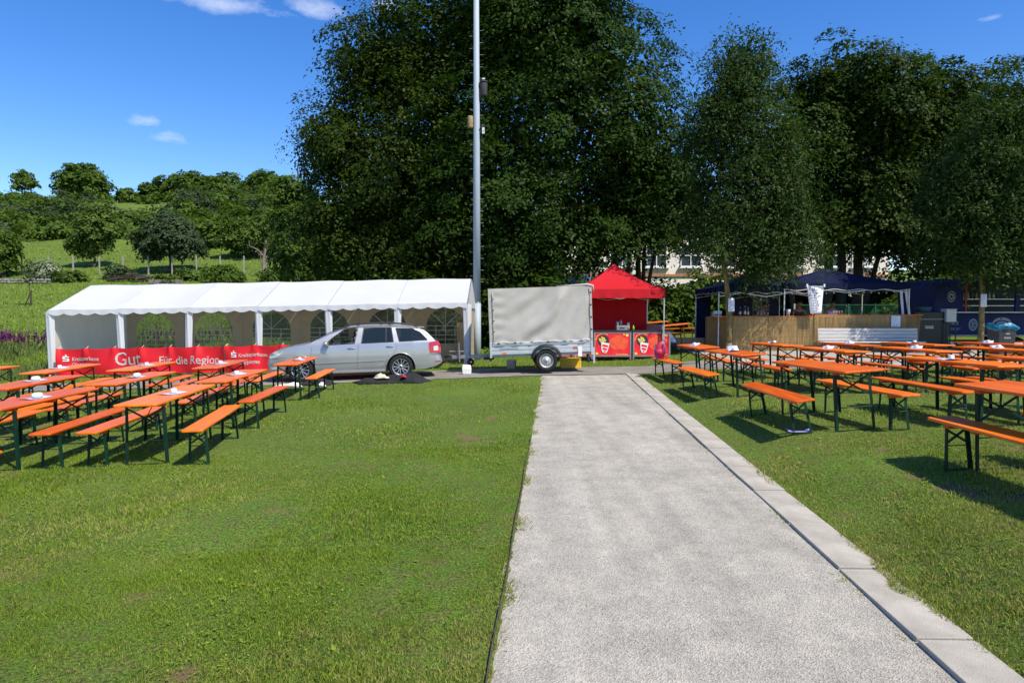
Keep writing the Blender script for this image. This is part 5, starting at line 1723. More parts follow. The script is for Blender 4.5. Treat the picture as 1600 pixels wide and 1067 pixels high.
tag(o, 'small lime green bottle on the counter', 'bottle')
# ------------------------------------------------------------------ reed-clad bar
MAT_REED = pm('dry_reed', (0.50, 0.345, 0.155), rough=0.8, var=0.35, scale=26, stretch=(3.0, 3.0, 0.12), spec=0.2, detail=7)
MAT_REED_SHADE = pm('shaded_dry_reed', (0.38, 0.24, 0.10), rough=0.8, var=0.35, scale=26, stretch=(3.0, 3.0, 0.12), spec=0.2, detail=7)  # same reed with shade put into its colour, for the bar's end panels
MAT_TWINE = pm('wire_twine', (0.10, 0.07, 0.04), rough=0.8, var=0.3)
BY, BZ = 23.45, 0.33
BARH = 1.26
def reed_panel(e, p0, p1, h, mat, seed, flare=0.0):
    """a mat of single reeds standing side by side"""
    r = random.Random(seed)
    p0, p1 = Vector((p0[0], p0[1], 0)), Vector((p1[0], p1[1], 0))
    L = (p1 - p0).length
    d = (p1 - p0).normalized()
    nrm = Vector((d.y, -d.x, 0))
    m = MB()
    n = int(L / 0.012)
    for k in range(n):
        t = (k + r.uniform(-0.3, 0.3)) * L / n
        b_ = p0 + d * t + nrm * r.uniform(0.0, 0.010)
        hh = h + r.uniform(-0.015, 0.02)
        lean = d * r.uniform(-0.012, 0.012) + d * flare * (t / L)
        w = r.uniform(0.0035, 0.0062)
        m.tube([b_ + Vector((0, 0, 0.01)), b_ + lean * 0.5 + nrm * r.uniform(-0.003, 0.006) + Vector((0, 0, hh * 0.5)), b_ + lean + Vector((0, 0, hh))], w, 4, cap=False)
    o = m.build('reed_mat', mat, e)
    o['kind'] = 'stuff'
    t = MB()
    for z in np.linspace(0.12, h - 0.08, 6):
        a = p0 + nrm * 0.014; b_ = p1 + nrm * 0.014 + d * flare * (z / h)
        t.tube([(a.x, a.y, z), (b_.x, b_.y, z)], 0.0018, 4)
    t.build('binding_wire', MAT_TWINE, e)
    bk = MB()
    a, b_ = p0 - nrm * 0.035, p1 - nrm * 0.035
    bk.add([(a.x, a.y, 0.0), (b_.x, b_.y, 0.0), (b_.x + d.x * flare, b_.y + d.y * flare, h - 0.02), (a.x, a.y, h - 0.02)], [(0, 1, 2, 3)])
    bk.build('backing_board', mat, e, thick=0.02)
bar = empty('reed_bar', (0, 0, BZ))
XB0, XB1, XB2, XB3 = 7.60, 10.37, 14.05, 14.22
reed_panel(bar, (6.92, 24.35), (XB0, BY), BARH - 0.06, MAT_REED_SHADE, 1)
reed_panel(bar, (XB0, BY), (XB1, BY - 0.02), BARH - 0.06, MAT_REED, 2)
reed_panel(bar, (XB1, BY - 0.06), (XB2 - 0.55, BY - 0.06), BARH, MAT_REED, 3)
reed_panel(bar, (XB2 - 0.56, BY - 0.06), (XB2 - 0.02, BY + 0.15), BARH, MAT_REED_SHADE, 4, flare=0.17)
for x0, x1, h in ((6.95, XB1, BARH - 0.045), (XB1 + 0.02, XB2 + 0.1, BARH + 0.012)):
    n = int((x1 - x0) / 2.2 + 0.9)
    for k in range(n):
        xa = x0 + k * (x1 - x0) / n
        MB().box((xa + (x1 - x0) / n / 2, BY + 0.26, h), ((x1 - x0) / n - 0.02, 0.5, 0.028)).build('countertop_board', MAT_ORANGE, bar, bevel=0.006)
tag(bar, 'bar counter clad in dry reed matting with orange boards on top', 'bar')

# white slatted bench in front of the bar
MAT_GREYWOOD = pm('weathered_white_wood', (0.52, 0.51, 0.49), rough=0.8, var=0.18, scale=8, stretch=(0.3, 4, 4), bump=0.3, bscale=40)
def slat_bench(x0, x1, y, z, label, back=True):
    e = empty('slatted_bench', ((x0 + x1) / 2, y, z))
    w = x1 - x0
    if back:
        for k in range(4):
            MB().box((0, 0.22 + 0.012 * k, 0.50 + 0.108 * k), (w, 0.028, 0.094)).build('back_slat', MAT_GREYWOOD, e, bevel=0.006)
        for x in (-w / 2 + 0.35, 0, w / 2 - 0.35):
            MB().bar((x, 0.26, 0.05), (x, 0.285, 0.86), 0.05, 0.04).build('back_support', MAT_GALV, e)
    for k in range(4):
        MB().box((0, -0.22 + 0.11 * k, 0.42), (w, 0.095, 0.035)).build('seat_slat', MAT_GREYWOOD, e, bevel=0.006)
    for x in (-w / 2 + 0.4, w / 2 - 0.4):
        MB().box((x, -0.03, 0.20), (0.42, 0.36, 0.40)).build('concrete_block', MAT_KERB, e, bevel=0.012)
    tag(e, label, 'bench')
    return e
slat_bench(10.35, 13.72, 22.85, BZ - 0.05, 'long weathered white slatted bench against the reed bar')
slat_bench(14.6, 17.2, 22.2, 0.26, 'backless pale slatted bench right of the bar', back=False)

# ------------------------------------------------------------------ navy pop-up tents over the bar
MAT_NAVYCANVAS = pm('navy_canvas', (0.0065, 0.010, 0.040), rough=0.75, var=0.10, scale=3, spec=0.15)
MAT_TRIM = pm('white_piping', (0.6, 0.6, 0.62), rough=0.6, var=0.05)
MAT_NAVYWALL = pm('navy_wall', (0.03, 0.035, 0.085), rough=0.8, var=0.15, scale=3)
t1 = popup('navy_tent', 8.80, 25.2, 3.3, 3.0, 2.22, 0.22, 2.82, BZ, MAT_NAVYCANVAS, MAT_LEGSILVER, 'navy pop-up tent over the left part of the bar', scallop=0.05, trim=MAT_TRIM, curve=0.25, group='navy tents over the bar')
# half walls of the left tent with a clear arched window
MB().grid(lambda u, v: (-1.65 + u * 0.62, 1.5 + 0.02 * math.sin(u * 9), 0.03 + v * 2.2), 10, 4).build('back_wall', MAT_NAVYCANVAS, t1)
MB().grid(lambda u, v: (-0.15 + u * 0.75, 1.5 + 0.02 * math.sin(u * 9), 0.03 + v * 2.2), 10, 4).build('back_wall', MAT_NAVYWALL, t1)
MB().grid(lambda u, v: (1.25 + u * 0.40, 1.5, 0.03 + v * 2.2), 6, 4).build('back_wall', MAT_NAVYWALL, t1)
MB().grid(lambda u, v: (0.60 + u * 0.65, 1.52, 0.03 + v * 0.7), 6, 4).build('back_wall', MAT_NAVYWALL, t1)
wa = [(0.60, 0.73), (1.25, 0.73)] + [(0.925 + 0.325 * math.cos(t), 1.78 + 0.30 * math.sin(t)) for t in np.linspace(0, math.pi, 13)]
win = MB().add([(p[0], 1.51, p[1]) for p in wa], [tuple(range(len(wa)))]).build('window', MAT_TENTWIN, t1)
mu = MB()
for a in (45, 90, 135):
    mu.bar((0.925, 1.50, 1.78), (0.925 + 0.325 * math.cos(R(a)), 1.50, 1.78 + 0.3 * math.sin(R(a))), 0.02, 0.01, up=(0, 1, 0))
for z in (1.1, 1.45, 1.78):
    mu.bar((0.60, 1.496, z), (1.25, 1.496, z), 0.02, 0.01, up=(0, 1, 0))
mu.bar((0.925, 1.492, 0.73), (0.925, 1.492, 1.78), 0.02, 0.01, up=(0, 1, 0))
mu.build('glazing_bar', MAT_MUNTIN, win)
t2 = popup('navy_tent', 11.58, 25.25, 4.35, 3.2, 2.36, 0.26, 2.96, BZ, MAT_NAVYCANVAS, MAT_LEGSILVER, 'larger navy pop-up tent over the right part of the bar', scallop=0.05, trim=MAT_TRIM, curve=0.25, group='navy tents over the bar')
MAT_STRIPE = pm('white_stripe', (0.62, 0.62, 0.68), rough=0.7, var=0.05)
for k in range(5):       # striped curtain tied at the right front post
    def cf(u, v, k=k):
        x0 = 1.78 + (k + u) * 0.085
        return (x0 + 0.14 * (1 - v) * (0.4 + 0.15 * k) * 1.6, -1.52 + 0.03 * math.sin((k + u) * 3), 0.95 + v * 1.22)
    MB().grid(cf, 3, 8).build('curtain_stripe', MAT_STRIPE if k % 2 else MAT_NAVYCANVAS, t2, smooth=True)
# string of small bulbs under the valance
MAT_BULB = pm('bulb_glass', (0.75, 0.74, 0.68), rough=0.2, var=0.05)
sl = empty('string_lights', (0, 0, BZ))
wire = [(9.6 + k * 0.13, 23.72, 2.10 - 0.05 * abs(math.sin(k * 0.45))) for k in range(32)]
MB().tube(wire, 0.004, 4).build('wire', MAT_BLACKPL, sl)
for k in range(0, 32, 2):
    MB().sphere((wire[k][0], wire[k][1], wire[k][2] - 0.03), 0.022, 8, 6).build('bulb', MAT_BULB, sl, smooth=True)
tag(sl, 'string of small white bulbs under the larger navy tent', 'string lights')
# hand-written menus and notices
MAT_MENU = pm('menu_paper', (0.74, 0.74, 0.82), rough=0.6, var=0.05, scale=3)
def notice(name, c, w, h, label, rows, taper=0.0, seed=1, clip=True, bow=0.02, kind='notice'):
    e = empty(name, c)
    MB().grid(lambda u, v: ((u - 0.5) * w * (1 - taper * (1 - v)) + taper * 0.1 * (1 - v), -bow * math.sin(math.pi * u + v), (v - 0.5) * h), 8, 10).build('sheet', MAT_MENU, e, smooth=True, thick=0.002)
    r = random.Random(seed)
    m = MB()
    for k in range(rows):
        z = h * (0.40 - 0.80 * k / max(1, rows - 1))
        ww = w * (1 - taper * (0.5 - z / h)) * r.uniform(0.45, 0.8)
        x = -w * 0.40 * (1 - taper * (0.5 - z / h)) + taper * 0.1 * (0.5 - z / h)
        nseg = r.randint(2, 4)
        for q in range(nseg):
            xa = x + ww * q / nseg
            m.box((xa + ww / nseg * 0.42, -bow - 0.006, z), (ww / nseg * 0.8, 0.002, h * 0.018))
    m.build('writing', MAT_INK, e)['kind'] = 'stuff'
    if clip:
        MB().box((0, 0.0, h / 2 + 0.01), (w * 1.12, 0.03, 0.05)).build('clamp_bar', MAT_LEGSILVER, e)
        for s in (-1, 1):
            MB().box((s * w * 0.5, -0.02, h / 2 + 0.05), (0.05, 0.05, 0.09)).build('clip', MAT_WHITEPL, e)
    tag(e, label, kind)
    return e
notice('menu', (10.26, 23.15, 2.10), 0.58, 0.90, 'tall hand-written menu hanging above the bar front', 14, 0.35, 3)
notice('notice', (13.12, 23.34, BZ + 1.05), 0.32, 0.40, 'small white notice pinned on the right end of the bar', 6, 0.0, 4, False, 0.006)

# bottles, glasses and a cup on the bar
MAT_BOTTLE_D = pm('dark_bottle_glass', (0.010, 0.014, 0.010), rough=0.08, var=0.1, coat=1.0)
MAT_BOTTLE_B = pm('brown_bottle_glass', (0.10, 0.03, 0.008), rough=0.08, var=0.1, coat=1.0)
MAT_BOTTLE_Y = pm('amber_bottle_glass', (0.30, 0.16, 0.03), rough=0.1, var=0.1, coat=1.0)
MAT_LABEL = pm('bottle_label', (0.70, 0.66, 0.55), rough=0.6, var=0.1)
MAT_GLASS = glass_mat('drinking_glass', (0.5, 0.52, 0.52), 0.35)
def bottle(x, y, z, h, mat, label):
    e = empty('bottle', (x, y, z))
    r_ = 0.038
    MB().lathe([(0.001, 0), (r_, 0.002), (r_, h * 0.58), (r_ * 0.8, h * 0.66), (0.014, h * 0.78), (0.013, h * 0.97), (0.001, h * 0.97)], 16).build('glass_body', mat, e, smooth=True)
    MB().lathe([(r_ + 0.001, h * 0.18), (r_ + 0.001, h * 0.46)], 16).build('bottle_label', MAT_LABEL, e, smooth=True)
    MB().lathe([(0.001, h), (0.015, h), (0.015, h * 0.93)], 12).build('cap', MAT_LABEL, e)
    tag(e, label, 'bottle', 'bottles on the bar')
zb = BZ + BARH - 0.03
bottle(7.92, 23.72, zb, 0.30, MAT_BOTTLE_D, 'dark wine bottle on the bar, leftmost of the bottles')
bottle(8.08, 23.70, zb, 0.34, MAT_BOTTLE_B, 'tall brown bottle with pale label on the bar')
bottle(8.20, 23.74, zb, 0.28, MAT_BOTTLE_Y, 'amber bottle on the bar right of the tall brown one')
def glass(x, y, z, label, group):
    o = MB().lathe([(0.001, 0.004), (0.026, 0.004), (0.032, 0.13), (0.030, 0.13), (0.024, 0.012), (0.001, 0.012)], 16).build('drinking_glass', MAT_GLASS, smooth=True)
    o.location = (x, y, z)
    tag(o, label, 'glass', group)
for k in range(4):
    glass(8.50 + 0.115 * k, 23.62, zb, 'clear drinking glass, %s in the row before the bending barkeeper' % ('leftmost', 'second from left', 'third from left', 'rightmost')[k], 'row of glasses on the bar left')
for k in range(4):
    glass(11.12 + 0.095 * k, 23.62, zb + 0.055, 'clear drinking glass, %s in the row beside the white tank top' % ('leftmost', 'second from left', 'third from left', 'rightmost')[k], 'row of glasses on the bar right')
MAT_TEAL = pm('teal_print', (0.03, 0.42, 0.36), rough=0.4, var=0.2, scale=18, col2=(0.55, 0.30, 0.45))
o = MB().lathe([(0.001, 0), (0.05, 0), (0.085, 0.23), (0.08, 0.23), (0.045, 0.01), (0.001, 0.01)], 20).build('paper_cup', MAT_TEAL, smooth=True)
o.location = (9.52, 23.55, zb)
tag(o, 'large teal and pink printed cup on the bar', 'cup')
MAT_BLUEPRINT = pm('blue_print', (0.03, 0.10, 0.45), rough=0.5, var=0.1)
o = MB().box((0, 0, 0.10), (0.27, 0.20, 0.20)).box((0, -0.102, 0.06), (0.272, 0.004, 0.06), 1).build('carton', [MAT_WHITEPL, MAT_BLUEPRINT], bevel=0.004)
o.location = (7.25, 24.15, zb - 0.02)
tag(o, 'white and blue carton on the left end of the bar', 'carton')

# ------------------------------------------------------------------ people
MAT_SKIN = pm('skin', (0.36, 0.17, 0.10), rough=0.55, var=0.10, scale=8)
MAT_HAIR = pm('dark_hair', (0.02, 0.014, 0.010), rough=0.7, var=0.3, scale=40)
def skin_mesh(name, joints, edges, mat, parent, root=0, sub=2):
    me = bpy.data.meshes.new(name)
    me.from_pydata([j[0] for j in joints], edges, [])
    ob = bpy.data.objects.new(name, me)
    COL.objects.link(ob)
    md = ob.modifiers.new('skin', 'SKIN')
    md.use_smooth_shade = True
    for i, j in enumerate(joints):
        sv = me.skin_vertices[0].data[i]
        rr = j[1] if hasattr(j[1], '__len__') else (j[1], j[1])
        sv.radius = rr
        sv.use_root = (i == root)
    sd = ob.modifiers.new('sub', 'SUBSURF')
    sd.levels = sub
    sd.render_levels = sub
    bpy.context.view_layer.update()
    dg = bpy.context.evaluated_depsgraph_get()
    m2 = bpy.data.meshes.new_from_object(ob.evaluated_get(dg))
    bpy.data.objects.remove(ob)
    m2.materials.clear()
    m2.materials.append(mat)
    o = bpy.data.objects.new(name, m2)
    COL.objects.link(o)
    o.parent = parent
    return o
def person(loc, rz, lean, shirt, trousers, label, hands, head_pitch=0.3, sleeves=False, crouch=False, bald=False):
    e = empty('person', loc, rz)
    J, E_ = [], []
    def j(p, r_, a=None):
        J.append((tuple(p), r_))
        if a is not None:
            E_.append((a, len(J) - 1))
        return len(J) - 1
    hz = 0.93 if not crouch else 0.34
    hip = Vector((0, 0, hz))
    up = Vector((0, -math.sin(lean), math.cos(lean)))
    pel = j(hip, (0.15, 0.11))
    waist = j(hip + up * 0.20, (0.135, 0.095), pel)
    chest = j(hip + up * 0.38, (0.165, 0.11), waist)
    sh = j(hip + up * 0.50, (0.13, 0.085), chest)
    neck = j(hip + up * 0.58, 0.052, sh)
    hd = Vector((0, -math.sin(lean + head_pitch), math.cos(lean + head_pitch)))
    nb = hip + up * 0.60
    h1 = j(nb + hd * 0.07 + Vector((0, -0.015, 0)), (0.066, 0.075), neck)
    h2 = j(nb + hd * 0.15 + Vector((0, -0.012, 0)), (0.078, 0.098), h1)
    h3 = j(nb + hd * 0.225, (0.062, 0.078), h2)
    side = Vector((1, 0, 0))
    fwd = Vector((0, -1, 0))
    for s, ht in ((-1, hands[0]), (1, hands[1])):
        sp = hip + up * 0.485 + side * s * 0.17
        a = j(sp, 0.062, sh)
        ht = Vector(ht)
        mid = (sp + ht) / 2
        d = ht - sp
        bend = max(0.02, math.sqrt(max(0.0, 0.31 ** 2 - (d.length / 2) ** 2)))
        el = mid + (side * s * 0.6 + Vector((0, 0.45, -0.5))).normalized() * bend
        b_ = j(sp.lerp(el, 0.5), 0.050, a)
        c = j(el, 0.042, b_)
        f = j(el.lerp(ht, 0.55), 0.037, c)
        wv = j(ht, 0.026, f)
        hdv = (ht - el).normalized()
        sd = hdv.cross(Vector((0, 0, 1))).normalized()
        palm = j(ht + hdv * 0.05, (0.020, 0.032), wv)
        kn = ht + hdv * 0.085
        for q, L in ((-1.5, 0.055), (-0.5, 0.07), (0.5, 0.075), (1.5, 0.068)):
            b0 = kn + sd * q * 0.017
            f1 = j(b0, 0.009, palm)
            f2 = j(b0 + hdv * L * 0.55 + Vector((0, 0, -0.010)), 0.0085, f1)
            j(b0 + hdv * L * 0.85 + Vector((0, 0, -0.032)), 0.0075, f2)
        tb_ = ht + hdv * 0.02 + sd * (-s) * 0.026
        t1_ = j(tb_, 0.011, palm)
        j(tb_ + (hdv * 0.6 - sd * s * 0.8) * 0.045, 0.009, t1_)
    for s in (-1, 1):
        a = j(hip + side * s * 0.09 - Vector((0, 0, 0.06)), 0.098, pel)
        if crouch:
            k1 = hip + side * s * 0.14 + Vector((0, -0.40, 0.12)); an = hip + side * s * 0.13 + Vector((0, -0.18, -0.28)); 
        else:
            k1 = Vector((s * 0.11, -0.03, 0.50)); an = Vector((s * 0.115, 0.02, 0.09))
        t_ = j(hip.lerp(k1, 0.5) + side * s * 0.05, 0.082, a)
        k_ = j(k1, 0.058, t_)
        cf = j(k1.lerp(an, 0.4) + Vector((0, 0.02, 0)), 0.055, k_)
        ak = j(an, 0.038, cf)
        hl = j(an + Vector((0, -0.08, -0.045)), (0.042, 0.034), ak)
        j(an + Vector((0, -0.17, -0.055)), (0.042, 0.026), hl)
    skin_mesh('body', J, E_, MAT_SKIN, e, sub=1)
    # clothing: torso and legs a little larger than the body
    T = [(J[pel][0], (0.17, 0.125)), (J[waist][0], (0.155, 0.112)), (J[chest][0], (0.182, 0.125)), (tuple(hip + up * 0.47), (0.135, 0.095))]
    te = [(0, 1), (1, 2), (2, 3)]
    for s in (-1, 1):
        T.append((tuple(hip + up * 0.49 + side * s * 0.12), 0.070)); te.append((3, len(T) - 1))
        if sleeves:
            sp = hip + up * 0.485 + side * s * 0.17
            T.append((tuple(sp + Vector((s * 0.03, -0.01, -0.06))), 0.066)); te.append((len(T) - 2, len(T) - 1))
            T.append((tuple(sp + Vector((s * 0.05, -0.03, -0.18))), 0.058)); te.append((len(T) - 2, len(T) - 1))
    skin_mesh('shirt', T, te, shirt, e)
    P = [(tuple(hip + Vector((0, 0, 0.06))), (0.168, 0.125)), (tuple(hip - Vector((0, 0, 0.04))), (0.172, 0.13))]
    pe = [(0, 1)]
    for s in (-1, 1):
        if crouch:
            k1 = hip + side * s * 0.14 + Vector((0, -0.40, 0.12)); an = hip + side * s * 0.13 + Vector((0, -0.18, -0.28))
        else:
            k1 = Vector((s * 0.11, -0.03, 0.50)); an = Vector((s * 0.115, 0.02, 0.09))
        P.append((tuple(hip + side * s * 0.10 - Vector((0, 0, 0.07))), 0.11)); pe.append((1, len(P) - 1))
        P.append((tuple(k1), 0.075)); pe.append((len(P) - 2, len(P) - 1))
        P.append((tuple(an + Vector((0, 0, 0.02))), 0.058)); pe.append((len(P) - 2, len(P) - 1))
    skin_mesh('trousers', P, pe, trousers, e)
    # face and hair
    hc = nb + hd * 0.15
    fr = (fwd * math.cos(lean + head_pitch) - Vector((0, 0, 1)) * math.sin(lean + head_pitch)).normalized()
    MB().tube([hc + fr * 0.085 + hd * 0.015, hc + fr * 0.118 - hd * 0.02, hc + fr * 0.09 - hd * 0.03], [0.010, 0.016, 0.010], 8).build('nose', MAT_SKIN, e, smooth=True)
    for s in (-1, 1):
        MB().sphere(tuple(hc + side * s * 0.032 + fr * 0.084 + hd * 0.012), 0.012, 8, 6).build('eye', MAT_INK, e, smooth=True)
        MB().sphere(tuple(hc + side * s * 0.082 - hd * 0.005), (0.012, 0.022, 0.032), 8, 6).build('ear', MAT_SKIN, e, smooth=True)
    c = hc + fr * 0.088 - hd * 0.055
    MB().sphere(tuple(c), (0.025, 0.010, 0.006), 8, 6).build('mouth', pm_lip, e, smooth=True)
    if not bald:
        hp = hc + hd * 0.028 - fr * 0.018
        m = MB().sphere((0, 0, 0), (0.090, 0.112, 0.092), 16, 12)
        Mr = Matrix.Translation(hp) @ Matrix.Rotation(lean + head_pitch, 4, 'X')
        keep = []
        m.v = [tuple(Mr @ Vector(v)) for v in m.v]
        fs = []
        for f in m.f:
            cc = sum((Vector(m.v[i]) for i in f), Vector()) / len(f) - hp
            if cc.dot(hd) > -0.02 - 0.3 * max(0.0, -cc.dot(fr)) and not (cc.dot(fr) > 0.03 and cc.dot(hd) < 0.055):
                fs.append(f)
        m.f = fs
        m.m = [0] * len(fs)
        m.build('hair', MAT_HAIR, e, smooth=True, thick=0.008)
    tag(e, label, 'person', 'people at the stalls')
    return e
pm_lip = pm('lip', (0.28, 0.09, 0.07), rough=0.5, var=0.1)
MAT_SHIRT_PAT = pm('patterned_shirt', (0.20, 0.10, 0.05), rough=0.8, var=0.6, scale=26, col2=(0.40, 0.26, 0.14))
MAT_SHIRT_DK = pm('dark_tank_top', (0.035, 0.045, 0.045), rough=0.85, var=0.2)
MAT_SHIRT_W = pm('white_tank_top', (0.72, 0.72, 0.76), rough=0.8, var=0.06)
MAT_SHIRT_LB = pm('pale_shirt', (0.62, 0.62, 0.72), rough=0.8, var=0.06)
MAT_JEANS = pm('dark_trousers', (0.02, 0.025, 0.045), rough=0.9, var=0.3, scale=30)
person((8.90, 24.75, BZ), 0.5, 0.35, MAT_SHIRT_PAT, MAT_JEANS, 'person in a patterned shirt bending over the glasses on the bar', [(-0.22, -0.45, 1.08), (0.20, -0.48, 1.08)], 0.45, sleeves=True)
person((10.35 - 0.05, 24.60, BZ), 0.0, 0.10, MAT_SHIRT_DK, MAT_JEANS, 'person in a dark tank top behind the teal cup', [(-0.10, -0.42, 1.10), (0.24, -0.42, 1.10)], 0.35)
person((11.42, 24.45, BZ), 0.0, 0.10, MAT_SHIRT_W, MAT_JEANS, 'person in a white tank top looking down behind the bar', [(-0.22, -0.42, 1.08), (0.22, -0.42, 1.08)], 0.50)
person((5.72, 23.9, Gz(5.7, 23.9)), -1.9, 0.65, MAT_SHIRT_LB, MAT_JEANS, 'person in a pale shirt crouching beside the snack tent', [(-0.22, -0.50, 0.40), (0.20, -0.50, 0.38)], 0.3, sleeves=True, crouch=True)

# ------------------------------------------------------------------ blue drinks trailer on the right
MAT_BLUETR = pm('blue_trailer_paint', (0.006, 0.013, 0.120), rough=0.55, var=0.08, scale=3, spec=0.3)
MAT_DKBLUE = pm('dark_blue_inside', (0.010, 0.013, 0.045), rough=0.6, var=0.15)
MAT_PALEPRINT = pm('pale_blue_print', (0.36, 0.40, 0.52), rough=0.5, var=0.08)
MAT_REDPRINT = pm('red_print', (0.5, 0.03, 0.03), rough=0.5, var=0.1)
dt = empty('drinks_trailer', (15.85, 25.6, 0.42))
LW = 6.2
MB().box((LW / 2, 0, 0.83), (LW, 0.05, 0.82)).build('front_panel', MAT_BLUETR, dt, bevel=0.01)
MB().box((LW / 2, -0.16, 1.262), (LW + 0.04, 0.42, 0.04)).build('serving_ledge', MAT_ALU, dt, bevel=0.008)
MB().box((LW / 2, 2.2, 1.42), (LW, 0.05, 2.04)).build('rear_wall', MAT_DKBLUE, dt)
MB().box((0.0, 1.1, 1.42), (0.05, 2.25, 2.04)).build('end_wall', MAT_BLUETR, dt)
MB().box((0.55, 0.06, 1.85), (1.05, 0.04, 1.14)).build('fixed_panel', MAT_BLUETR, dt)
MB().box((LW / 2, 1.1, 0.40), (LW, 2.2, 0.06)).build('floor', MAT_GALV, dt)
MB().box((LW / 2, 1.1, 2.46), (LW, 2.3, 0.08)).build('roof', MAT_BLUETR, dt)
MB().bar((-1.6, -0.6, 2.22), (1.35, -0.6, 2.46), 0.06, 0.09).bar((-1.6, -0.6, 2.22), (0.0, 0.0, 2.44), 0.05, 0.06).build('awning_bar', MAT_BLUETR, dt)
MB().add([(-1.5, -0.58, 2.24), (1.35, -0.58, 2.48), (1.35, 0.0, 2.52), (-0.1, 0.0, 2.46)], [(0, 1, 2, 3)]).build('awning', MAT_BLUETR, dt, thick=0.02)
MB().box((1.15, 0.03, 1.85), (0.06, 0.06, 1.14)).build('red_post', MAT_REDPRINT, dt)
for x in (3.05, 5.2):
    MB().box((x, -0.02, 1.85), (0.18, 0.08, 1.16)).build('post', MAT_BLUETR, dt, bevel=0.01)
for z in (1.52, 1.78):
    MB().box((3.6, 1.9, z), (3.8, 0.4, 0.03)).build('shelf', MAT_ALU, dt)
for k in range(12):
    bx = 1.6 + 0.17 * k
    MB().lathe([(0.001, 0), (0.04, 0), (0.04, 0.16), (0.015, 0.22), (0.015, 0.27), (0.001, 0.27)], 10, M=Matrix.Translation((bx, 1.85, 1.80))).build('shelf_bottle', MAT_LABEL if k % 3 else MAT_BOTTLE_Y, dt, smooth=True)
for s in (0.6, 5.4):
    MB().box((s, 0.4, 0.2), (0.12, 0.12, 0.4)).build('support_leg', MAT_GALV, dt)
for y in (0.3, 1.9):
    MB().lathe([(0.12, -0.09), (0.29, -0.09), (0.31, 0), (0.29, 0.09), (0.12, 0.09)], 28, M=Matrix.Translation((3.3, y, 0.02)) @ Matrix.Rotation(math.pi / 2, 4, 'X'), close=True).build('tyre', MAT_TYRE, dt, smooth=True)
text_mesh("Maisel's Weisse", 0.30, MAT_PALEPRINT, dt, M=Matrix.Translation((0.10, -0.032, 0.80)), sx=0.40, bold=0.004)
MB().box((0.53, -0.028, 0.66), (0.86, 0.004, 0.02)).box((0.53, -0.028, 0.60), (0.70, 0.004, 0.012)).build('caption_line', MAT_PALEPRINT, dt)
def disc(cx, cz, rx, rz, y, mat, nm_, inner=None, par=dt):
    k = 32
    P = [(cx + rx * math.cos(t), y, cz + rz * math.sin(t)) for t in np.linspace(0, 2 * math.pi, k + 1)[:-1]]
    if inner is None:
        return MB().add(P, [tuple(range(k))]).build(nm_, mat, par)
    Q = [(cx + rx * inner * math.cos(t), y, cz + rz * inner * math.sin(t)) for t in np.linspace(0, 2 * math.pi, k + 1)[:-1]]
    return MB().add(P + Q, [(i, (i + 1) % k, k + (i + 1) % k, k + i) for i in range(k)]).build(nm_, mat, par)
disc(1.42, 0.80, 0.165, 0.225, -0.030, MAT_PALEPRINT, 'round_emblem', 0.80)
disc(1.42, 0.80, 0.115, 0.155, -0.031, MAT_PALEPRINT, 'round_emblem', 0.86)
disc(1.42, 0.80, 0.05, 0.085, -0.032, MAT_PALEPRINT, 'emblem_figure', 0.45)
for a in (0.7, 2.2, 3.9, 5.4):
    MB().bar((1.42 + 0.05 * math.cos(a), -0.032, 0.80 + 0.07 * math.sin(a)), (1.42 + 0.10 * math.cos(a), -0.032, 0.80 + 0.14 * math.sin(a)), 0.022, 0.002, up=(0, 1, 0)).build('emblem_figure', MAT_PALEPRINT, dt)
disc(0.62, 1.85, 0.15, 0.21, 0.036, MAT_GALV, 'round_emblem', 0.82)
disc(0.62, 1.85, 0.09, 0.12, 0.035, MAT_GALV, 'emblem_figure', 0.5)
disc(2.50, 0.84, 0.36, 0.235, -0.030, MAT_PALEPRINT, 'oval_emblem')
disc(2.50, 0.82, 0.30, 0.15, -0.032, MAT_BLUETR, 'emblem_sweep', 0.72)
MB().box((2.50, -0.032, 0.80), (0.46, 0.003, 0.055)).build('emblem_sweep', MAT_BLUETR, dt)
disc(2.46, 1.03, 0.05, 0.035, -0.033, MAT_REDPRINT, 'emblem_dot')
MB().box((3.50, -0.030, 0.80), (0.26, 0.004, 0.10)).box((3.50, -0.030, 0.68), (0.30, 0.004, 0.08)).build('lettering_block', MAT_PALEPRINT, dt)
MB().add([(3.40, -0.032, 0.94), (3.62, -0.032, 0.94), (3.52, -0.032, 1.04)], [(0, 1, 2)]).add([(3.38, -0.032, 0.50), (3.62, -0.032, 0.50), (3.50, -0.032, 0.60)], [(0, 1, 2)]).build('red_mark', MAT_REDPRINT, dt)
tag(dt, 'dark blue drinks trailer with pale lettering under the right trees', 'trailer')
# black chest, white boxes, basin
MAT_CHEST = pm('black_chest', (0.010, 0.011, 0.012), rough=0.4, var=0.15)
fr = empty('cooling_chest', (15.10, 24.9, 0.34))
MB().box((0, 0, 0.68), (1.25, 0.7, 1.36)).build('cabinet', MAT_CHEST, fr, bevel=0.02)
MB().box((0, -0.36, 1.10), (1.2, 0.02, 0.03)).build('door_seam', MAT_FRAMEGREY, fr)
for z in (0.78, 0.84):
    MB().box((-0.1, -0.36, z), (0.30, 0.02, 0.02)).build('grip', MAT_ALU, fr)
tag(fr, 'black cooling chest between the bar and the drinks trailer', 'fridge')
MAT_BASIN = pm('blue_basin', (0.10, 0.24, 0.36), rough=0.4, var=0.1)
o = MB().lathe([(0.001, 0.0), (0.20, 0.0), (0.27, 0.17), (0.285, 0.175), (0.26, 0.17), (0.19, 0.015), (0.001, 0.015)], 24).build('wash_basin', MAT_BASIN, smooth=True)
o.location = (15.0, 24.9, 1.70)
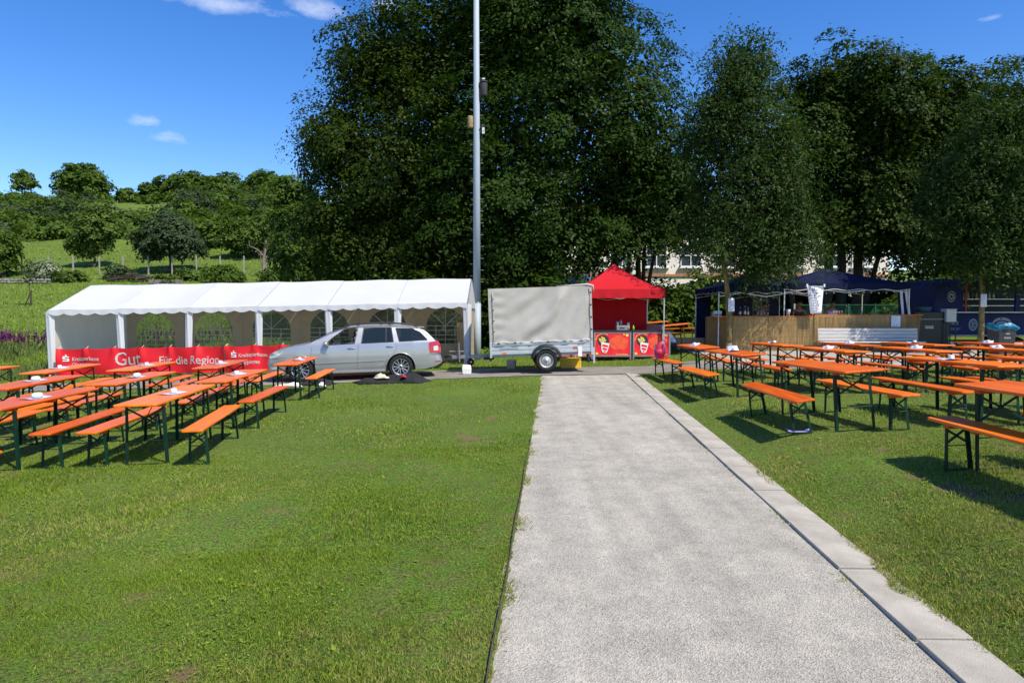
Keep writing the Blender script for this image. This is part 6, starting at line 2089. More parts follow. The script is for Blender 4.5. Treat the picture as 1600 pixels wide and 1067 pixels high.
tag(o, 'blue plastic wash basin on top of the black chest', 'basin')
o = MB().box((0, 0, 0.22), (0.36, 0.34, 0.44)).box((0, 0, 0.455), (0.40, 0.38, 0.03)).build('white_box', MAT_WHITEPL, bevel=0.012)
o.location = (15.72, 24.6, 1.34)
tag(o, 'white lidded box on a stand left of the drinks trailer', 'box')
st = MB()
for s in (-1, 1):
    for q in (-1, 1):
        st.box((s * 0.17, q * 0.15, 0.5), (0.03, 0.03, 1.0))
st.box((0, 0, 0.995), (0.4, 0.36, 0.02))
o = st.build('stand', MAT_CHEST)
o.location = (15.72, 24.6, 0.34)
tag(o, 'dark stand carrying the white lidded box', 'stand')
o = MB().add([(-0.26, -0.15, 0), (0.22, -0.15, 0), (0.26, 0.15, 0), (-0.26, 0.15, 0), (-0.24, -0.15, 0.18), (0.14, -0.15, 0.18), (0.17, 0.15, 0.18), (-0.24, 0.15, 0.18)], [(0, 3, 2, 1), (4, 5, 6, 7), (0, 1, 5, 4), (1, 2, 6, 5), (2, 3, 7, 6), (3, 0, 4, 7)]).build('step_block', MAT_WHITEPL, bevel=0.01)
o.location = (15.9, 24.95, 0.45)
tag(o, 'pale sloping step block below the drinks trailer', 'step')
# rubbish bin with a blue bag
MAT_BIN = pm('dark_grey_bin', (0.035, 0.037, 0.04), rough=0.5, var=0.15)
MAT_BAG = pm('blue_bin_bag', (0.010, 0.15, 0.26), rough=0.45, var=0.5, scale=9, bump=0.9, bscale=16)
bn = empty('rubbish_bin', (14.45, 20.15, Gz(14.45, 20.15)))
MB().add([(-0.20, -0.20, 0.06), (0.20, -0.20, 0.06), (0.20, 0.20, 0.06), (-0.20, 0.20, 0.06), (-0.27, -0.27, 1.0), (0.27, -0.27, 1.0), (0.27, 0.27, 1.0), (-0.27, 0.27, 1.0)], [(0, 3, 2, 1), (0, 1, 5, 4), (1, 2, 6, 5), (2, 3, 7, 6), (3, 0, 4, 7)]).build('bin_body', MAT_BIN, bn, bevel=0.02)
def bagrim(u, v):
    t = 2 * math.pi * u
    k = 1 + 0.10 * math.sin(9 * t) + 0.07 * math.sin(17 * t + 2)
    r_ = (0.27 + 0.06 * math.sin(math.pi * v)) * (1 + 0.06 * math.sin(7 * t + 3 * v) + 0.05 * math.sin(19 * t - 5 * v))
    c, s = math.cos(t), math.sin(t)
    q = max(abs(c), abs(s))
    return (r_ * c / q ** 0.6, r_ * s / q ** 0.6, 0.86 + 0.20 * v + 0.035 * k + 0.03 * math.sin(3 * t))
MB().grid(bagrim, 48, 8).build('bin_bag', MAT_BAG, bn, smooth=True)
for s in (-1, 1):
    MB().lathe([(0.02, -0.03), (0.10, -0.03), (0.10, 0.03), (0.02, 0.03)], 18, M=Matrix.Translation((s * 0.2, 0.22, 0.10)) @ Matrix.Rotation(math.pi / 2, 4, 'Y'), close=True).build('wheel', MAT_BLACKPL, bn)
MB().box((0, -0.262, 0.80), (0.12, 0.01, 0.05)).box((0, -0.25, 0.68), (0.2, 0.01, 0.05)).build('bin_label', MAT_FRAMEGREY, bn)
tag(bn, 'dark grey wheeled bin lined with a bright blue bag', 'rubbish bin')

# shaded beer garden behind: sandstone blocks, benches under the trees, mesh fence
MAT_SANDSTONE = pm('sandstone', (0.40, 0.27, 0.15), rough=0.9, var=0.25, scale=7, bump=0.5, bscale=30)
r = random.Random(5)
zst = Gz(6.4, 24.6)
names = ['leftmost', 'second from left', 'third from left', 'rightmost']
for row in range(2):
    for k in range(4):
        w, d, h = r.uniform(0.24, 0.34), r.uniform(0.25, 0.35), 0.21
        m = MB().box((0, 0, h / 2), (w, d, h), M=Matrix.Rotation(r.uniform(-0.2, 0.2), 3, 'Z'))
        o = m.build('stone_block', MAT_SANDSTONE, bevel=0.02)
        o.location = (6.02 + 0.30 * k + r.uniform(-0.03, 0.03), 25.0 + r.uniform(-0.05, 0.05), zst + 0.05 + row * 0.215)
        o.rotation_euler = (0, 0, r.uniform(-0.3, 0.3))
        tag(o, 'rough sandstone block, %s in the %s course of the pile' % (names[k], 'upper' if row else 'lower'), 'stone', 'sandstone blocks piled beside the bar')
for i, (x, y, kk, lb) in enumerate(((6.3, 28.2, 't', 'orange beer table in the shade behind the sandstone pile'), (5.9, 30.4, 't', 'orange beer table deepest in the tree shade'), (6.9, 27.6, 'b', 'orange beer bench in the shade beside the sandstone pile'), (5.7, 27.3, 'b', 'orange beer bench in the shade right of the snack tent'), (7.1, 30.1, 'b', 'orange beer bench deepest in the tree shade'))):
    put(kk, x, y, 1.45 + 0.1 * i, lb, 'beer furniture in the shade')
MAT_FENCE = pm('green_mesh_steel', (0.012, 0.10, 0.055), rough=0.5, var=0.15)
fe = empty('mesh_fence', (12.6, 30.5, Gz(12.6, 30.5)))
for k in range(5):
    MB().box((k * 1.2, 0, 0.75), (0.06, 0.06, 1.5)).build('post', MAT_LEGSILVER if k == 0 else MAT_FENCE, fe)
for q in range(4):
    m = MB()
    for k in range(14):
        for s in (-1, 1):
            x0 = q * 1.2 + 0.03 + k * 0.083
            m.tube([(x0 if s > 0 else q * 1.2 + 1.17 - k * 0.083, 0, 0.1), (min(q * 1.2 + 1.17, x0 + 0.6) if s > 0 else max(q * 1.2 + 0.03, q * 1.2 + 1.17 - k * 0.083 - 0.6), 0, 1.42)], 0.006, 3, cap=False)
    m.box((q * 1.2 + 0.6, 0, 1.45), (1.14, 0.03, 0.04))
    m.build('mesh_panel', MAT_FENCE, fe)
tag(fe, 'green wire mesh fence behind the larger navy tent', 'fence')
# ------------------------------------------------------------------ trees
MAT_BARK = pm('dark_bark', (0.055, 0.042, 0.030), rough=0.95, var=0.4, scale=10, stretch=(4, 4, 0.7), bump=0.8, bscale=18)
MAT_BARK_L = pm('lichen_bark', (0.15, 0.115, 0.060), rough=0.95, var=0.45, scale=7, stretch=(2, 2, 0.6), bump=0.8, bscale=18, col2=(0.30, 0.22, 0.07))
LEAF = {
    'beech': leaf_mat('beech_leaves', (0.016, 0.034, 0.003), (0.052, 0.084, 0.006), 0.32),
    'maple': leaf_mat('maple_leaves', (0.014, 0.036, 0.004), (0.042, 0.086, 0.009), 0.30),
    'ash': leaf_mat('ash_leaves', (0.020, 0.046, 0.009), (0.062, 0.106, 0.023), 0.30),
    'chestnut': leaf_mat('chestnut_leaves', (0.014, 0.034, 0.003), (0.049, 0.084, 0.008), 0.32),
    'hedge': leaf_mat('hedgerow_leaves', (0.036, 0.072, 0.010), (0.130, 0.205, 0.032), 0.40),
    'light': leaf_mat('light_orchard_leaves', (0.045, 0.085, 0.014), (0.145, 0.210, 0.036), 0.32),
    'grey': leaf_mat('greyish_leaves', (0.026, 0.046, 0.020), (0.080, 0.115, 0.048), 0.26),
}
def leaf_cloud(lobes, n_clump, per, cr, size, seed, droop=0.0, inner=0.22, flat=0.42, asp=0.62, rough=0.16, core=0.20, spread=0.33):
    """leaves gathered in tilted pads of foliage spread over a crown made of lobes, with larger leaves deep inside"""
    r = np.random.default_rng(seed)
    lob = np.array(lobes, float)
    area = (lob[:, 3] * lob[:, 5] + lob[:, 4] * lob[:, 5] + lob[:, 3] * lob[:, 4])
    pr_ = area / area.sum()
    which = r.choice(len(lob), n_clump, p=pr_)
    d = r.normal(0, 1, (n_clump, 3))
    d /= np.linalg.norm(d, axis=1)[:, None]
    L = lob[which]
    ph = r.uniform(0, 6.28, (6, 2))
    wob = sum(np.sin(d[:, 0] * (3 + k) * 1.7 + ph[k, 0]) * np.sin(d[:, 2] * (3 + k) * 1.9 + d[:, 1] * 2 + ph[k, 1]) for k in range(6)) / 2.2
    rad = np.where(r.random(n_clump) < inner, r.uniform(0.45, 0.85, n_clump), r.uniform(0.84, 1.0, n_clump)) * (1 + rough * wob)
    C = L[:, :3] + d * L[:, 3:6] * rad[:, None]
    tint_c = np.clip(r.normal(0.45, 0.14, n_clump), 0, 1)
    crs = cr * r.uniform(0.6, 1.4, n_clump)
    pn = d * 0.75 + r.normal(0, 0.22, (n_clump, 3))
    pn[:, 2] += 0.75
    pn /= np.linalg.norm(pn, axis=1)[:, None]
    a1 = np.cross(pn, r.normal(0, 1, (n_clump, 3)))
    a1 /= np.linalg.norm(a1, axis=1)[:, None]
    a2 = np.cross(pn, a1)
    ci = np.repeat(np.arange(n_clump), per)
    N = len(ci)
    rr = np.sqrt(r.random(N)) ** 0.9
    an = r.uniform(0, 6.283, N)
    lob5 = 1 + 0.28 * np.sin(an * 5 + ci * 1.7) + 0.15 * np.sin(an * 9 + ci)
    rr = rr * lob5
    q = crs[ci]
    hgt = flat * q * (0.55 * (1 - rr ** 2) + r.normal(0, 0.28, N))
    P = C[ci] + a1[ci] * (rr * np.cos(an) * q)[:, None] + a2[ci] * (rr * np.sin(an) * q)[:, None] + pn[ci] * hgt[:, None]
    P[:, 2] -= droop * rr * q
    nr = pn[ci] + (a1[ci] * np.cos(an)[:, None] + a2[ci] * np.sin(an)[:, None]) * (0.35 * rr)[:, None] + r.normal(0, spread, (N, 3))
    tint = np.clip(tint_c[ci] + r.normal(0, 0.09, N), 0, 1)
    sz = size * r.uniform(0.6, 1.3, N)
    # deep inside: fewer, larger leaves
    M_ = int(N * core)
    w2 = r.choice(len(lob), M_, p=pr_)
    d2 = r.normal(0, 1, (M_, 3))
    d2 /= np.linalg.norm(d2, axis=1)[:, None]
    P2 = lob[w2, :3] + d2 * lob[w2, 3:6] * (r.random(M_) ** 0.5 * 0.80)[:, None]
    P = np.concatenate([P, P2])
    nr = np.concatenate([nr, r.normal(0, 1, (M_, 3))])
    tint = np.concatenate([tint, np.clip(r.normal(0.45, 0.2, M_), 0, 1)])
    sz = np.concatenate([sz, size * r.uniform(1.2, 2.2, M_)])
    nr /= np.linalg.norm(nr, axis=1)[:, None]
    N = len(P)
    t = r.normal(0, 1, (N, 3))
    t[:, 2] -= 0.4 + droop
    t -= nr * (t * nr).sum(1)[:, None]
    t /= np.linalg.norm(t, axis=1)[:, None]
    b = np.cross(nr, t)
    l, w = sz[:, None] * 0.5, sz[:, None] * 0.5 * asp
    V = np.stack([P - t * l, P + b * w - t * l * 0.1 + nr * w * 0.25, P + t * l, P - b * w - t * l * 0.1 + nr * w * 0.25], 1).reshape(-1, 3)
    Q = np.arange(4 * N).reshape(-1, 4)
    return V, Q, np.repeat(tint, 4), C
def limb(m, p0, p1, r0, r1, rnd, bow=0.12, n=6, seg=7):
    p0, p1 = Vector(p0), Vector(p1)
    d = p1 - p0
    pts, rad = [], []
    off = Vector((rnd.uniform(-1, 1), rnd.uniform(-1, 1), rnd.uniform(0.2, 1))) * d.length * bow
    for i in range(seg + 1):
        t = i / seg
        wig = Vector((math.sin(t * 9 + rnd.random()), math.cos(t * 8), 0)) * d.length * 0.012
        pts.append(p0 + d * t + off * math.sin(math.pi * t) + wig * (0 < i < seg))
        rad.append(r0 + (r1 - r0) * t ** 0.8)
    m.tube(pts, rad, n)
    return pts
def tree(name, x, y, lobes, kind, stems, label, n_clump=420, per=95, cr=0.8, size=0.26, seed=1, bark=None, limbs=40, z=None, cat='tree', group=None, **kw):
    e = empty(name, (x, y, Gz(x, y) if z is None else z))
    V, Q, T, C = leaf_cloud(lobes, n_clump, per, cr, size, seed, **kw)
    np_mesh('crown', V, Q, LEAF[kind], e, attr={'tint': T})
    rnd = random.Random(seed)
    m = MB()
    tops = []
    for (b0, t0, r0, r1) in stems:
        pts = limb(m, b0, t0, r0, r1, rnd, 0.04, 9, 9)
        m.tube([Vector(b0) + Vector((0, 0, -0.3)), Vector(b0) + Vector((0, 0, 0.05)), Vector(b0) + Vector((0, 0, 0.35))], [r0 * 1.7, r0 * 1.45, r0 * 1.0], 9)
        tops.append((pts, r0, r1))
    if stems:
        idx = rnd.sample(range(len(C)), min(limbs, len(C)))
        for i in idx:
            c = Vector(C[i])
            pts, r0, r1 = rnd.choice(tops)
            cand = [(q, k) for k, q in enumerate(pts[3:], 3) if q.z < c.z + 0.5] or [(pts[3], 3)]
            q, k = min(cand, key=lambda a: (a[0] - c).length)
            rr = (r0 + (r1 - r0) * k / 9) * 0.5
            limb(m, q, c, max(0.02, rr), 0.012, rnd, 0.10, 5, 6)
    if m.v:
        m.build('trunk', bark or MAT_BARK, e, smooth=True)
    tag(e, label, cat, group)
    return e

tree('beech_tree', -5.0, 33.0, [(-0.1, 0, 8.0, 4.6, 4.4, 7.4), (1.7, 0, 13.6, 4.0, 3.8, 4.6), (-2.2, -1.2, 4.2, 2.7, 2.8, 4.0), (2.6, -2.0, 4.5, 3.6, 3.0, 4.3), (-3.3, -0.5, 9.0, 1.8, 2.0, 2.2), (-1.8, 0, 12.6, 2.0, 2, 2.4)], 'beech',
     [((0, 0, 0), (0.4, 0, 12), 0.42, 0.10)], 'broad dark beech behind the white tent, leftmost of the big trees', 680, 138, 0.95, 0.165, 11, droop=0.15)
tree('maple_tree', 1.9, 31.0, [(0.6, 0, 10.6, 5.2, 4.6, 6.4), (-2.6, -1.5, 6.4, 3.4, 3.0, 5.6), (3.4, -0.6, 8.0, 2.9, 2.8, 4.0), (0.2, -1.5, 4.7, 2.6, 2.2, 2.6), (-1.8, 0.3, 14.2, 3.6, 3.2, 3.4), (0.9, 0, 14.0, 2.5, 2.6, 3.4), (2.8, -1.2, 4.7, 2.6, 1.6, 1.2)], 'maple',
     [((2.8, -0.8, 0), (2.6, -0.4, 9), 0.20, 0.06), ((2.9, -0.7, 0), (4.0, -0.5, 8), 0.15, 0.05), ((-1.2, 0, 0), (-1.0, 0, 11), 0.34, 0.08)], 'tall dark maple behind the trailer and pole', 760, 136, 0.85, 0.160, 12)
tree('field_maple', 6.9, 32.0, [(-1.0, 0, 6.9, 2.2, 2.2, 2.6), (0.7, 0.4, 6.3, 1.9, 1.8, 2.2)], 'maple',
     [((-0.9, 0, 0), (-0.7, 0, 7), 0.19, 0.06), ((-0.85, 0.05, 0.5), (0.6, 0.2, 6.5), 0.12, 0.05), ((-0.8, 0, 0.4), (-0.2, 0, 7.2), 0.12, 0.05)], 'several-stemmed maple directly behind the red snack tent', 150, 110, 0.75, 0.18, 13)
tree('ash_tree', 7.30, 22.90, [(a_ * 1.04 + 0.15, b_ * 1.0 - 0.1, c_ * 1.04, d_ * 1.02, e_ * 0.95, f_ * 1.04) for (a_, b_, c_, d_, e_, f_) in [(0.15, 0, 6.2, 1.75, 1.6, 3.4), (0.1, 0, 8.7, 1.25, 1.1, 1.7), (-0.6, 0, 7.0, 1.15, 1.1, 1.5), (0.85, 0.2, 4.7, 1.45, 1.5, 1.9), (-0.9, 0.2, 4.3, 0.9, 1.1, 1.4), (1.0, 0.2, 3.1, 0.9, 0.9, 0.8), (1.75, -0.1, 3.5, 1.15, 0.8, 1.0), (0.7, -0.2, 2.95, 0.9, 0.6, 0.6), (1.3, 0, 5.6, 1.3, 1.3, 2.0)]], 'ash',
     [((0, 0, 0), (0.05, 0, 9.6), 0.105, 0.025)], 'slender ash with a lichen-yellow trunk in front of the bar', 500, 98, 0.50, 0.125, 14, MAT_BARK_L, 34, droop=0.45, asp=0.42, flat=0.7, spread=0.6)
tree('chestnut_tree', 17.0, 34.0, [(0.2, 0, 9.5, 4.0, 3.8, 4.4), (-2.6, -0.5, 9.2, 2.0, 2.4, 3.6), (3.4, 0, 9.0, 3.0, 2.8, 4.4), (5.2, 0, 8.0, 2.2, 2.2, 3.4), (0.0, -0.8, 6.2, 3.3, 2.6, 2.0), (0.0, 0, 11.9, 3.2, 2.8, 1.9), (0.8, -1.2, 4.5, 3.6, 1.6, 1.1)], 'chestnut',
     [((-1.9, -0.5, 0), (-2.0, -0.5, 9), 0.30, 0.08), ((-0.9, -0.4, 0), (-0.6, -0.4, 10), 0.27, 0.08), ((-0.2, -0.3, 0), (0.2, -0.3, 9.5), 0.30, 0.08), ((-3.2, -0.6, 0), (-4.6, -0.7, 7.5), 0.15, 0.05), ((0.0, -0.3, 0.5), (2.4, -0.4, 8), 0.16, 0.05)], 'great horse chestnut with several trunks behind the navy tents', 560, 122, 0.85, 0.192, 15, droop=0.25)
tree('ash_tree', 15.3, 22.3, [(0.3, 0, 5.6, 1.9, 1.9, 3.0), (-0.7, 0, 4.4, 1.3, 1.4, 1.8), (1.4, 0, 4.2, 1.5, 1.5, 1.9), (0.2, 0, 3.2, 1.2, 1.2, 0.9), (0.8, 0, 7.7, 1.1, 1.1, 1.3)], 'ash',
     [((0, 0, 0), (0.1, 0, 7.4), 0.10, 0.025)], 'ash shading the blue drinks trailer at the right edge', 380, 95, 0.50, 0.135, 16, MAT_BARK_L, 30, droop=0.45, asp=0.42, flat=0.7, spread=0.6)
tree('lime_tree', 25.0, 37.0, [(0.4, 0, 9.0, 4.8, 4.0, 4.6), (-2.2, -1.2, 4.6, 3.2, 2.8, 3.2), (3.0, -1.0, 5.0, 3.8, 3.0, 4.0), (-2.8, 0, 9.8, 2.6, 2.6, 2.9)], 'chestnut',
     [((-0.6, 0, 0), (0, 0, 10), 0.36, 0.08)], 'dense dark tree behind the drinks trailer at the right edge', 360, 90, 0.9, 0.24, 17)
tree('alder_tree', -14.6, 47.0, [(0, 0, 4.4, 1.9, 2.0, 3.4), (-0.4, 0, 7.0, 1.4, 1.5, 1.7), (1.4, 0, 3.4, 1.9, 1.9, 2.6)], 'hedge',
     [((0, 0, 0), (0, 0, 9), 0.2, 0.05)], 'lighter green tree just left of the big beech', 220, 80, 0.7, 0.24, 18)
tree('ash_tree', 19.6, 22.6, [(0.2, 0, 6.0, 2.4, 2.2, 3.2), (0.6, 0, 8.2, 1.5, 1.5, 1.6), (-0.6, 0, 4.0, 1.8, 1.8, 1.8), (1.2, 0.3, 3.8, 1.8, 1.8, 1.6)], 'ash',
     [((0, 0, 0), (0.1, 0, 7.6), 0.12, 0.03)], 'ash tree cut off by the right picture edge', 220, 80, 0.6, 0.19, 19, MAT_BARK_L, 20, droop=0.45, asp=0.42, flat=0.7, spread=0.6)
def shrub(x, y, lobes, kind, label, n=60, per=70, cr=0.45, size=0.2, seed=1, name='shrub', **kw):
    return tree(name, x, y, lobes, kind, [((0, 0, 0), (0.05, 0, max(l[2] for l in lobes)), 0.05, 0.02)], label, n, int(per * 0.6), cr, size * 1.15, seed, limbs=8, cat='shrub', **kw)
shrub(-3.0, 28.6, [(0, 0, 1.4, 3.4, 1.6, 1.9), (3.2, 0.4, 1.5, 2.6, 1.5, 2.0)], 'beech', 'dark undergrowth beneath the beech behind the white tent', 170, 80, 0.6, 0.22, 41)
shrub(2.4, 28.0, [(-1.0, 0, 1.2, 2.2, 1.2, 1.7), (1.0, 0.3, 1.0, 1.6, 1.2, 1.4)], 'maple', 'dark shrub behind the trailer under the maple', 120, 80, 0.5, 0.2, 42)
shrub(8.4, 34.0, [(-2.2, 0, 1.2, 2.2, 1.2, 1.5), (1.2, 0, 1.3, 2.4, 1.2, 1.7)], 'hedge', 'green hedge bush in the shade left of the bar', 130, 80, 0.5, 0.2, 43)
shrub(20.6, 31.5, [(0, 0, 1.2, 3.8, 1.2, 1.5)], 'hedge', 'hedge behind the black chest right of the bar', 120, 80, 0.5, 0.2, 44)
for k_, (hx, hy, hw, lb) in enumerate(((4.6, 38.5, 3.2, 'dark hedge below the building, behind the snack tent'), (10.2, 37.5, 3.0, 'dark hedge below the building, behind the left navy tent'), (15.6, 37.0, 3.0, 'dark hedge below the building, behind the right navy tent'), (20.8, 36.0, 3.0, 'dark hedge right of the building corner'), (27.0, 33.5, 3.6, 'dark hedge behind the drinks trailer'))):
    shrub(hx, hy, [(-hw * 0.5, 0, 1.1, hw * 0.6, 1.0, 1.25), (hw * 0.5, 0, 1.15, hw * 0.6, 1.0, 1.35), (0, 0.2, 1.2, hw * 0.6, 1.0, 1.4)], 'maple', lb, 130, 70, 0.5, 0.22, 120 + k_)
notice('notice', (7.30, 22.75, Gz(7.3, 22.9) + 1.62), 0.21, 0.44, 'white notice taped to the lichen-yellow ash trunk', 7, 0.0, 8, False, 0.008)
notice('notice', (15.27, 22.13, Gz(15.3, 22.3) + 1.75), 0.20, 0.42, 'white notice taped to the right-hand ash trunk', 7, 0.0, 9, False, 0.008)

# ------------------------------------------------------------------ buildings behind the trees
MAT_RENDER = pm('pale_render', (0.80, 0.77, 0.72), rough=0.9, var=0.06, scale=2, bump=0.2, bscale=40)
MAT_BAND = pm('ochre_band', (0.42, 0.20, 0.08), rough=0.8, var=0.15)
MAT_ROOFTILE = pm('brown_roof', (0.16, 0.07, 0.045), rough=0.85, var=0.25, scale=9)
MAT_FRAME = pm('white_window_frame', (0.75, 0.75, 0.73), rough=0.5, var=0.04)
MAT_PANE = pm('window_pane', (0.05, 0.07, 0.10), rough=0.06, var=0.2, coat=1.0)
bd = empty('white_building', (3.6, 47.0, 1.4))
BWD, BHT = 22.2, 6.4
MB().box((BWD / 2, 4.0, BHT / 2 - 0.6), (BWD, 8.0, BHT + 1.2)).build('wall', MAT_RENDER, bd)
MB().box((BWD / 2, -0.04, 2.75), (BWD + 0.02, 0.10, 0.16)).build('string_course', MAT_BAND, bd)
MB().add([(-0.5, -0.6, BHT), (BWD + 0.5, -0.6, BHT), (BWD + 0.5, 8.6, BHT), (-0.5, 8.6, BHT), (-0.5, 4, BHT + 2.0), (BWD + 0.5, 4, BHT + 2.0)], [(0, 1, 5, 4), (2, 3, 4, 5), (0, 4, 3), (1, 2, 5), (0, 3, 2, 1)]).build('roof', MAT_ROOFTILE, bd)
for fl_ in range(1):
    for k in range(9):
        x = 1.6 + 2.35 * k
        z0 = 3.35 + 3.35 * fl_
        w = MB()
        w.box((x, -0.02, z0 + 0.75), (1.42, 0.10, 0.07)).box((x, -0.02, z0 + 1.5), (1.42, 0.10, 0.08)).box((x, -0.02, z0), (1.42, 0.10, 0.08))
        for q in (-0.68, 0, 0.68):
            w.box((x + q, -0.022, z0 + 0.75), (0.07, 0.10, 1.5))
        wo = w.build('window', MAT_FRAME, bd)
        for q in (-0.34, 0.34):
            for s in (0.38, 1.13):
                MB().box((x + q, -0.006, z0 + s), (0.60, 0.02, 0.66)).build('pane', MAT_PANE, wo)
        MB().box((x, -0.10, z0 - 0.09), (1.7, 0.22, 0.08)).build('sill', MAT_FRAME, wo)
MB().box((20.6, -0.015, 3.4), (1.3, 0.04, 0.9)).build('plaque', MAT_FRAME, bd)
MB().box((20.6, -0.04, 3.6), (0.7, 0.01, 0.07)).box((20.6, -0.04, 3.4), (0.9, 0.01, 0.05)).build('plaque_writing', MAT_PALEPRINT, bd)
tag(bd, 'pale rendered low building glimpsed behind the trees', 'building')
MAT_SLATE = pm('blue_grey_roofing', (0.10, 0.13, 0.18), rough=0.6, var=0.15, scale=3)
sh_ = empty('shed', (1.4, 36.0, Gz(2.5, 36)))
MB().box((1.5, 1.0, 1.1), (2.6, 1.8, 2.2)).build('wall', MAT_BARK, sh_)
MB().add([(-0.1, -0.3, 2.15), (3.2, -0.3, 2.15), (2.8, 1.4, 3.05), (0.2, 1.4, 3.05), (-0.1, 2.4, 2.15), (3.2, 2.4, 2.15)], [(0, 1, 2, 3), (3, 2, 5, 4), (1, 5, 2), (0, 3, 4), (0, 4, 5, 1)]).build('roof', MAT_SLATE, sh_)
tag(sh_, 'shed with a blue-grey roof behind trailer and snack tent', 'shed')
fp = empty('flagpole', (24.0, 40.0, Gz(24, 40)))
MB().tube([(0, 0, -0.2), (0, 0, 9)], [0.07, 0.04], 10).build('mast', MAT_WHITEPL, fp, smooth=True)
MB().sphere((0, 0, 9.05), 0.07, 10, 8).build('finial', MAT_WHITEPL, fp, smooth=True)
tag(fp, 'thin white flagpole behind the right-hand trees', 'flagpole')
MAT_SKYBLUE = pm('sky_blue_canvas', (0.15, 0.36, 0.62), rough=0.7, var=0.1)
aw = empty('awning_stand', (12.1, 39.0, Gz(12.1, 39)))
for k in range(6):
    MB().grid(lambda u, v, k=k: (-1.2 + (k + u) * 0.4, -0.8 + 1.2 * v, 1.5 + 0.7 * v), 2, 3).build('stripe', MAT_SKYBLUE if k % 2 else MAT_STRIPE, aw, thick=0.01)
for x in (-1.15, 1.15):
    MB().box((x, 0.35, 1.1), (0.05, 0.05, 2.2)).box((x, -0.75, 0.75), (0.05, 0.05, 1.5)).build('leg', MAT_LEGSILVER, aw)
tag(aw, 'blue and white striped awning glimpsed behind the left navy tent', 'awning')

# ------------------------------------------------------------------ the hillside on the left
def at(px, Z):      # only used to turn distances into ground points
    return (px - 800) / 1066.7 * Z
def hill_tree(name, px, Z, lobes, kind, label, n=150, per=60, cr=0.9, size=0.36, seed=1, stem=0.16, h=None, **kw):
    x = at(px, Z)
    top = h or max(l[2] for l in lobes)
    return tree(name, x, Z, lobes, kind, [((0, 0, 0), (0.1, 0, top), stem, 0.05)], label, n, int(per * 0.66), cr, size * 1.12, seed, limbs=16, group='trees on the hillside', **kw)
hill_tree('lime_tree', 135, 152, [(-1.6, 0, 4.4, 4.2, 4.0, 3.2), (1.8, 0, 4.2, 4.0, 3.8, 3.0), (0.3, 0, 6.6, 3.6, 3.3, 2.4)], 'hedge', 'dark rounded tree standing alone on the left skyline', 170, 60, 1.2, 0.65, 51)
hill_tree('pine_tree', 45, 140, [(-0.6, 0, 6.2, 2.3, 1.8, 1.3), (1.2, 0, 4.8, 1.6, 1.6, 1.0), (-1.3, 0, 4.2, 1.2, 1.2, 0.8)], 'light', 'thin open tree with a flat top on the left skyline', 60, 30, 0.8, 0.5, 52)
shrub(at(200, 158), 158, [(0, 0, 1.5, 2.2, 2.0, 1.7)], 'hedge', 'small bush on the skyline right of the dark rounded tree', 40, 50, 0.8, 0.55, 53)
hill_tree('oak_tree', 268, 67, [(0, 0, 3.1, 3.0, 2.8, 1.6), (0.3, 0, 4.2, 2.0, 1.9, 1.3), (-1.8, 0, 2.3, 1.4, 1.4, 0.8), (1.9, 0, 2.4, 1.5, 1.4, 0.9)], 'grey', 'round dense fruit tree with a short dark trunk on the slope', 260, 70, 0.65, 0.30, 54, 0.22)
hill_tree('fruit_tree', 150, 70, [(0.2, 0, 3.8, 1.9, 1.8, 1.9), (-0.9, 0, 2.3, 1.4, 1.4, 1.0), (0.8, 0, 5.3, 1.0, 1.0, 0.9)], 'light', 'light green fruit tree left of the round dense one', 190, 60, 0.65, 0.30, 55, 0.12)
hill_tree('fruit_tree', 8, 64, [(-0.4, 0, 2.4, 1.7, 1.7, 1.9)], 'hedge', 'dark bushy tree cut off by the left picture edge', 100, 60, 0.6, 0.30, 56)
hill_tree('cherry_tree', 398, 76, [(0, 0, 2.6, 3.2, 2.8, 1.6), (-1.2, 0, 1.8, 2.4, 2.2, 1.0), (1.6, 0, 3.2, 2.2, 2.0, 1.4)], 'light', 'light green orchard tree behind the bare dead tree', 260, 60, 0.8, 0.34, 57, 0.2)
hill_tree('willow_tree', 312, 100, [(0, 0, 2.0, 2.8, 2.4, 2.0)], 'grey', 'silvery green bushy tree in the hedgerow below the field', 170, 60, 0.9, 0.42, 58)
hill_tree('copse_tree', 262, 165, [(-2, 0, 2.0, 4.0, 3.5, 2.0), (2.5, 0, 3.2, 4.2, 3.5, 2.6)], 'hedge', 'dark copse tree on the skyline right above the field', 120, 60, 1.2, 0.7, 59)
hill_tree('copse_tree', 312, 162, [(-1, 0, 3.4, 4.6, 3.5, 3.4), (4, 0, 2.4, 4.6, 3.5, 2.6)], 'hedge', 'tallest dark copse tree on the skyline beside the field', 120, 60, 1.2, 0.7, 60)
hill_tree('copse_tree', 362, 150, [(0, 0, 3.6, 4.6, 3.5, 3.4), (-4, 0, 1.8, 4.2, 3.5, 2.2), (5, 0, 2.2, 4.2, 3.5, 2.6)], 'light', 'paler copse tree on the skyline left of the beech', 120, 60, 1.2, 0.65, 61)
hill_tree('copse_tree', 420, 140, [(0, 0, 4.0, 4.6, 3.5, 3.8), (-4, 0, 2.0, 4.2, 3.5, 2.4)], 'hedge', 'copse tree on the skyline half hidden by the beech', 120, 60, 1.2, 0.65, 62)
hill_tree('hawthorn_tree', 330, 84, [(0, 0, 1.6, 2.4, 2.0, 1.4)], 'hedge', 'mid green hawthorn between the round tree and dead tree', 120, 60, 0.8, 0.36, 63)
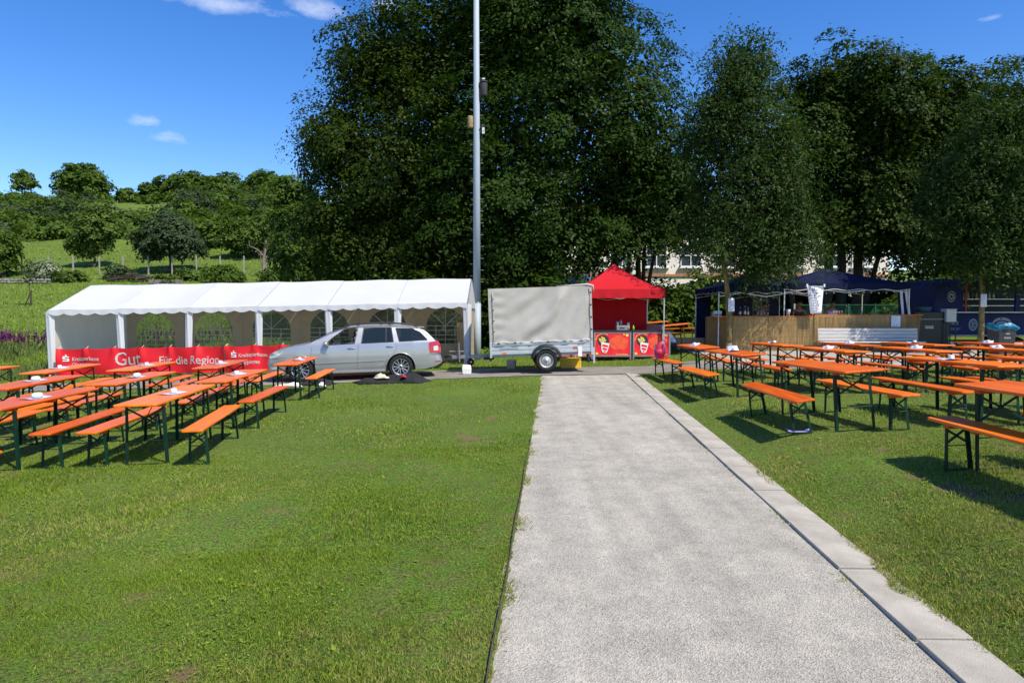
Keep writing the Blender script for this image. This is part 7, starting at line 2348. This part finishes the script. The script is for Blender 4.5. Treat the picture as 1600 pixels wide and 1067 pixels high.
# the hedgerow reads as one mass
r = np.random.default_rng(71)
lob = []
for k in range(120):
    Z = r.uniform(90, 124)
    px = r.uniform(-60, 470)
    x = at(px, Z)
    hh = r.uniform(0.9, 1.7)
    if 140 < px < 330 and Z > 110:
        continue
    lob.append((x, Z, Gz(x, Z) + hh * 0.6, r.uniform(2.2, 4.2), r.uniform(1.8, 3), hh))
for k in range(60):
    Z = r.uniform(80, 132)
    px = r.uniform(285, 480)
    x = at(px, Z)
    hh = r.uniform(1.6, 2.9)
    lob.append((x, Z, Gz(x, Z) + hh * 0.8, r.uniform(2.0, 3.6), r.uniform(1.8, 3), hh))
for k in range(40):
    px = r.uniform(-60, 160); Z = r.uniform(118, 136); x = at(px, Z)
    lob.append((x, Z, Gz(x, Z) + 1.0, 3.0, 2.2, 1.5))
for hk, hl in (('hedge', 'dark mass of the hedgerow climbing the hillside'), ('light', 'paler bushes mixed into the hillside hedgerow'), ('grey', 'greyish bushes mixed into the hillside hedgerow')):
    k_ = {'hedge': 0, 'light': 1, 'grey': 2}[hk]
    sel = [q_ for i_, q_ in enumerate(lob) if (i_ % 5 in (0, 1, 2)) == (k_ == 0) and (k_ == 0 or (i_ % 5 == 3) == (k_ == 1))]
    if k_:
        sel = [(q_[0], q_[1], q_[2] + 0.3, q_[3] * 0.7, q_[4], q_[5] * 1.25) for q_ in sel]
    V, Q, T, C = leaf_cloud(sel, 1300 if k_ == 0 else 520, 32, 0.85, 0.56, 72 + k_, flat=0.8, rough=0.35)
    tag(np_mesh('hedgerow', V, Q, LEAF[hk], attr={'tint': T}), hl, 'hedgerow', kind='stuff')
lob = []
for k in range(48):
    Z = r.uniform(150, 168); px = r.uniform(-80, 165) if k < 22 else r.uniform(215, 480); x = at(px, Z)
    lob.append((x, Z, Gz(x, Z) + 0.6, 4, 3, 1.2))
V, Q, T, C = leaf_cloud(lob, 380, 34, 1.2, 0.75, 73, flat=0.8, rough=0.4)
tag(np_mesh('hedgerow', V, Q, LEAF['hedge'], attr={'tint': T}), 'low bushes along the far left skyline', 'hedgerow', kind='stuff')
# bare dead tree
dtree = empty('dead_tree', (at(415, 64), 64.0, Gz(at(415, 64), 64)))
MAT_DEADWOOD = pm('grey_deadwood', (0.20, 0.16, 0.125), rough=0.95, var=0.4, scale=8)
m = MB()
rnd = random.Random(8)
pts = limb(m, (-0.15, 0, 0), (0.15, 0, 3.4), 0.20, 0.09, rnd, 0.05, 8)
for k in range(9):
    q = pts[2 + k % 5]
    tip = q + Vector((rnd.uniform(-2.1, 2.1), rnd.uniform(-0.8, 0.8), rnd.uniform(-0.2, 1.5)))
    p2 = limb(m, q, tip, 0.07, 0.02, rnd, 0.15, 5)
    for s in range(4):
        limb(m, p2[3 + s], p2[3 + s] + Vector((rnd.uniform(-0.7, 0.7), rnd.uniform(-0.3, 0.3), rnd.uniform(-0.1, 0.7))), 0.028, 0.008, rnd, 0.1, 4, 4)
m.build('trunk', MAT_DEADWOOD, dtree, smooth=True)
tag(dtree, 'bare dead tree with twisted grey branches on the slope', 'tree')
# pasture fence
MAT_POST = pm('pale_fence_post', (0.30, 0.29, 0.26), rough=0.9, var=0.2)
fe = empty('pasture_fence', (0, 0, 0))
FX = [-12, 37, 79, 117, 158, 195, 234, 271, 309, 346, 383, 418, 453, 490]
prev = None
for px in FX:
    x, y = at(px, 65.5), 65.5
    z = Gz(x, y)
    MB().box((x, y, z + 0.85), (0.10, 0.10, 1.9)).build('post', MAT_POST, fe)
    if prev:
        for hgt in (0.5, 1.0, 1.5):
            MB().tube([(prev[0], y, prev[1] + hgt), (x, y, z + hgt)], 0.006, 3).build('wire', MAT_GALV, fe)
    prev = (x, z)
tag(fe, 'wire pasture fence on pale posts across the slope', 'fence')
# dry stone wall, wood pile, raised bed, bushes along the garden edge
MAT_GREYSTONE = pm('grey_field_stone', (0.20, 0.19, 0.17), rough=0.9, var=0.4, scale=5)
dw = empty('stone_wall', (at(38, 60.5), 60.5, Gz(at(38, 60.5), 60.5)))
rnd = random.Random(3)
for k in range(16):
    for c in range(2):
        w, h = rnd.uniform(0.25, 0.5), rnd.uniform(0.18, 0.3)
        s = MB().sphere((0, 0, 0), (w / 2, 0.18, h / 2), 7, 5).build('stone', MAT_GREYSTONE, dw)
        s.location = (-2.6 + 0.33 * k + rnd.uniform(-0.05, 0.05), rnd.uniform(-0.08, 0.08), 0.12 + 0.2 * c)
        s.rotation_euler = (rnd.uniform(-0.3, 0.3), rnd.uniform(-0.3, 0.3), rnd.uniform(0, 3))
tag(dw, 'low dry stone wall at the top of the meadow', 'wall')
wp = empty('wood_pile', (at(205, 61.5), 61.5, Gz(at(205, 61.5), 61.5)))
for k in range(46):
    x0 = rnd.uniform(-1.9, 1.6)
    zz = rnd.uniform(0.05, 0.75) * max(0.1, 1 - (x0 / 2.1) ** 2)
    MB().tube([(x0 - rnd.uniform(0.3, 0.8), rnd.uniform(-0.5, 0.5), zz), (x0 + rnd.uniform(0.3, 0.9), rnd.uniform(-0.5, 0.5), zz + rnd.uniform(-0.15, 0.3))], rnd.uniform(0.02, 0.06), 5).build('branch', MAT_BARK, wp)
tag(wp, 'heap of dark cut branches left of the round fruit tree', 'wood pile')
MAT_OLDPLANK = pm('old_plank', (0.20, 0.18, 0.15), rough=0.9, var=0.3, scale=6)
rb_ = empty('raised_bed', (at(261, 60.3), 60.3, Gz(at(261, 60.3), 60.3)))
for k in range(2):
    MB().box((0, -0.5, 0.12 + 0.17 * k), (2.5, 0.05, 0.16)).build('plank', MAT_OLDPLANK, rb_)
    for s in (-1, 1):
        MB().box((s * 1.25, 0, 0.12 + 0.17 * k), (0.05, 1.0, 0.16)).build('plank', MAT_OLDPLANK, rb_)
V, Q, T, C = leaf_cloud([(0, 0, 0.35, 1.3, 0.6, 0.4)], 40, 40, 0.25, 0.2, 75)
np_mesh('seedlings', V, Q, LEAF['light'], rb_, attr={'tint': T})
tag(rb_, 'grey timber raised bed with greens below the round tree', 'raised bed')
LEAF['white'] = leaf_mat('white_blossom_leaves', (0.06, 0.10, 0.03), (0.42, 0.46, 0.33), 0.2)
shrub(at(72, 62), 62, [(0, 0, 0.9, 1.25, 1.0, 0.95)], 'white', 'pale blossoming bush beside the dry stone wall', 60, 50, 0.4, 0.2, 76)
shrub(at(352, 61), 61, [(0, 0, 0.7, 1.7, 1.2, 0.8)], 'hedge', 'low dark spreading bush above the tent roof', 70, 60, 0.4, 0.2, 77)
shrub(at(185, 63), 63, [(0, 0, 0.6, 1.2, 0.8, 0.7)], 'grey', 'low greyish bush left of the wood pile', 40, 50, 0.4, 0.2, 78)
for k, (px, Z, lb) in enumerate(((110, 61.5, 'low green garden bush right of the pale blossoming bush'), (430, 62, 'low green bush at the foot of the beech'), (300, 62.5, 'low green bush right of the raised bed'))):
    shrub(at(px, Z), Z, [(0, 0, 0.45, 1.5, 0.9, 0.55)], 'light', lb, 40, 50, 0.4, 0.22, 80 + k)
# sapling with its stake
sp = empty('sapling', (at(49, 46), 46.0, Gz(at(49, 46), 46)))
m = MB()
m.tube([(0, 0, 0), (-0.05, 0, 1.3), (-0.12, 0, 2.9)], [0.03, 0.022, 0.008], 6)
rnd = random.Random(4)
for k in range(10):
    z = 1.6 + 0.12 * k
    m.tube([(-0.07, 0, z), (-0.07 + rnd.uniform(-0.6, 0.6), rnd.uniform(-0.2, 0.2), z + rnd.uniform(0.1, 0.5))], [0.010, 0.004], 4)
m.build('trunk', MAT_BARK, sp)
MB().tube([(-0.42, 0, 0), (0.1, 0, 1.05)], 0.035, 6).tube([(0.06, 0, 0), (0.06, 0, 1.0)], 0.03, 6).build('stake', MAT_BARK, sp)
V, Q, T, C = leaf_cloud([(-0.05, 0, 2.3, 0.7, 0.5, 0.8)], 40, 7, 0.25, 0.13, 79)
np_mesh('crown', V, Q, LEAF['grey'], sp, attr={'tint': T})
tag(sp, 'thin staked sapling on the meadow above the tent corner', 'tree')
# rough weeds and purple wildflowers by the tent
r = np.random.default_rng(91)
n = 26000
xx = r.uniform(-30, -13.6, n); yy = r.uniform(19.6, 31, n)
ok = (yy > road_far(xx) + 0.4) & ~((xx > -14.0) & (yy < 24.6))
xx, yy = xx[ok], yy[ok]
MAT_WEED = leaf_mat('weed_blades', (0.075, 0.120, 0.026), (0.200, 0.250, 0.080), 0.3)
blades('weeds', xx, yy, r.uniform(0.10, 0.45, len(xx)) * np.clip(0.8 + 0.5 * vnoise(xx, yy, 0.9, 4), 0.3, 1.6), np.full(len(xx), 0.016), 'tall rough weeds left of the white tent', 92, lean=0.35, dry=0.1, mat=MAT_WEED)['category'] = 'weeds'
MAT_FLOWER = leaf_mat('purple_flowers', (0.055, 0.015, 0.060), (0.17, 0.035, 0.15), 0.25)
nf = 900
fx = np.concatenate([r.normal(-21.8, 1.2, nf // 2), r.uniform(-24, -12, nf // 2)])
fy = r.normal(30.5, 0.8, len(fx))
keep = vnoise(fx, fy, 1.1, 12) > -0.35
fx, fy = fx[keep], fy[keep]
fz = G(fx, fy)
P, Qs, Tn = [], [], []
for i in range(len(fx)):
    hh = r.uniform(0.55, 1.05)
    for k in range(7):
        z = fz[i] + hh * (0.55 + 0.45 * k / 7)
        a = r.uniform(0, 6.28); s = 0.045 * (1.15 - k / 8)
        c = np.array([fx[i], fy[i], z]); d1 = np.array([math.cos(a), math.sin(a), 0.3]) * s; d2 = np.array([-math.sin(a) * .6, math.cos(a) * .6, 0.7]) * s
        P += [c - d1, c - d2, c + d1, c + d2]; Tn += [r.random()] * 4
nq = len(P) // 4
tag(np_mesh('wildflowers', np.array(P), np.arange(4 * nq).reshape(-1, 4), MAT_FLOWER, attr={'tint': np.array(Tn)}), 'band of purple wildflowers on the meadow edge behind the tent', 'flowers', kind='stuff')
